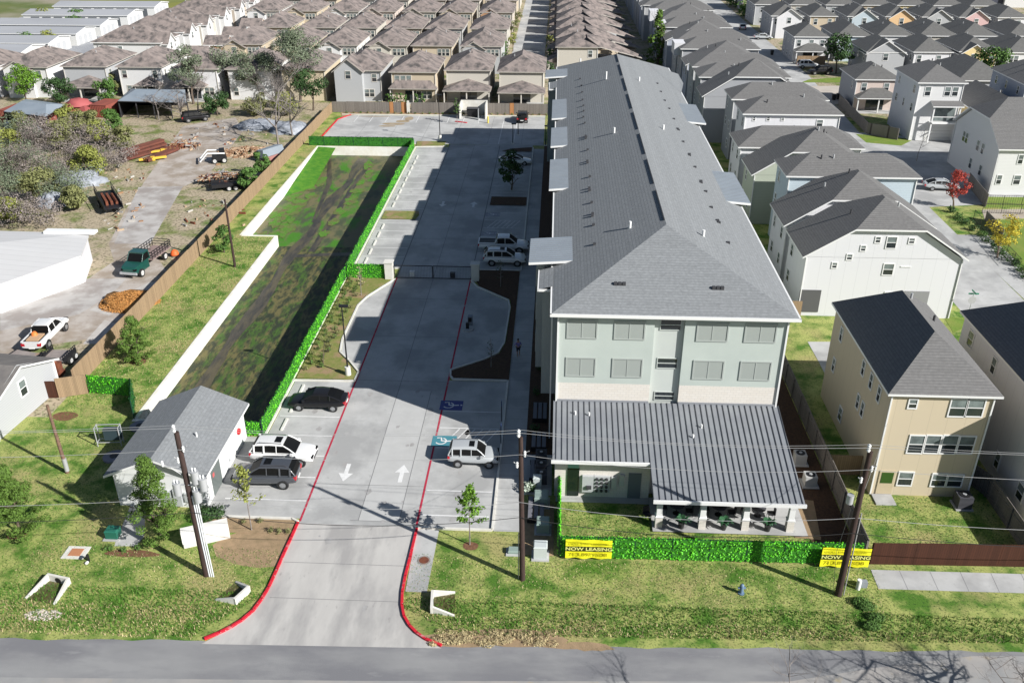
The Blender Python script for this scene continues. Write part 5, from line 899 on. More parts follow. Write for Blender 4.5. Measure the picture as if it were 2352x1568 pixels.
xbox('green_cabinet', 262, 1232, .8, .7, .65, 'dark green utility cabinet beside the triangular pavement', 'cabinet', plain('cab_dark', (.02,.13,.09), .4)); xbox('control_cabinet', 1234, 1120, .6, .5, 1.0, 'grey control cabinet beside the pale agave plants', 'cabinet', GP)
def acunit(x, y, lab, m=None, s=1.0):
    t = thing('air_conditioner', lab, 'air conditioner', (x, y, 0), 0, 'air conditioner units'); q = MB(); q.box(-.42*s, .42*s, -.42*s, .42*s, .1, .9*s); q.build('casing', m or plain('ac_grey', (.42,.42,.41)), t); q = MB(); q.cyl(0, 0, .9*s, .93*s, .33*s, n=18); q.build('fan_grille', BLACKM, t); q = MB(); q.cyl(0, 0, .93*s, .96*s, .12*s, n=10); q.build('fan_hub', GALV, t); q = MB(); q.box(-.6, .6, -.6, .6, 0, .1); q.build('pad', CONC, t)
for (u, v, l) in ((1835, 1062, 'pale air conditioner right of the metal roof, the farther one'), (1858, 1112, 'pale air conditioner right of the metal roof, the nearer one')): p = at(u, v); acunit(p.x, p.y, l)
p = at(2208, 1162); acunit(p.x, p.y, 'dark grey air conditioner on the beige house back lawn', plain('ac_dark', (.06,.06,.07)), 1.15)
for i, v in enumerate((1060, 1085, 1107)): p = at(1243, v); acunit(p.x, p.y, f'dark shaded air conditioner beside the left brick corner, {("farthest","middle","nearest")[i]} of three', plain('ac_dark', (0, 0, 0)))
p = at(1702, 1362); t = thing('fire_hydrant', 'blue fire hydrant alone on the front lawn', 'hydrant', (p.x, p.y, 0)); q = MB(); q.cyl(0, 0, 0, .08, .2, n=12); q.tube([(0, 0, .08), (0, 0, .6)], [.13, .12], 12); q.dome((0, 0, .6), .14, .14, .16, 12, 4); q.build('barrel', plain('hydrant_blue', (.13,.20,.30), .5), t)
for sg in (-1, 1): q = MB(); q.tube([(sg*.1, 0, .45), (sg*.24, 0, .45)], .07, 8); q.build('nozzle', plain('hydrant_blue', (0, 0, 0)), t)
p = at(205, 1288); t = thing('fire_hydrant', 'small black and silver standpipe on the left lawn', 'standpipe', (p.x, p.y, 0)); q = MB(); q.tube([(0, 0, 0), (0, 0, .55)], .07, 8); q.tube([(0, -.02, .55), (.05, -.3, .55)], .08, 8); q.build('barrel', BLACKM, t); q = MB(); q.tube([(0, -.2, .1), (0, -.35, .12)], .1, 8); q.build('cap', TRIM, t)
p = at(175, 1269); t = thing('valve_cover', 'square concrete pad with rust coloured hatch set in the left lawn', 'ground hatch', (p.x, p.y, 0)); q = MB(); q.box(-.75, .75, -.6, .6, 0, .05); q.build('pad', CONC_WHITE, t); q = MB(); q.box(-.4, .4, -.35, .35, .05, .075); q.build('hatch', plain('hatch_rust', (.45,.2,.1)), t)
p = at(974, 1287); t = thing('manhole', 'round rusty manhole cover in the pale slab right of the drive', 'manhole', (p.x, p.y, 0)); q = MB(); q.cyl(0, 0, .02, .045, .42, n=24); q.build('ring', plain('mh_grey', (.25,.22,.2)), t); q = MB(); q.cyl(0, 0, .045, .055, .32, n=24); q.build('cover', RUST, t)
p = at(1970, 1352); t = thing('pedestal_box', 'small white cable pedestal in the weeds behind the right pole', 'pedestal', (p.x, p.y, 0)); q = MB(); q.cyl(0, 0, 0, .75, .14, n=10); q.build('tube', TRIM, t); q = MB(); q.box(.15, .6, .1, .4, 0, .45); q.build('box', plain('ped_grey', (.25,.27,.3)), t)
def headwall(u, v, lab, rz, w_=1.6, l=1.7, flip=1):
    p = at(u, v); t = thing('culvert_headwall', lab, 'culvert', (p.x, p.y, 0), rz, 'concrete culvert headwalls'); q = MB(); q.box(-w_/2, w_/2, 0, .16, -.1, .5); q.build('headwall', CONC_WHITE, t)
    for sg in (-1, 1): q = MB(); q.add([(sg*w_/2, 0, .5), (sg*(w_/2+.3), -l, .06), (sg*(w_/2+.3), -l, -.1), (sg*w_/2, 0, -.1), (sg*(w_/2-.14), 0, .5), (sg*(w_/2+.16), -l, .06), (sg*(w_/2+.16), -l, -.1), (sg*(w_/2-.14), 0, -.1)], [(0,1,2,3), (7,6,5,4), (0,4,5,1), (1,5,6,2), (3,2,6,7), (0,3,7,4)]); q.build('wing_wall', CONC_WHITE, t)
    q = MB(); q.add([(-w_/2+.1, -.02, .03), (w_/2-.1, -.02, .03), (w_/2+.1, -l, .012), (-w_/2-.1, -l, .012)], [(3, 2, 1, 0)]); q.build('muddy_water', mat('ditch_mud', (.07,.065,.02), (.12,.11,.05), scale=3, rough=.3), t); q = MB(); q.tube([(0, -.01, .2), (0, .02, .2)], .22, 14); q.build('pipe_mouth', BLACKM, t)
headwall(135, 1338, 'white concrete culvert mouth in the ditch on the far left', R(-12)); headwall(996, 1388, 'white concrete culvert mouth beside the red kerb, right of the drive', R(95), 1.5, 1.3); headwall(555, 1372, 'thin concrete culvert mouth in the weeds left of the drive', R(-115), 1.3, 1.3)
def rocks(name, lab, cat, u, v, rx, ry, n, s, m, seed=1):
    p = at(u, v); q = MB(); r_ = random.Random(seed)
    for k in range(n):
        a, d = r_.uniform(0, 6.283), math.sqrt(r_.random()); c = Vector((math.cos(a)*rx*d, math.sin(a)*ry*d, r_.uniform(-.02, .03))); z = s*r_.uniform(.5, 1.3); q.dome(c, z, z*r_.uniform(.6, 1), z*.7, 5, 2, jit=.3, seed=k)
    tag(q.build(name, m, loc=(p.x, p.y, 0)), lab, cat, None, 'stuff')
rocks('gravel_bed', 'bed of pale rounded stones below the left culvert', 'gravel', 98, 1412, 1.15, .45, 330, .06, mat('pale_stone', (.55,.48,.42), (.38,.32,.28), scale=9, c3=(.65,.6,.55), scale3=14))
# grass tufts that break up the lawns near the street
tf = MB(); r_ = random.Random(8)
def tufts(n, x0, x1, y0, y1, h0, h1, mi, w_=.03):
    for _ in range(n):
        x, y = r_.uniform(x0, x1), r_.uniform(y0, y1)
        if -17.5 < x < -8.7 and y > 37: continue
        if -20.6 < x < -17 and y < 37.6+(x+20.6)*1.1: continue
        if x > -8.8 and y < 38.2+max(0, -5-x)*.6+x*.03+.4: continue
        h = r_.uniform(h0, h1); a = r_.uniform(0, 6.283); dx, dy = math.cos(a)*w_, math.sin(a)*w_
        tf.add([(x-dx, y-dy, 0), (x+dx, y+dy, 0), (x+r_.uniform(-.1, .1), y+r_.uniform(-.1, .1), h)], [(0, 1, 2)], mi)
tufts(26000, -34, 30, 37.6, 41.4, .06, .22, 0); tufts(9000, -34, 30, 37.4, 40, .05, .2, 1); tufts(12000, -34, 21, 41, 45.4, .04, .1, 0, .025); tufts(5000, -34, 21, 41, 45.4, .04, .1, 1, .025)
tufts(9000, -42, -30, 41, 62, .04, .1, 0, .03); tufts(9000, -40.6, -34.1, 62, 101, .05, .12, 0, .04); tufts(3500, -40.6, -34.1, 62, 101, .05, .12, 1, .03); tufts(3000, 21, 31.2, 46.3, 53, .04, .1, 0, .03); tufts(2500, 1.2, 7, 45.9, 51, .05, .12, 0, .03); tufts(4000, 4, 20, 45.9, 48.2, .04, .1, 0, .03)
tf.build('grass_tufts', [leafmat('tuft_green', (.07,.17,.02)), LF['straw']]); tag(bpy.data.objects['grass_tufts'], 'rough uncut grass of the roadside ditch', 'grass', None, 'stuff')
q = MB(); leaf_cloud(q, random.Random(5), [((at(u, v).x, at(u, v).y, .06), (q_, q_*.7, .12)) for u, v, q_ in [(r_.uniform(985, 1275), r_.uniform(1452, 1480), r_.uniform(.15, .5)) for _ in range(60)]], 9000, .04); tag(q.build('dead_weeds', LF['straw']), 'belt of dry straw-coloured weeds along the road edge right of the drive', 'weeds', None, 'stuff')
q = MB(); leaf_cloud(q, random.Random(6), [((at(u, v).x, at(u, v).y, .15), (.6, .4, .25)) for u, v in ((1990, 1395), (2010, 1420), (1975, 1385), (2000, 1440))], 2600, .06); tag(q.build('weed_clump', LF['mid']), 'tall dark green weeds growing around the cable pedestal', 'weeds', None, 'stuff')
# ================================================================== HOUSES
ORD = ['first', 'second', 'third', 'fourth', 'fifth', 'sixth', 'seventh', 'eighth', 'ninth', 'tenth', 'eleventh', 'twelfth', 'thirteenth', 'fourteenth']
SW_ = dict(white='white', cream='cream', tan='tan', beige='beige', pink='blush', greyl='pale grey', grey='grey', blue='pale blue', bgrey='blue-grey', peach='peach', yellow='butter yellow', rose='rose pink', green='sage', brick='orange brick', sand='sand coloured', white2='bright white')
XA = [-2.5, -12.6, -22.7, -33.2, -43.9, -54.2, -64.7, -75.9, -86.7, -97.8]
gA = 'brown roofed houses of the near row'
spec = [('cream', dict(porch=(-4.0, 4.3, 4.4, 2.85), wins='r')), ('cream', dict(porch=(-4.2, 4.2, 4.4, 2.85), wins='r')), ('tan', dict(front=[[-3.1, -2.0, -.9], [.9, 1.9, 2.9]], porch=(-4.4, 4.2, 1.0, 2.9), wins='fr')), ('greyl', dict(gable=(-4.2, 1.0, 1.6, 5.9, SD['greyl'], .8), porch=None, wins='f', front=[[3], [1.4, 2.4]])),
        ('beige', dict(wins='')), ('white2', dict(front=[[-2.4, -1.4, 1.2], [-3, 2]], wins='fr')), ('white', dict(front=[[-3, -2.1], [1.8, 2.7]], porch=(-4, 2, 2.4, 2.8), wins='fr')), ('white2', dict(front=[[-3.1, 2.9], [-2.6, -1.6]], porch=(-.6, 4, 2.2, 2.7), wins='fr')), ('greyl', dict(porch=(-3.2, 4.4, 4.8, 2.8), wins='r')), ('white2', dict(gable=(-4.1, 1.2, .5, 5.4, SD['white2'], .55), front=[[2.5], [3]], wins='fr'))]
for k, (c, kw) in enumerate(spec):
    x1 = XA[k]; W = 8.3 if k != 3 else 8.6
    house(f'{SW_[c]} house, brown hipped roof, {ORD[k]} from the long building, just behind the far fence', x1-W/2, 179.6+(.6 if k in (1, 7, 8) else -1.6 if k == 2 else -.5), W, 13.6, 5.75, SD[c], SH_BROWN, 'hip', .5, group=gA, fascia=plain('fascia_putty', (.42,.39,.35)), trim=plain('trim_putty', (.6,.57,.52)), seed=k, **kw)
house('white house with dark porch at the far left edge, behind the left shed', -112.5, 178.5, 9, 12, 5.6, SD['white'], SH_BROWN, 'hip', .5, group=gA, porch=(-3, 4, 3.4, 2.9), seed=11)
XB = [-12.3, -22.9, -32.6, -43.4, -53.2, -64.2, -74.6]
rowB = [(198.3, 'B', ['greyl', 'tan', 'cream', 'white2', 'beige', 'tan', None]), (221.3, 'C', ['cream', 'greyl', 'tan', 'cream', 'cream', 'beige', None]), (248.2, 'D', ['sand', 'tan', 'cream', 'pink', 'white2', 'tan', 'white2']), (271.5, 'E', ['tan', 'cream', 'sand', 'cream', 'greyl', 'tan', 'cream']), (298, 'F', ['cream', 'tan', 'sand', 'greyl', 'cream', 'tan', 'cream']), (322, 'G', ['tan', 'cream', 'sand', 'tan', 'cream', 'tan', 'cream'])]
for r, (y0, nm_, cs) in enumerate(rowB):
    for k, c in enumerate(cs):
        if not c: continue
        gab = (r in (0, 2, 4)) and (k % 2 == 0 or k in (3, 5) or r == 2); dep = 14.5 if r in (0, 2) else 13.5; W = 8.4
        gb = ((-4.1, .6, .35, 5.2, SD[c if c != 'sand' else 'brick'] if not (r == 0 and k == 1) else SD['brick'], .62) if gab else None)
        house(f'{SW_[c]} {"gabled " if gab else ""}house with brown roof, {ORD[k]} from the rear lane, {ORD[r+1]} row back', XB[k]-W/2+.3, y0+dep/2+.5, W, dep, 5.75, SD[c], SH_BROWN, 'hip', .52, group='brown roofed houses of the rows behind', fascia=plain('fascia_putty', (0,0,0)), trim=plain('trim_putty', (0,0,0)), gable=gb, front=[[1.6, 2.4, 3.2], [-1.5, 2]], wins='fr' if r < 3 else 'f', seed=30+r*9+k, vents=1)
# houses along the western side street, gables to the street
for k, (y, c) in enumerate(((206, 'white2'), (220, 'white2'), (233, 'cream'), (247, 'white2'), (261, 'sand'), (275, 'white2'), (290, 'cream'), (305, 'white2'))):
    house(f'{SW_[c]} gabled brown roofed house on the side street, {ORD[k]} from the near row', -94.5-.4*k, y, 10.5, 15, 5.5, SD[c], SH_BROWN, 'hip', .5, rz=R(90), group='gabled houses on the side street', gable=(-4.8, -.6, 1.4, 5.3, SD['white2'], .85), garage=(2.6, 3.6), front=[[2.6], []], wins='frl', seed=80+k, vents=1)
    gq = thing('garage', f'small garage with pale front across the side street, {ORD[k]} from the near row', 'garage', (-80.6, y-1, 0), R(-90), 'garages on the side street'); q = MB(); wallbox(q, -2.6, 2.6, -2.6, 2.6, 0, 2.6); q.add([(-2.6,-2.6,2.6),(2.6,-2.6,2.6),(0,-2.6,4.2)], [(0,1,2)]); q.add([(-2.6,2.6,2.6),(2.6,2.6,2.6),(0,2.6,4.2)], [(2,1,0)]); q.build('wall', SD['brick' if k % 2 else 'cream'], gq)
    q = MB(); roof(q, -2.9, 2.9, -2.9, 2.9, 2.5, .62, 'gable_y'); q.build('roof', [SH_BROWN, TRIM, TRIM], gq); q = MB(); q.box(-2, 2, -2.66, -2.605, .05, 2.2); q.build('garage_door', TRIM, gq)
house('low brown roofed house with white side wall and two dark windows behind the near row, far left', -97.6, 207.8, 0.01+9, 13, 5.8, SD['white2'], SH_BROWN, 'hip', .5, group='brown roofed houses of the rows behind', wins='f', front=[[1.5, 2.8], []], seed=99) if False else None
# central block behind the apartment building: brown roofs falling away to the right
for k, y in enumerate((198.4, 210.5, 223, 236, 249.5, 263, 277, 291, 305, 319)):
    c = ('cream', 'tan', 'cream', 'greyl')[k % 4]
    t = house(f'{SW_[c]} house in the middle block behind the long building, {ORD[k]} from it', 4.3, y+4.6, 8.6, 9.2, 5.8, SD[c], SH_BROWN, 'hip', .5, group='middle block houses', front=[[2.7], []] if k == 0 else [[-1, 2.5], []], wins='fl', fascia=plain('fascia_putty', (0,0,0)), seed=110+k, vents=2)
    q = MB(); a = [(2.0, -3.1, 7.6), (4.6, -4.9, 6.0), (14.3, -1.4, 3.1), (15.2, 0, 2.9), (14.3, 1.4, 3.1), (4.6, 4.9, 6.0), (2.0, 3.1, 7.6), (4.8, 0, 7.3)]
    q.add(a, [(0, 1, 7), (1, 2, 7), (2, 3, 7), (3, 4, 7), (4, 5, 7), (5, 6, 7), (6, 0, 7)], 0); b = [(p[0], p[1], p[2]-.16) for p in a[:7]]; q.add(a[:7]+b, [(i, 7+i, 7+(i+1) % 7, (i+1) % 7) for i in range(7)], 1); q.build('wing_roof', [SH_BROWN, plain('fascia_putty', (0,0,0))], t)
    q = MB(); q.prism([(4.3, -4.5), (13.6, -1.2), (13.6, 1.2), (4.3, 4.5)], 0, 2.9); q.build('wing_wall', SD[c], t); q = MB(); q.box(-6.4, -4.3, -3.8, 3.5, 0, 2.7); q.build('annex_wall', SD[c], t); q = MB(); q.add([(-6.7,-4.1,2.65),(-4.3,-4.1,3.7),(-4.3,3.8,3.7),(-6.7,3.8,2.65),(-6.7,-4.1,2.5),(-6.7,3.8,2.5),(-4.3,-4.1,2.5),(-4.3,3.8,2.5)], [(0,1,2,3),(0,4,6,1),(3,5,4,0),(2,7,5,3)]); q.build('annex_roof', SH_BROWN, t)
# three storey townhouses, right of the long building
gT = 'white townhouses right of the long building'
def town(label, cx, y0, D, kind, W=15.0, eave=6.35, wl='white', s=.64, clip=.42, **kw):
    kw.setdefault('front', [[], []]); return house(label, cx, y0+D/2, W, D, eave, SD[wl], SH_GREY2, kind, s, clip=clip, oh=.4, group=gT, cat='townhouse', name='townhouse', **kw)
T1 = town('nearest white gabled townhouse, many small windows and an open porch corner', 32.1, 82.5, 6.6, 'jerk', wins='l', seed=201)
for (u0, v0, u1, v1, st) in ((2051, 546, 2063, 560, 'dh'), (2046, 605, 2054, 617, 'dh')): pass
def fwin(t, Y, cx, u0, v0, u1, v1, st='dh'):
    a, b = aty(u0, v0, Y), aty(u1, v1, Y); window(t, (a.x+b.x)/2-cx, (a.z+b.z)/2, abs(b.x-a.x)-.16, abs(a.z-b.z)-.12, 'f', t.location.y-Y, st)
for w_ in ((2011, 543, 2022, 558), (2038, 543, 2057, 571), (2088, 546, 2100, 560), (1977, 563, 1988, 577), (1945, 583, 1957, 597), (1911, 602, 1922, 616), (2030, 605, 2050, 632), (2032, 670, 2048, 680)): fwin(T1, 82.5, 32.1, *w_)
fwin(T1, 82.5, 32.1, 2068, 611, 2093, 614, 'thin')
q = MB(); a, b = aty(1838, 665, 82.5), aty(1878, 716, 82.5); q.box(a.x-32.1, b.x-32.1, -3.36, -3.305, max(.1, b.z), a.z); q.build('porch_opening', plain('porch_dark', (.10,.10,.105)), T1); a, b = aty(2079, 668, 82.5), aty(2128, 700, 82.5); q = MB(); q.box(a.x-32.1, b.x-32.1, -3.36, -3.305, .1, a.z); q.build('garage_opening', plain('porch_grey', (.25,.25,.26)), T1)
town('second white gabled townhouse, its dark left slope rising behind the nearest one', 32.1, 91.0, 6.4, 'jerk', wins='l', seed=202)
t3 = town('pale blue-white hipped townhouse, third from the beige house', 33.4, 99.4, 5.8, 'hip', W=14.2, eave=9.15, wl='blue', s=.55, wins='l', floors=3, seed=203)
town('fourth townhouse, pale green side wall and gabled front set back between hipped roofs', 32.0, 108.6, 6.2, 'jerk', wl='green', wins='l', seed=204)
town('fifth townhouse, white front under a wide grey hipped roof', 32.1, 117.6, 6.4, 'hip', W=15.6, eave=7.3, s=.55, wins='l', seed=205)
t6 = town('sixth townhouse, broad white front wall with four square windows under the roof edge', 33.1, 127.9, 6.0, 'hip', W=13.2, eave=9.15, s=.55, wins='l', floors=3, seed=206)
for w_ in ((1729, 268, 1735, 278), (1761, 268, 1768, 278), (1794, 270, 1801, 278), (1876, 275, 1889, 291)): fwin(t6, 127.9, 33.1, *w_)
town('seventh townhouse, grey side walls and hipped grey roof', 33.2, 136.8, 6.0, 'hip', W=13.6, eave=9.15, s=.55, wl='grey', wins='l', floors=3, seed=207)
town('eighth townhouse, dark gabled slopes and grey walls', 31.5, 146.2, 6.2, 'jerk', W=16.0, wl='grey', eave=7.4, wins='l', seed=208)
for k in range(20):
    y = 155.3+8.7*k; kd = 'jerk' if k % 3 == 2 else 'hip'
    t = town(f'grey roofed townhouse of the long block, {["ninth","tenth","eleventh","twelfth","thirteenth","fourteenth","fifteenth","sixteenth","seventeenth","eighteenth","nineteenth","twentieth","twenty-first","twenty-second","twenty-third","twenty-fourth","twenty-fifth","twenty-sixth","twenty-seventh","twenty-eighth"][k]} from the beige house', 31.4-(1.0 if k > 4 else 0)-(1.3 if k > 9 else 0), y, 6.3, kd, W=14.6, eave=8.6 if kd == 'hip' else 7.2, s=.5, wl=('grey', 'greyl', 'bgrey')[k % 3], wins='l' if k < 9 else '', floors=3, seed=220+k, vents=2)
    if k in (3, 6, 8): q = MB(); q.box(-8.6, -6.4, -1.0, 3.4, 7.0, 9.3); q.build('stair_bay', SD['white'], t)
# beige three storey house and its neighbour
hb = house('beige three storey house with rows of white framed windows behind a green lawn', 26.55, 60.15, 6.9, 13.7, 8.5, SD['beige'], SH_GREY2, 'hip', .76, floors=3, front=[[], [], []], wins='', oh=.35, seed=301, cat='house', group=None)
for w_, st in (((2088, 915, 2105, 938), 'dh'), ((2185, 915, 2216, 957), 'dh'), ((2224, 915, 2255, 957), 'dh'), ((2090, 998, 2117, 1041), 'dh'), ((2128, 998, 2154, 1041), 'dh'), ((2167, 998, 2193, 1042), 'dh'), ((2205, 1000, 2232, 1042), 'dh'), ((2065, 1082, 2093, 1115), 'dh'), ((2142, 1086, 2170, 1117), 'dh'), ((2178, 1088, 2207, 1118), 'dh')):
    fwin(hb, 53.3, 26.55, *w_, st)
q = MB(); a, b = aty(2022, 1079, 53.3), aty(2048, 1122, 53.3); q.box(a.x-26.55, b.x-26.55, -6.91, -6.86, .12, a.z); q.box(a.x-26.55+.15, b.x-26.55-.12, -6.93, -6.905, (a.z)*.5, a.z-.15, 1); q.build('back_door', [plain('door_wood', (.5,.42,.28)), plain('door_glass', (.04,.09,.02), .2)], hb); q = MB(); q.box(-3.3, -1.9, -8.1, -6.9, 0, .1); q.build('doorstep', CONC, hb)
for y, z in ((-1.2, 7.2), (-3.1, 7.2), (-4.9, 7.2), (-1.5, 4.5), (-2.6, 4.5), (4.6, 7.0), (5, 4), (1.5, 1.5)): window(hb, -y, z, .5 if z > 2 else .7, 1.1, 'l', 3.45, 'dh')
hn = house('three storey house at the right edge with steep black roof, beside the beige house', 36.6, 58.0, 7.6, 15.4, 8.6, SD['white'], SH_GREY2, 'hip', .76, floors=3, wins='fl', oh=.35, seed=302, nw=(.8, 1.3))
# houses across the access court on the right
h2 = house('tall white three storey townhouse with balcony over its garage, across the court', 61.4, 154.6, 7.0, 10.8, 9.3, SD['white'], SH_GREY2, 'hip', .55, floors=3, front=[[-2, 1.1, 2.3], [], []], wins='fl', wall_front=SD['white2'], garage=(1.0, 4.2), group='houses round the court', seed=303)
q = MB(); q.box(-.9, 3.4, -6.6, -5.45, 3.0, 3.2); q.box(-.9, -.7, -6.6, -6.4, 0, 5.9); q.box(3.2, 3.4, -6.6, -6.4, 0, 5.9); q.box(-.9, 3.4, -6.62, -6.56, 4.1, 4.2); q.build('balcony', TRIM, h2); q = MB(); roof(q, -1.2, 3.7, -6.9, -5.42, 5.9, .4, 'shed'); q.build('porch_roof', [SH_GREY2, TRIM, TRIM], h2); q = MB(); q.box(-.5, 3.0, -5.5, -5.45, 3.3, 5.6); q.build('balcony_door', GLASS_B, h2)
h1 = house('large white gabled house at the right edge with its blue shaded side to the court', 67.8, 129.4, 15.2, 16.2, 6.3, SD['white2'], SH_GREY2, 'jerk', .64, rz=R(-90), floors=2, front=[[-4, -3, 1, 2.6], [0, 3.4]], wins='fr', clip=.42, group='houses round the court', seed=304, nw=(.8, 1.4), dens=1.6)
house('blue-grey walled house at the right edge behind the court tree', 79.2, 156.2, 8.6, 12.4, 9.0, SD['bgrey'], SH_GREY2, 'hip', .6, floors=3, front=[[-2, 2], [-2, 2], []], wins='fl', group='houses round the court', seed=305, nw=(.5, 1.2))
house('butter yellow house with long dark roof beside the tall white townhouse', 70.6, 151.8, 7.4, 12.2, 5.4, SD['yellow'], SH_DARK, 'gable_y', .6, group='houses round the court', seed=306, wall_front=SD['white2'], wins='f')
house('dark roofed low house behind the yellow one', 77.6, 178.2, 9.0, 15.5, 5.4, SD['grey'], SH_DARK, 'hip', .55, group='houses round the court', seed=307)
house('grey roofed house with pale walls at the right edge, behind the court tree', 90, 176, 9, 14, 5.5, SD['greyl'], SH_DARK, 'hip', .55, group='houses round the court', seed=308)
house('blush fronted house with a low porch, left of the tall white townhouse', 58.2, 174.2, 7.6, 9.6, 5.6, SD['grey'], SH_DARK, 'hip', .5, wall_front=SD['pink'], porch=(-3.6, 3.8, 2.6, 2.8), front=[[-2.3, 1.7], []], wins='fl', group='cottages at the upper right', seed=309)
gQ = 'cottages at the upper right'
def cot(label, x0, x1, y0, D, c, kind='hip', gable=None, **kw):
    W = x1-x0-.9; return house(label, (x0+x1)/2, y0+.4+D/2, W, D, 5.5, SD['grey'], SH_DARK, kind, .55, wall_front=SD[c], gable=gable, group=gQ, seed=int(x0+y0), vents=1, oh=.4, **kw)
row = lambda s: s.rstrip(',')+', upper right cottages'
cot(row('white cottage with low front roof and wooden fence, nearest the street corner'), 53.4, 61.6, 215.4, 11, 'white2', porch=(-3.4, 3.9, 2.8, 2.8), front=[[-2.6, .2, 2.6], []], wins='fl')
cot(row('pale aqua cottage with a hipped roof, second in the middle row'), 63.1, 71.6, 216.4, 14, 'blue', front=[[-2.5], [-2]])
for i, (x0, x1, c) in enumerate(((72.6, 81.2, 'white2'), (82.1, 91.2, 'cream'), (91.7, 100.2, 'white2'), (102.3, 110.8, 'greyl'))): cot(row(f'{SW_[c]} hipped cottage, {ORD[i+2]} in the middle row'), x0, x1, 217.6+i*.4, 14, c, front=[[-2, 2.4], []])
cot(row('white gabled cottage, leftmost in the front row'), 64.2, 72.6, 197.0, 12, 'white', gable=(-3.9, 3.9, .3, 5.3, SD['greyl'], .62)); t = house(row('red brick front gable house bay') if False else 'x', 0, 0, 1, 1, 1, SD['grey'], SH_DARK) if False else None
cot(row('white fronted cottage with twin bays, second in the front row'), 74.0, 82.4, 197.6, 13, 'white', front=[[-2.6, 1.4], [2]])
cot(row('butter yellow gabled cottage, third in the front row'), 83.6, 92.2, 198.4, 13, 'yellow', gable=(-3.9, 1.6, .8, 5.2, SD['yellow'], .66), front=[[2.8], []])
cot(row('white cottage with a band of windows, fourth in the front row'), 93.2, 102, 198.0, 13, 'white2', front=[[-3, -2, 1.4, 2.6], []]); cot(row('grey cottage at the right edge of the front row'), 103.5, 112, 198.0, 13, 'greyl')
for i, (x0, x1, c, g) in enumerate(((54.8, 63.4, 'white', 1), (64.6, 72.0, 'tan', 0), (74.2, 82.2, 'blue', 1), (83.8, 91.4, 'peach', 1), (93, 101, 'greyl', 1), (102.4, 110.4, 'rose', 1), (112, 120, 'white', 0))):
    cot(row(f'{SW_[c]} {"gabled" if g else "hipped"} cottage, {ORD[i]} in the third row'), x0, x1, 247.4, 13, c, gable=(-2.6, 3.6, .5, 5.2, SD[c], .66) if g else None, front=[[-2.6], []] if g else [[-1.8, 1.8], []])
for r, y in enumerate((269, 296, 318)):
    for i in range(8):
        c = ('greyl', 'cream', 'greyl', 'tan', 'yellow', 'white', 'cream', 'blue')[(i+r*3) % 8]; x0 = 54.6+9.8*i+(r*1.5)
        if x0 > 122: continue
        cot(row(f'{SW_[c]} hipped cottage, {ORD[i]} in the {ORD[r+3]} row'), x0, x0+8.8, y, 13, c)
b = thing('apartment_block', 'dark blue-grey block with white end and magenta stripe at the upper right corner', 'building', (142, 318, 0)); q = MB(); q.box(-17, -1, -8, 8, 0, 9); q.build('wall', plain('slate_wall', (.05,.055,.08)), b); q = MB(); q.box(-1, 22, -9, 8, 0, 9.5); q.box(-1.02, 22.02, -9.05, -9.0, 5.2, 6.0, 1); q.build('end_wall', [SD['white2'], plain('magenta', (.5,.05,.2))], b)
for k in range(5): window(b, -14+3*k, 4, 1.0, 3.0, 'f', 8, 'thin')
# ------------------------------------------------ storage buildings, upper left
METW = mat('storage_roof', (.35,.36,.38), (.30,.31,.33), scale=.15, stretch=(.3,1,1)); SWALL = plain('storage_wall', (.62,.62,.60))
for i, (xa, xb, yf) in enumerate(((-150, -119.5, 275.8), (-150, -120.2, 258.6), (-149, -120, 241.4), (-148, -119.8, 227.6), (-146, -120, 214.4), (-144, -120, 202))):
    t = thing('storage_building', f'long low storage building with grey metal roof, {ORD[5-i]} from the near houses', 'storage building', ((xa+xb)/2, yf+5.5, 0), 0, 'storage buildings at the upper left'); w_ = (xb-xa)/2
    q = MB(); wallbox(q, -w_, w_, -5.2, 5.2, 0, 2.9); q.add([(w_, -5.2, 2.9), (w_, 5.2, 2.9), (w_, 0, 3.7)], [(0, 1, 2)]); q.add([(-w_, -5.2, 2.9), (-w_, 5.2, 2.9), (-w_, 0, 3.7)], [(2, 1, 0)]); q.build('wall', SWALL, t); q = MB(); roof(q, -w_-.3, w_+.3, -5.5, 5.5, 2.9, .16, 'gable_x'); q.build('roof', [METW, TRIM, TRIM], t)
    for k in range(8): q = MB(); x = -w_+2.2+(2*w_-3.5)*k/8; q.box(x, x+2.4, -5.26, -5.205, .1, 2.3); q.build('roller_door', plain('roller_dark', (.10,.11,.12)), t)
    for k in range(3): q = MB(); q.box(w_+.005, w_+.06, -4+2.6*k, -2.3+2.6*k, .1, 2.2); q.build('end_door', plain('roller_grey', (.45,.46,.47)), t)
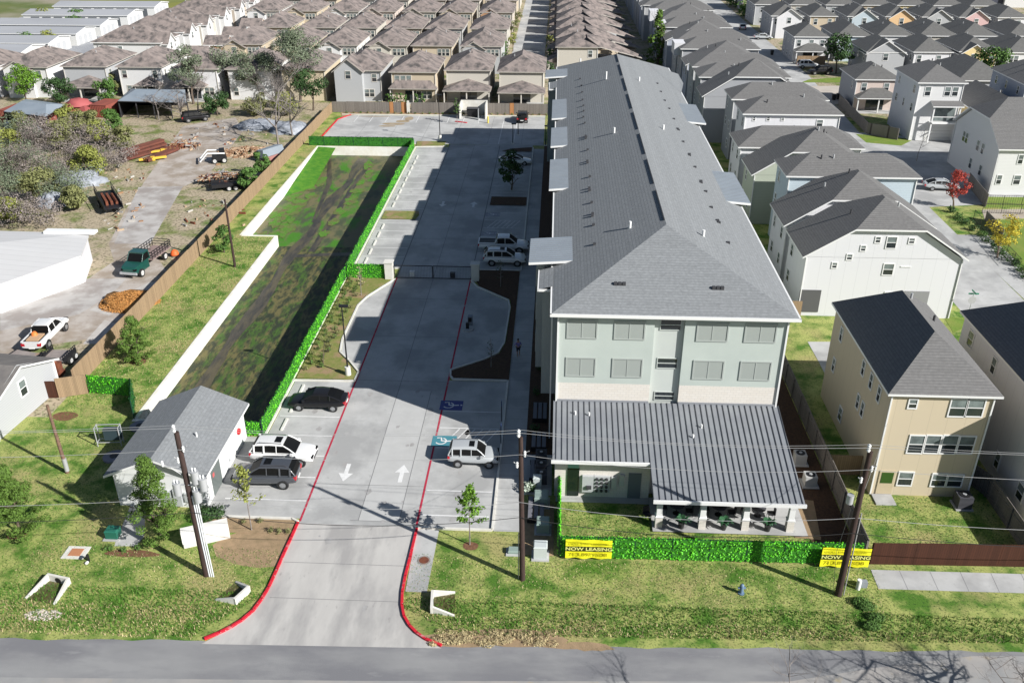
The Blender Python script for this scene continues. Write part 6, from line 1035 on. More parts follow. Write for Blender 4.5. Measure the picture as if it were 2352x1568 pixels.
# ================================================================== LOT BEHIND THE LEFT FENCE
BLUEM = mat('shed_metal', (.27,.31,.35), (.22,.26,.30), scale=.3, rough=.5)
def shed(label, pts, z, zr, wallm, roofm, open_front=True):
    """pts: four eave corners near-left, near-right, far-right, far-left"""
    c = sum((Vector((p[0], p[1], 0)) for p in pts), Vector())/4; t = thing('metal_shed', label, 'shed', c); P = [(p[0]-c.x, p[1]-c.y) for p in pts]; m1 = ((P[0][0]+P[3][0])/2, (P[0][1]+P[3][1])/2); m2 = ((P[1][0]+P[2][0])/2, (P[1][1]+P[2][1])/2); i1 = (m1[0]+(m2[0]-m1[0])*.2, m1[1]+(m2[1]-m1[1])*.2); i2 = (m2[0]-(m2[0]-m1[0])*.2, m2[1]-(m2[1]-m1[1])*.2)
    q = MB(); V = [(*p, z) for p in P]+[(*i1, zr), (*i2, zr)]; q.add(V, [(0,1,5,4), (1,2,5), (2,3,4,5), (3,0,4)], 0); U = [(v[0], v[1], v[2]-.15) for v in V[:4]]; q.add(V[:4]+U, [(0,4,5,1), (1,5,6,2), (2,6,7,3), (3,7,4,0)], 1); q.build('roof', [roofm, TRIM_D], t)
    for k in range(5): q = MB(); f = k/4; x, y = P[0][0]*(1-f)+P[1][0]*f, P[0][1]*(1-f)+P[1][1]*f+.3; q.box(x-.08, x+.08, y-.08, y+.08, 0, z-.1); q.build('post', TRIM_D, t)
    q = MB(); q.add([(*P[3], 0), (*P[2], 0), (*P[2], z-.1), (*P[3], z-.1)], [(0, 1, 2, 3)]); q.add([(*P[0], 0), (*P[3], 0), (*P[3], z-.1), (*P[0], z-.1)], [(3, 2, 1, 0)]); q.build('wall', wallm, t); return t
c = lambda u, v, z: tuple(at(u, v, z)[:2])
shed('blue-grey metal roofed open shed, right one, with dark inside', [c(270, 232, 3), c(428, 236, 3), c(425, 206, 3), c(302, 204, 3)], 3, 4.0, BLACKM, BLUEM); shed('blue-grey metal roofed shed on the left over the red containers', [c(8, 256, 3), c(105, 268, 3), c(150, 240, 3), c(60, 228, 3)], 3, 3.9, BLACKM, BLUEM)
def container(u0, v0, u1, v1, label, m, W=2.4, h=2.4, d=5):
    a, b = at(u0, v0), at(u1, v1); mid = (a+b)/2; L_ = (b-a).length; rz = math.atan2(b.y-a.y, b.x-a.x); t = thing('shipping_container', label, 'container', (mid.x, mid.y+d/2, 0), rz, 'red containers'); q = MB(); n = int(L_/.3); 
    q.box(-L_/2, L_/2, -d/2+.05, d/2, .05, h)
    for k in range(n): x = -L_/2+L_*(k+.25)/n; q.box(x, x+L_/n*.45, -d/2, -d/2+.06, .15, h-.12)
    q.build('shell', m, t); q = MB(); q.box(-L_/2-.03, L_/2+.03, -d/2-.03, d/2, h, h+.05); q.build('roof', m, t)
CR = mat('container_red', (.30,.085,.06), (.22,.065,.05), scale=.6)
container(5, 286, 30, 287, 'rusty red container at the far left under the blue-grey roof', CR); container(32, 288, 64, 289, 'orange-red container beside the first under the blue-grey roof', mat('container_orange', (.38,.11,.06), (.27,.08,.05), scale=.8)); container(215, 270, 253, 272, 'pink and red container between the two sheds', CR, h=2.2); container(95, 288, 108, 288, 'narrow red container right of the blue box in the thicket', CR)
t = MB(); t.dome((0, 0, .9), 2.4, 2.0, 1.1, 12, 4, jit=.18, seed=2); t.box(-1.9, 1.9, -1.5, 1.5, 0, 1.0); p = at(182, 252); tag(t.build('red_tarp', plain('tarp_red', (.36,.09,.09), .7), loc=(p.x, p.y, 0)), 'bright red tarpaulin over a rounded load between the sheds', 'tarpaulin')
t = MB(); p = at(37, 298); t.box(-1.3, 1.3, -.8, .8, 0, 1.2); t.box(-1.35, 1.35, -.85, .85, 1.2, 1.3); tag(t.build('blue_crate', plain('crate_navy', (.06,.08,.15)), loc=(p.x, p.y, 0)), 'dark blue crate in front of the red containers', 'crate')
TSILV = mat('tarp_silver', (.36,.38,.42), (.20,.22,.25), scale=1.2, rough=.5, bump=1, bscale=3)
# white metal roofed building at the left edge, and the grey house lower left
t = thing('white_building', 'low building with a bright white roof at the left edge behind the bare tree', 'building', (-59.5, 86.2, 0)); q = MB(); q.prism([(-8, 7.2), (6.9, 6.8), (8.9, .8), (4.0, -7.2), (-8, -7.2)], 0, 3.0); q.build('wall', SD['white'], t); q = MB(); a = [(-8.2, 7.4, 3.2), (7.1, 7.0, 3.2), (9.1, .8, 3.1), (4.1, -7.4, 3.05), (-8.2, -7.4, 3.05), (-2, 1.5, 3.9)]; q.add(a, [(0, 5, 1), (1, 5, 2), (2, 5, 3), (3, 5, 4), (4, 5, 0)], 0)
for i in range(5): b_ = a[i]; c_ = a[(i+1) % 5]; q.add([b_, c_, (c_[0], c_[1], c_[2]-.2), (b_[0], b_[1], b_[2]-.2)], [(0, 1, 2, 3)], 0)
q.build('roof', bands('white_roof', (.56,.56,.56), (.42,.42,.42), 'y', 1.1, .05, noise_amt=.15, nscale=.6, c3=(.44,.43,.42)), t); q = MB(); q.box(2.2, 8.0, 6.3, 7.3, 3.3, 3.6); q.build('parapet', TRIM, t)
for x in (-5.6, -3.2): q = MB(); q.box(x, x+1.4, -7.36, -7.3, .1, 2.2); q.build('door', BLACKM, t)
q = MB(); q.box(-7.2, -2.5, -9.6, -7.4, 2.3, 2.45); q.build('awning', plain('awning_grey', (.15,.15,.15)), t)
gh = thing('small_house', 'small grey gabled house with one white framed window at the lower left edge', 'house', (-46.3, 61.4, 0), R(-6)); q = MB(); wallbox(q, -4.2, 3.6, -4.3, 3.9, 0, 2.9); q.add([(3.6, -4.3, 2.9), (3.6, 3.9, 2.9), (3.6, -.2, 4.6)], [(0, 1, 2)]); q.build('wall', SD['greyl'], gh); q = MB(); roof(q, -4.6, 3.95, -4.75, 4.35, 2.8, .38, 'gable_x'); q.build('roof', [mat('old_roof', (.20,.185,.17), (.14,.13,.125), scale=1), TRIM, TRIM], gh); window(gh, -.2, 2.5, .75, 1.3, 'r', 3.6, 'dh')
q = MB(); q.box(3.6, 3.72, -4.34, -4.2, 0, 2.9); q.box(3.6, 3.72, 3.8, 3.94, 0, 2.9); q.build('corner_board', TRIM, gh)
# vehicles in the lot
W_C = ('white', (.72,.72,.71)); 
def axis(u0, v0, u1, v1): a, b = at(u0, v0), at(u1, v1); return (a+b)/2, math.atan2(b.y-a.y, b.x-a.x), (b-a).length
m_, rz_, L_ = axis(366, 592, 308, 634)
tk = thing('stake_bed_truck', 'dark green stake bed truck parked on the gravel track', 'truck', m_, rz_); k = 1.0
q = MB(); q.loft([[(x, -w_, zb), (x, w_, zb), (x, w_*.97, zt), (x, -w_*.97, zt)] for x, w_, zb, zt in ((.9, 1.0, .6, 1.3), (1.0, 1.02, .55, 1.45), (2.2, 1.0, .55, 1.5), (3.3, .85, .6, 1.35), (3.5, .75, .7, 1.1))]); q.box(.55, 1.75, -1.0, 1.0, 1.4, 1.55); q.build('bonnet', mat('paint_green', (.012,.07,.055), rough=.3, coat=1), tk)
q = MB(); q.loft([[(x, -w_, zb), (x, w_, zb), (x, w_*.86, zt), (x, -w_*.86, zt)] for x, w_, zb, zt in ((.55, 1.0, 1.4, 2.25), (1.5, 1.0, 1.4, 2.28), (2.1, .98, 1.4, 1.5))]); q.build('windows', plain('car_glass', (0,0,0)), tk); q = MB(); q.box(.5, 1.55, -.88, .88, 2.22, 2.36); [q.tube([(2.08, s*.9, 1.5), (1.5, s*.84, 2.28)], .05, 5) for s in (-1, 1)]; [q.tube([(.6, s*.97, 1.45), (.6, s*.86, 2.25)], .07, 5) for s in (-1, 1)]; q.build('cab_roof', mat('paint_green', (0,0,0)), tk)
q = MB(); q.box(-3.6, .35, -1.15, 1.15, 1.0, 1.12); q.build('flatbed', mat('bed_board', (.30,.22,.2), (.22,.16,.15), scale=2), tk); q = MB(); q.box(-3.4, 3.3, -.4, .4, .6, .9); q.build('chassis', BLACKM, tk)
for s in (-1, 1):
    q = MB(); [q.tube([(-3.55, s*1.12, z), (.3, s*1.12, z)], .04, 4) for z in (1.4, 1.7, 2.0)]; [q.tube([(-3.55+.55*j, s*1.12, 1.1), (-3.55+.55*j, s*1.12, 2.02)], .04, 4) for j in range(8)]; q.build('stake_side', BLACKM, tk)
q = MB(); [q.tube([(-3.55, -1.1, z), (-3.55, 1.1, z)], .04, 4) for z in (1.4, 1.7, 2.0)]; [q.tube([(.3, -1.1, z), (.3, 1.1, z)], .04, 4) for z in (1.5, 1.9, 2.3)]; q.build('end_rack', BLACKM, tk); q = MB(); q.box(3.45, 3.62, -1, 1, .55, .8); q.build('bumper', GALV, tk)
for x in (2.6, -2.3):
    for s in (-1, 1): wheel(tk, x, s*.95, .45, .3, s, plain('rim_white', (.6,.6,.58)))
for s in (-1, 1): q = MB(); q.box(3.2, 3.5, s*.72-.14, s*.72+.14, .95, 1.15); q.build('headlight', plain('lamp_clear', (0,0,0)), tk)
m_, rz_, L_ = axis(82, 808, 137, 752); vehicle('pickup_truck', 'white pickup with boards and an orange bag in its bed, on the left slab', 'pickup', m_, rz_, 'pickup', W_C); 
t = MB(); t.box(-2.7, -1.3, -.6, .5, 1.22, 1.34); tag(t.build('board_stack', plain('board_tan', (.5,.33,.2)), loc=(m_.x, m_.y, 0), rz=rz_), 'tan boards lying in the bed of the white pickup', 'boards'); t = MB(); t.dome((-1.6, .2, 1.34), .35, .3, .3, 8, 3, jit=.2); tag(t.build('orange_bag', plain('bag_orange', (.7,.2,.05)), loc=(m_.x, m_.y, 0), rz=rz_), 'orange bag on the boards in the white pickup bed', 'bag')
m_, rz_, _ = axis(-22, 700, 20, 690); vehicle('car', 'black car at the left edge of the lot', 'car', m_, rz_, 'sedan', ('black', (.012,.012,.014)))
def trailer(u0, v0, u1, v1, W, label, deck, rails=0.0, zdeck=.7, wheels=True):
    m_, rz_, L_ = axis(u0, v0, u1, v1); t = thing('trailer', label, 'trailer', m_, rz_, 'trailers in the lot'); a = L_/2
    q = MB(); q.box(-a+1, a-.2, -W/2, W/2, zdeck, zdeck+.08); q.build('deck', deck, t); q = MB()
    for s in (-1, 1): q.box(-a+1, a, s*W/2-.06, s*W/2+.06, zdeck-.15, zdeck+.12+rails*.3); q.tube([(-a+1, s*W/2, zdeck), (-a-.4, 0, zdeck-.1)], .06, 4)
    if rails: [q.tube([(-a+1+(2*a-1)*j/7, s*W/2, zdeck), (-a+1+(2*a-1)*j/7, s*W/2, zdeck+rails)], .04, 4) for j in range(8) for s in (-1, 1)]; [q.tube([(-a+1, s*W/2, zdeck+rails), (a, s*W/2, zdeck+rails)], .04, 4) for s in (-1, 1)]
    q.build('frame', BLACKM, t)
    for x in (.2, 1.1):
        for s in (-1, 1): wheel(t, x, s*(W/2+.14), .36, .22, s, plain('rim_white', (0,0,0)))
    return t
DK = mat('grey_deck', (.30,.26,.24), (.22,.19,.18), scale=1.5, c3=(.33,.2,.12), scale3=.8, amt3=(.6,.75))
trailer(15, 860, 75, 822, 2.7, 'flat wooden trailer at the left edge above the grey house', DK); trailer(112, 858, 152, 818, 2.1, 'narrow black framed trailer with grey deck beside the tan fence', DK, .5); trailer(470, 438, 575, 428, 2.3, 'long black gooseneck trailer loaded with scrap beside the tan fence', BLACKM, .7); dp = trailer(268, 498, 240, 452, 2.2, 'black dump trailer carrying rusty beams on the rough grass', BLACKM, 1.2, .8)
for j in range(3): q = MB(); q.box(-2.2, 1.8, -.8+.6*j, -.5+.6*j, .85, 1.25+.1*j); tag(q.build('rusty_beam', RUST, loc=dp.location, rz=dp.rotation_euler[2]), f'rusty beam lying in the black dump trailer, {ORD[j]} across its bed', 'metal beam', 'beams in the dump trailer')
for i, (u, v, L_, w_, l) in enumerate(((185, 420, 7, 4.5, 'large grey-white sheet of crumpled metal hanging in the thicket'), (120, 470, 4, 4, 'ribbed grey metal sheet leaning in the lower thicket'), (215, 395, 3, 3, 'pale tarpaulin under the bushes below the beams'), (75, 310, 4, 2.5, 'grey tarpaulin in the upper thicket'))):
    p = at(u, v); q = MB(); q.dome((0, 0, 0), L_/2, w_/2, 1.6, 22, 6, jit=.2, seed=i+40); tag(q.build('metal_sheet', mat('tarp_silver', (0, 0, 0)), loc=p), l, 'metal sheet')
t = MB(); p = at(126, 862); t.box(-.7, .7, -.35, .35, .45, 1.3); t.box(-.8, .8, -.45, .45, .1, .45); t.dome((0, .1, 1.3), .45, .3, .25, 8, 3); tag(t.build('rusty_engine', RUST, loc=(p.x, p.y, 0)), 'rusty brown engine block standing at the end of the narrow trailer', 'machine')
def pile(name, label, cat, u, v, rx, ry, h, m, n, L0, r, seed, z0=0.0, kind=None, flat=.25):
    p = at(u, v); r_ = random.Random(seed); q = MB()
    for k in range(n):
        a, d = r_.uniform(0, 6.283), math.sqrt(r_.random()); c_ = Vector((math.cos(a)*rx*d, math.sin(a)*ry*d, z0+h*(1-d)*r_.uniform(.5, 1))); b_ = r_.uniform(0, 3.14); e = Vector((math.cos(b_), math.sin(b_), r_.uniform(-flat, flat)))*L0*r_.uniform(.5, 1.2)/2; s = r*r_.uniform(.6, 1.4); q.obox(c_-Vector((0, 0, s)), e*1.0, Vector((-e.y, e.x, 0)).normalized()*s, s*2, r_.randrange(len(m)))
    return tag(q.build(name, m, loc=(p.x, p.y, 0)), label, cat, None, kind)
BR = [plain('scrap_brown', (.28,.16,.09)), plain('scrap_tan', (.45,.33,.22)), RUST, plain('scrap_grey', (.3,.29,.28))]
pile('scrap_heap', 'heap of boards and rusty scrap on the long black trailer', 'scrap', 515, 420, 3.4, 1.6, 1.2, BR, 220, 1.4, .06, 3, .7, 'stuff'); pile('rubble_heap', 'heap of tan rubble and broken boards behind the white loader', 'rubble', 565, 350, 4.5, 3.2, .8, BR[:2], 300, .7, .09, 4, 0, 'stuff'); pile('scrap_heap', 'dark scrap pile at the bend of the gravel track', 'scrap', 420, 335, 2.6, 1.8, 1.0, BR, 120, 1.6, .08, 5, 0, 'stuff')
for i, (u, v, L_, rz, z, l) in enumerate(((332, 358, 8, 1.05, .2, 'lowest'), (331, 357, 8, 1.02, .75, 'middle'), (330, 358, 8, 1.1, 1.3, 'top'), (372, 360, 7, 1.25, .2, 'separate right-hand'))):
    p = at(u, v); t = MB()
    for s in (-.45, 0, .45): t.box(-L_/2, L_/2, s-.14, s+.14, z, z+.06); t.box(-L_/2, L_/2, s-.02, s+.02, z+.06, z+.38); t.box(-L_/2, L_/2, s-.14, s+.14, z+.38, z+.44)
    tag(t.build('steel_beams', mat('beam_rust', (.17,.06,.04), (.11,.045,.035), scale=1), loc=(p.x, p.y, 0), rz=rz), f'{l} layer of rust red steel beams stacked on the grass by the track', 'steel beams', 'rust red beams')
for (u, v, l) in ((375, 352, 'yellow boom tube lying on the scrap by the track'), (352, 370, 'pale yellow plank lying in the grass below the beams')): p = at(u, v); t = MB(); t.box(-2, 2, -.15, .15, .3, .6); t.box(-.3, .3, -.3, .3, .1, .7); tag(t.build('yellow_bar', plain('bar_yellow', (.65,.42,.05)), loc=(p.x, p.y, 0), rz=.5), l, 'metal bar')
p = at(505, 372); t = thing('compact_loader', 'small white loader with raised arms standing on the gravel beside the rubble', 'loader', p, R(200)); q = MB(); q.box(-1, 1, -.75, .75, .4, 1.2); q.box(-.9, -.1, -.6, .6, 1.2, 2.0); q.build('body', BLACKM, t); q = MB(); [q.tube([(-.9, s*.95, 1.5), (1.6, s*.95, 1.7), (2.8, s*.95, .5)], .13, 5) for s in (-1, 1)]; q.tube([(2.8, -.95, .5), (2.8, .95, .5)], .14, 6); q.build('lift_arm', TRIM, t)
for x in (-.7, .7):
    for s in (-1, 1): wheel(t, x, s*.8, .42, .3, s, plain('rim_white', (0,0,0)))
t = thing('camper_shell', 'tilted pale blue metal cap and pink frame leaning by the tan fence', 'wreck', at(622, 365), R(60)); q = MB(); q.loft([[(-2.2, -.9, .8), (2.2, -.9, .8), (2.0, -.7, 1.9), (-2.0, -.7, 1.9)], [(-2.2, .9, .6), (2.2, .9, .6), (2.0, .7, 1.7), (-2.0, .7, 1.7)]]); q.build('shell', METAL_L, t); q = MB(); q.box(-2.2, 2.2, -1.2, -.95, 0, .8); q.build('frame', plain('frame_pink', (.35,.17,.15)), t)
for i, (u, v, rx, ry, l) in enumerate(((600, 293, 4.5, 2.5, 'crumpled silver grey tarpaulin left of the bare tree by the fence'), (670, 300, 3.4, 3.0, 'crumpled silver grey tarpaulin against the tan fence corner'))):
    p = at(u, v); t = MB(); t.dome((0, 0, 0), rx, ry, 1.3, 26, 9, jit=.16, seed=i+3); o = t.build('tarpaulin', TSILV, loc=(p.x, p.y, 0)); tag(o, l, 'tarpaulin', 'silver tarpaulins')
db = MB(); r_ = random.Random(12)
for k in range(170):
    u, v = r_.choice([(r_.uniform(395, 460), r_.uniform(300, 345)), (r_.uniform(500, 620), r_.uniform(290, 385)), (r_.uniform(230, 330), r_.uniform(380, 470)), (r_.uniform(420, 560), r_.uniform(460, 520)), (r_.uniform(440, 640), r_.uniform(270, 300)), (r_.uniform(240, 330), r_.uniform(470, 530))]); p = at(u, v); a = r_.uniform(0, 3.14); L_ = r_.uniform(.1, .9); db.obox((p.x, p.y, .0), (math.cos(a)*L_/2, math.sin(a)*L_/2, 0), (-math.sin(a)*.08, math.cos(a)*.08, 0), r_.uniform(.05, .3), r_.randrange(5))
tag(db.build('yard_debris', BR+[plain('debris_pale', (.42,.4,.37))]), 'scattered boards, blocks and litter over the gravel yard', 'debris', None, 'stuff')
# brush pile of dead branches
p = at(295, 695); q = MB(); q.dome((0, 0, 0), 2.7, 2.3, .8, 18, 5, jit=.25, seed=2); r_ = random.Random(4)
for k in range(2600): a, d = r_.uniform(0, 6.283), math.sqrt(r_.random()); c_ = Vector((math.cos(a)*2.9*d, math.sin(a)*2.5*d, .9*(1-d*d)+.05)); e = Vector((r_.uniform(-1, 1), r_.uniform(-1, 1), r_.uniform(-.2, .6))).normalized(); g = e.orthogonal().normalized(); s = r_.uniform(.08, .2); q.add([c_-e*s, c_+g*s*.35, c_+e*s, c_-g*s*.35], [(0, 1, 2, 3)])
tag(q.build('brush_pile', LF['brown'], loc=p), 'heap of dry orange-brown branches and leaves against the tan fence', 'brush pile')
t = MB(); p = at(402, 588); t.dome((0, 0, .2), .5, .5, .6, 8, 4); tag(t.build('orange_tank', plain('tank_orange', (.75,.13,.03)), loc=p), 'bright orange cone-shaped bag behind the green truck', 'bag')
t = MB(); p = at(160, 648); t.box(-.7, .7, -.35, .35, .1, .4); t.cyl(-.5, -.45, 0, .4, .2); t.cyl(.5, -.45, 0, .4, .2); tag(t.build('mower', BLACKM, loc=p), 'small black ride-on mower in the grass by the white roofed building', 'mower')
# ================================================================== PARKED CARS
gC = 'cars in the car park'
vehicle('parked_car', 'black saloon car parked nose to the ivy screen in the near bay', 'car', (-19.25, 63.2), math.pi, 'sedan', ('black', (.012,.012,.014)), gC)
vehicle('parked_car', 'white sport utility car with a sunroof, parked beside the utility building', 'car', (-20.0, 55.5), R(-1), 'suv', W_C, gC, True, True); vehicle('parked_car', 'dark grey sport utility car parked next to the white one, tail to the drive', 'car', (-20.55, 52.7), R(181), 'suv', ('graphite', (.06,.065,.075)), gC, True, True)
vehicle('parked_car', 'silver boxy hatchback in the accessible stall at the edge of the building shadow', 'car', (-5.6, 55.9), 0, 'boxy', ('silver', (.42,.44,.45)), gC, True).scale = (.92, .97, .97)
vehicle('parked_car', 'white pickup truck with black bed cover in the building shade', 'pickup', (-5.75, 98.2), 0, 'pickup', W_C, gC); vehicle('parked_car', 'white estate car parked just inside the gate in the shade', 'car', (-5.4, 94.4), 0, 'suv', W_C, gC, True, True); vehicle('parked_car', 'white saloon car in the far shaded stall beyond the dark tree', 'car', (-6.0, 132.8), 0, 'sedan', W_C, gC)
vehicle('parked_car', 'black car parked against the far fence right of the bin enclosure', 'car', (-5.9, 158.9), math.pi/2, 'suv', ('black', (0,0,0)), gC)
for (x, y, rz, kd, cl, l) in ((55.8, 208.6, 0, 'suv', W_C, 'white car outside the aqua cottage near the street tree'), (56.8, 202.0, R(185), 'suv', ('black', (0,0,0)), 'black car parked beside the street tree, upper right'), (53.8, 123.6, R(-4), 'sedan', ('silver', (0,0,0)), 'silver car in the court behind the red tree'), (50.8, 262, R(80), 'sedan', W_C, 'white car on the distant street beyond the grey townhouses'), (53.2, 246, 0, 'sedan', ('silver', (0,0,0)), 'silver car outside the first gabled cottage of the third row'),
                           (125.5, 289, R(170), 'pickup', W_C, 'white pickup in the lot at the upper right'), (129.5, 284, R(170), 'pickup', W_C, 'second white pickup in the lot at the upper right, nearer the cottages'), (133.5, 287, R(120), 'suv', ('silver', (0,0,0)), 'silver car right of the white pickups at the upper right'), (-63.5, 156.0, R(30), 'suv', ('black', (0,0,0)), 'dark car under the trees by the right-hand shed'), (45, 283, R(90), 'sedan', ('graphite', (0,0,0)), 'grey car far up the right street')):
    vehicle('car', l, 'car', (x, y), rz, kd, cl, 'cars beyond the fences')
for i, (k, y) in enumerate(((0, 65.6), (1, 62.9), (2, 60.2), (3, 57.4))):
    t = MB(); t.box(-.09, .09, -.85, .85, 0, .13); tag(t.build('wheel_stop', CONC_WHITE, loc=(-21.35 if i < 3 else -22.2, y, .012)), f'concrete wheel stop in the near left bay, {ORD[i]} from the planted island', 'wheel stop', 'wheel stops')
for i in range(16):
    y = 94.3+2.74*i
    if not 107 < y < 112: t = MB(); t.box(-.09, .09, -.85, .85, 0, .13); tag(t.build('wheel_stop', CONC_WHITE, loc=(-21.3, y, .012)), f'concrete wheel stop in the long left bay, {["first","second","third","fourth","fifth","sixth","seventh","eighth","ninth","tenth","eleventh","twelfth","thirteenth","fourteenth","fifteenth","sixteenth"][i]} from the gate', 'wheel stop', 'wheel stops')
for i, (x, y) in enumerate(((-4.35, 61.6), (-4.2, 58.2))):
    t = thing('stall_sign', f'thin accessible stall sign post by the right pavement, {ORD[i]} counted from the island', 'sign', (x+.5, y, 0), R(90), 'stall sign posts'); q = MB(); q.cyl(0, 0, 0, 1.9, .035, n=6); q.build('post', BLACKM, t); q = MB(); q.box(-.15, .15, -.03, -.01, 1.5, 1.95); q.build('plate', plain('sign_blue', (.05,.1,.3)), t)
# ================================================================== TREES AND SHRUBS
P = lambda u, v: at(u, v)
tree('pine_tree', 'young pine with layered branches in front of the white utility building', P(368, 1228), 6.4, 1.95, LF['pine'], 20000, .055, trunk=.15, seed=1, shape='cone', group='young pines', r0=.1)
tree('pine_tree', 'bushy young pine on the front lawn at the left edge', P(45, 1222), 5.4, 2.3, LF['pine'], 24000, .055, trunk=.2, seed=2, shape='cone', group='young pines', r0=.11); tree('pine_tree', 'round young pine standing against the tan fence', P(318, 828), 4.5, 1.8, LF['pine'], 10000, .065, trunk=.12, seed=3, shape='cone', group='young pines', r0=.09)
tree('vine_bush', 'leafy vine clump climbing the tan fence beside the leaning pole', P(515, 580), 3.6, 1.3, LF['mid'], 1600, .12, cat='vine', trunk=.1, seed=4)
young_tree('young_tree', 'sapling with yellow-green leaves by the parking bay entrance on the left', P(578, 1217), 5.4, LF['yard'], 620, .10, 1, 'saplings', 1.05); young_tree('young_tree', 'sapling with bright green leaves on the lawn right of the drive', P(1079, 1250), 4.9, LF['lime'], 1300, .10, 2, 'saplings', 1.0); bare_tree('young_tree', 'leafless sapling in the planted island near the lamp post', P(742, 840), 3.8, .05, 3, .8, 2, 'saplings', BARK, 6, .3); young_tree('young_tree', 'thin sapling in the island corner by the gate ivy', P(830, 680), 3.4, LF['straw'], 130, .07, 4, 'saplings', .6)
young_tree('young_tree', 'sapling in the kerbed island left of the bin enclosure', P(1050, 285), 4.4, LF['mid'], 220, .14, 5, 'saplings', .9); young_tree('young_tree', 'dark sapling shaded beside the right gate pillar', P(1150, 660), 3.2, LF['dark'], 90, .08, 6, 'saplings', .7); young_tree('young_tree', 'dark sapling shaded in the turnaround bed', P(1128, 845), 3.0, LF['dark'], 60, .07, 7, 'saplings', .5)
tree('evergreen_tree', 'dark bushy evergreen in the shaded parking island', P(1175, 436), 5.6, 1.9, LF['dark'], 2400, .14, trunk=.15, seed=7); tree('conifer', 'tall green conifer beyond the long building, between brown and grey roofs', (21.7, 205, 0), 12.5, 3.0, LF['pine'], 2200, .26, trunk=.12, seed=8, shape='cone')
for i, (u, v) in enumerate(((598, 1198), (622, 1222), (640, 1223), (662, 1224), (560, 1200))): bush('low_shrub', f'low shrub in the narrow bed at the parking bay edge, {ORD[i]} of five', P(u, v), .3, .45, LF['olive'], 110, .05, 'shrubs along the bay edge', i)
for i, (u, v) in enumerate(((252, 1262), (285, 1266), (318, 1262), (340, 1250))): bush('low_shrub', f'low shrub along the triangular pavement on the left lawn, {ORD[i]} from the left', P(u, v), .35, .5, LF['mid'], 130, .055, 'shrubs by the triangular pavement', i)
bush('dark_hedge', 'dark green hedge in front of the utility building meters', P(480, 1190), 1.3, 1.0, LF['dark'], 1400, .08, seed=3); bush('agave', 'pale grey-green agave beside the middle pole', P(1215, 1125), .75, .8, leafmat('agave_leaf', (.36,.42,.34)), 150, .15)
for i in range(44):
    x = -21.8+(1.1 if i % 2 else 0)+.25*math.sin(i); y = 69.0+i*.47; bush('island_shrub', f'small shrub by the near ivy screen, {"left" if i % 2 == 0 else "right"} file, {i//2+1} from the lamp', (x, y, .1), .42, .55, LF['mid'] if i % 3 else LF['olive'], 80, .06, 'shrubs along the near ivy screen', i)
for i in range(30): x = -38+i*1.25; bush('fence_shrub', f'low shrub in the strip below the far fence, number {i+1} from the left', (x, 162.7, 0), .4, .5, LF['olive'] if i % 2 else LF['mid'], 36, .09, 'shrubs below the far fence', i)
tree('red_tree', 'small tree with dark red leaves beside the court', P(2190, 478), 5.2, 1.7, LF['red'], 1500, .11, trunk=.3, seed=11); tree('yellow_tree', 'young tree with yellow autumn leaves by the right pavement', P(2290, 592), 5.4, 2.0, LF['yel'], 1500, .11, trunk=.3, seed=12)
tree('street_tree', 'dark green street tree in front of the cottages at the upper right', (60.5, 203, 0), 8.2, 3.6, LF['dark'], 2200, .24, seed=13); tree('street_tree', 'round green tree between the dark roofs at the right', P(2265, 215), 9, 3.9, LF['mid'], 2200, .24, seed=14); bare_tree('young_tree', 'bare sapling in front of the tall white townhouse garage', P(2105, 370), 6, .06, 15, .8, 3, 'saplings')
for i in range(12):
    f = i/11; p = P(2185+f*175, 488+f*150); bush('border_shrub', f'dark border shrub between the right street and the iron fence, {ORD[i]} from the red tree', p, .9+.3*(i % 3), .9, (LF['dark'], LF['mid'], LF['dark'])[i % 3], 260, .1, 'border shrubs by the right street', i)
# iron fence panels of the right gardens and their lawn
t = thing('iron_fence', 'thin black iron fence round the right-hand lawns', 'fence', (53.5, 112, 0))
pts = [P(2255, 490), P(2352, 492)], [P(2235, 505), P(2340, 620)], [P(2260, 470), P(2352, 472)]
for a, b in pts:
    q = MB(); o_ = Vector((53.5, 112, 0)); L_ = (b-a).length
    for z in (.15, 1.3): q.tube([a-o_+Vector((0, 0, z)), b-o_+Vector((0, 0, z))], .025, 4)
    for k in range(int(L_/.3)+1): c_ = a.lerp(b, k*.3/L_)-o_; q.tube([c_, c_+Vector((0, 0, 1.35))], .035 if k % 8 == 0 else .012, 4, cap=False)
    q.build('fence_panel', BLACKM, t)
lw = MB(); poly(lw, [tuple(P(*q)[:2]) for q in ((2250, 452), (2500, 455), (2500, 472), (2262, 478))], .02); poly(lw, [tuple(P(*q)[:2]) for q in ((2262, 508), (2500, 500), (2500, 640), (2352, 625))], .02); poly(lw, [tuple(P(*q)[:2]) for q in ((2168, 728), (2235, 730), (2228, 745), (2190, 765))], .02); poly(lw, [tuple(P(*q)[:2]) for q in ((1965, 308), (2100, 320), (2070, 335), (1990, 328))], .02); poly(lw, [tuple(P(*q)[:2]) for q in ((1858, 183), (1935, 178), (1930, 190), (1840, 190))], .02)
struct('garden_lawn', lw, mat('garden_grass', (.13,.22,.03), (.2,.24,.05), scale=.5, bump=.8, bscale=8)); lw = MB(); poly(lw, [tuple(P(*q)[:2]) for q in ((2255, 482), (2500, 478), (2500, 498), (2262, 504))], .015); poly(lw, [tuple(P(*q)[:2]) for q in ((2140, 480), (2185, 470), (2352, 620), (2352, 740))], .012) if False else None; struct('garden_path', lw, mat('tan_path', (.45,.40,.33), (.36,.31,.25), scale=.4))
lw = MB(); poly(lw, [tuple(P(*q)[:2]) for q in ((1855, 785), (1925, 785), (1905, 880), (1880, 830))], .02); struct('patio_slab', lw, CONC)
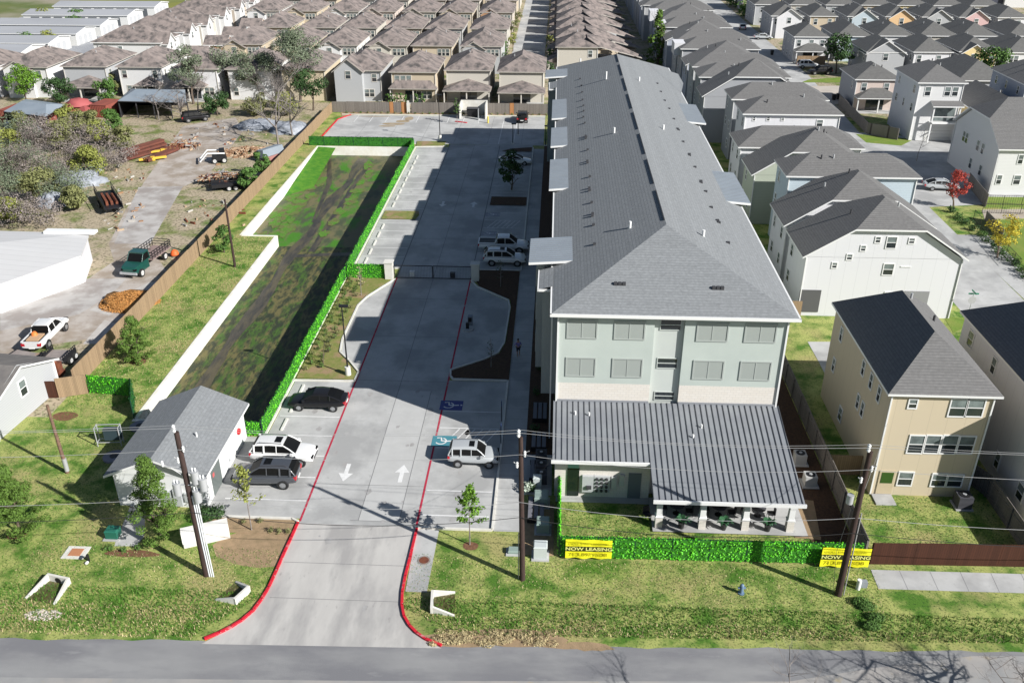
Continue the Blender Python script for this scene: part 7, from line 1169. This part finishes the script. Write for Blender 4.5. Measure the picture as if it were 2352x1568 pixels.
t = thing('stop_sign', 'back of an octagonal stop sign with green name blades, right street corner', 'road sign', P(2220, 738)); q = MB(); q.cyl(0, 0, 0, 3.2, .04, n=6); q.build('post', GALV, t); q = MB(); q.tube([(0, -.05, 2.35), (0, -.03, 2.35)], [.4, .4], 8); q.build('plate', plain('sign_back', (.4,.4,.4)), t); q = MB(); q.box(-.5, .5, -.02, .02, 2.95, 3.1); q.box(-.02, .02, -.5, .5, 3.12, 3.27); q.build('name_blade', plain('blade_green', (.03,.2,.12)), t)
fence('wood_fence', 'grey board fence round the blush cottage yard, curving to the court', [tuple(P(1925, 240)[:2]), tuple(P(1990, 308)[:2]), tuple(P(2060, 322)[:2])], 1.9, FENCE_G, 'board fences'); fence('wood_fence', 'tan board fence in front of the white cottage at the street corner', [(54.2, 212.6), (60.5, 212.6)], 1.9, FENCE_T, 'board fences'); fence('wood_fence', 'grey fence beside the large white house, leaning by the red tree', [tuple(P(2222, 425)[:2]), tuple(P(2262, 475)[:2])], 1.8, FENCE_G, 'board fences'); fence('wood_fence', 'iron-topped low fence along the border shrubs', [tuple(P(2262, 505)[:2]), tuple(P(2300, 545)[:2])], 1.2, FENCE_G, 'board fences')
# thicket on the far left and trees along the lot
TH = [(30, 330, 'brush', 9, 'bare'), (95, 345, 'brush', 10, 'bare'), (150, 330, 'olive', 7, 'leaf'), (60, 400, 'brush', 9, 'bare'), (125, 395, 'brush', 8, 'bare'), (190, 350, 'brush', 8, 'bare'), (20, 450, 'brush', 8, 'bare'), (100, 450, 'olive', 5, 'leaf'), (210, 400, 'yard', 5.5, 'leaf'), (165, 290, 'yard', 6, 'leaf'), (235, 320, 'yard', 5.5, 'leaf'), (205, 300, 'olive', 6, 'leaf'), (290, 330, 'olive', 5, 'leaf'), (20, 350, 'yard', 5, 'leaf'), (70, 500, 'brush', 6, 'bare'), (150, 440, 'brush', 6.5, 'bare'), (15, 390, 'brush', 8, 'bare'), (260, 290, 'mid', 5, 'leaf'), (55, 300, 'olive', 5.5, 'leaf'), (120, 310, 'brush', 8, 'bare'), (240, 375, 'brush', 6, 'bare'), (30, 500, 'yard', 3.5, 'leaf'), (175, 470, 'olive', 3.5, 'leaf')]
TW = ['just right of the blue crate', 'below the gap between the sheds', 'left of the rusty beams', 'at the centre', 'right of centre', 'beside the beams', 'at the left edge over the white roof', 'just above the white roofed building', 'at the right edge above the dump trailer', 'below the red tarpaulin', 'below the pink container', 'between the tarpaulin and the pink container', 'behind the beams', 'below the blue crate', 'nearest the white roof', 'in the lower middle', 'halfway down the left edge', 'right of the pink container', 'just below the orange-red container', 'below the narrow red container', 'below left of the beams', 'lowest at the left edge', 'between the white roof and dump trailer']
for i, (u, v, lf, h, kd) in enumerate(TH):
    p = P(u, v+12); h *= .72 if v < 335 else .92; lb = f'{"bare brown brush tree" if kd == "bare" else "yellow-green bush" if lf == "yard" else "scruffy green bush"} {TW[i]} in the left thicket'
    if kd == 'bare': 
        t = bare_tree('brush_tree', lb, p, h*.85, .13, 40+i, 1.0, 4, 'trees of the left thicket', LF['brush'] if i % 2 else BARK_G, 4, .05, .5); q = MB(); r_ = random.Random(i); leaf_cloud(q, r_, [((r_.uniform(-3.6, 3.6), r_.uniform(-3.6, 3.6), r_.uniform(.8, h*.6)), (1.6, 1.6, 1.2)) for _ in range(11)], 3400, .11); q.build('crown', LF['brush'] if i % 3 else LF['grey'], t)
    else: tree('bush_tree', lb, p, h, h*.6, LF[lf], 3000, .15, group='trees of the left thicket', trunk=.08, seed=50+i)
t = MB(); 
for i, (u, v, h, r, lf, l) in enumerate(((445, 235, 10.5, 3.8, 'grey', 'grey-green tree beside the right-hand shed'), (535, 215, 9, 4.6, 'grey', 'broad grey-green tree in front of the white houses'), (600, 225, 9.5, 4.4, 'grey', 'wide pale grey-green tree left of the bare trees'), (690, 230, 13.5, 5.6, 'grey', 'tall open grey-green tree whose crown hides a tan house'), (720, 250, 8, 3.6, 'dark', 'dark green tree at the corner of the far fence'), (60, 228, 6.5, 3.4, 'lime', 'bright green round tree behind the left shed'), (140, 240, 6, 3, 'dark', 'dark green tree between the sheds'), (248, 245, 5.5, 2.6, 'mid', 'green bush tree above the pink container'), (655, 262, 4, 2.8, 'yard', 'yellow-green bush beside the fence corner'), (590, 262, 4, 3, 'olive', 'olive bush under the bare trees'), (500, 262, 4.5, 2.6, 'dark', 'dark bush by the track end'), (605, 400, 3.6, 1.6, 'mid', 'green bush against the tan fence below the blue cap'), (575, 430, 3.0, 1.7, 'mid', 'low green bush at the end of the long trailer'), (265, 215, 4, 2, 'olive', 'small olive tree behind the right shed'))):
    tree('leafy_tree', l, P(u, v+4), h, r, LF[lf], int(1500+r*r*130), .17, group='trees behind the lot', seed=70+i, trunk=.2 if h < 8 else .35, gaps=.65)
for i, (u, v, h, r, sp_, l) in enumerate(((640, 335, 15, .2, .75, 'tall pale bare tree leaning in the lot near the tan fence'), (672, 312, 12, .16, .8, 'bare tree with many upright pale limbs beside the silver tarpaulin'), (420, 280, 8, .2, 1.2, 'fallen tangle of bare grey branches in front of the right shed'), (365, 275, 7, .15, 1.1, 'bare grey bush tree at the dark mouth of the right shed'), (95, 215, 9, .14, .7, 'thin bare tree in front of the bright white side wall'), (640, 275, 9, .13, .7, 'slender bare tree rising in front of the tan house'), (455, 262, 8, .16, 1.0, 'bare dark tree by the dark car'))):
    bare_tree('bare_tree', l, P(u, v), h, r, 90+i, sp_, 4, 'bare trees of the lot', BARK_G, 5, .25)
bare_tree('bare_tree', 'large bare tree at the left edge reaching over the white roof', (-64.5, 77, 0), 13, .26, 5, 1.0, 5, 'bare trees of the lot', BARK_G, 4, .2, .5)
bare_tree('bare_tree', 'leafless tree in the lower right corner by the road', (26.2, 34.2, 0), 9.0, .15, 21, 1.2, 5, None, BARK_G, 5, .12, .5); bare_tree('bare_tree', 'big leafless street tree on the near side of the road, its shadow on the asphalt', (12.4, 28.2, 0), 7.3, .2, 8, .9, 5, None, BARK_G, 4, .2, .6)
for i, (x, y) in enumerate(((-12.2, 214), (-10.8, 226), (-11.2, 200), (-11.4, 244), (-1.4, 204), (-1.8, 222), (-1.6, 190), (-11.3, 262))): tree('drive_tree', f'small tree on the {"left" if x < -5 else "right"} side of the rear lane, {("second","third","nearest","fourth","second","third","nearest","farthest")[i]} on that side', (x, y, 0), 4.5, 1.4, LF[('mid', 'yard', 'dark', 'olive')[i % 4]], 380, .18, group='small trees on the rear lane', seed=i)
for i, (u, v) in enumerate(((1690, 8), (1735, 22), (1715, 30), (1760, 12))): tree('hedge_tree', f'round green bush at the street bend behind the grey roofs, {ORD[i]} from the left', P(u, v+8), 4.5, 4.2, LF['olive'] if i % 2 else LF['mid'], 900, .32, group='bushes at the far street bend', seed=i, trunk=.05)
for i, (u, v) in enumerate(((170, 68), (118, 105), (182, 52), (105, 50), (60, 110))): tree('hedge_tree', f'small green tree beside the storage buildings, {ORD[i]} along the fence', P(u, v+4), 4, 2.6, LF['yard'] if i % 2 else LF['mid'], 500, .28, group='small trees by the storage buildings', seed=i+9)
for i, x in enumerate((-30.9, -30.1, -29.3, -28.5, -27.7, -25.6, -24.4)): tree('column_shrub', f'upright shrub before the tan house behind the far fence, {ORD[i]} from the left', (x, 165.2, 0), 3.4, .55, LF['mid'], 200, .16, cat='shrub', group='upright shrubs behind the far fence', seed=i, trunk=.08)
for i, (x, y) in enumerate(((55.9, 177.6), (56.9, 178.2), (47.0, 168), (53.6, 224))): t = thing('wheelie_bin', f'dark wheeled bin beside the cottages at the upper right, {ORD[i]} of four', 'bin', (x-2.6, y, 0), 0, 'wheeled bins'); q = MB(); q.loft([[(-.28,-.3,.05),(.28,-.3,.05),(.28,.3,.05),(-.28,.3,.05)], [(-.36,-.4,1.05),(.36,-.4,1.05),(.36,.4,1.05),(-.36,.4,1.05)]]); q.build('body', BLACKM, t); q = MB(); q.box(-.38, .38, -.44, .42, 1.05, 1.12); q.build('lid', TRIM_D, t)
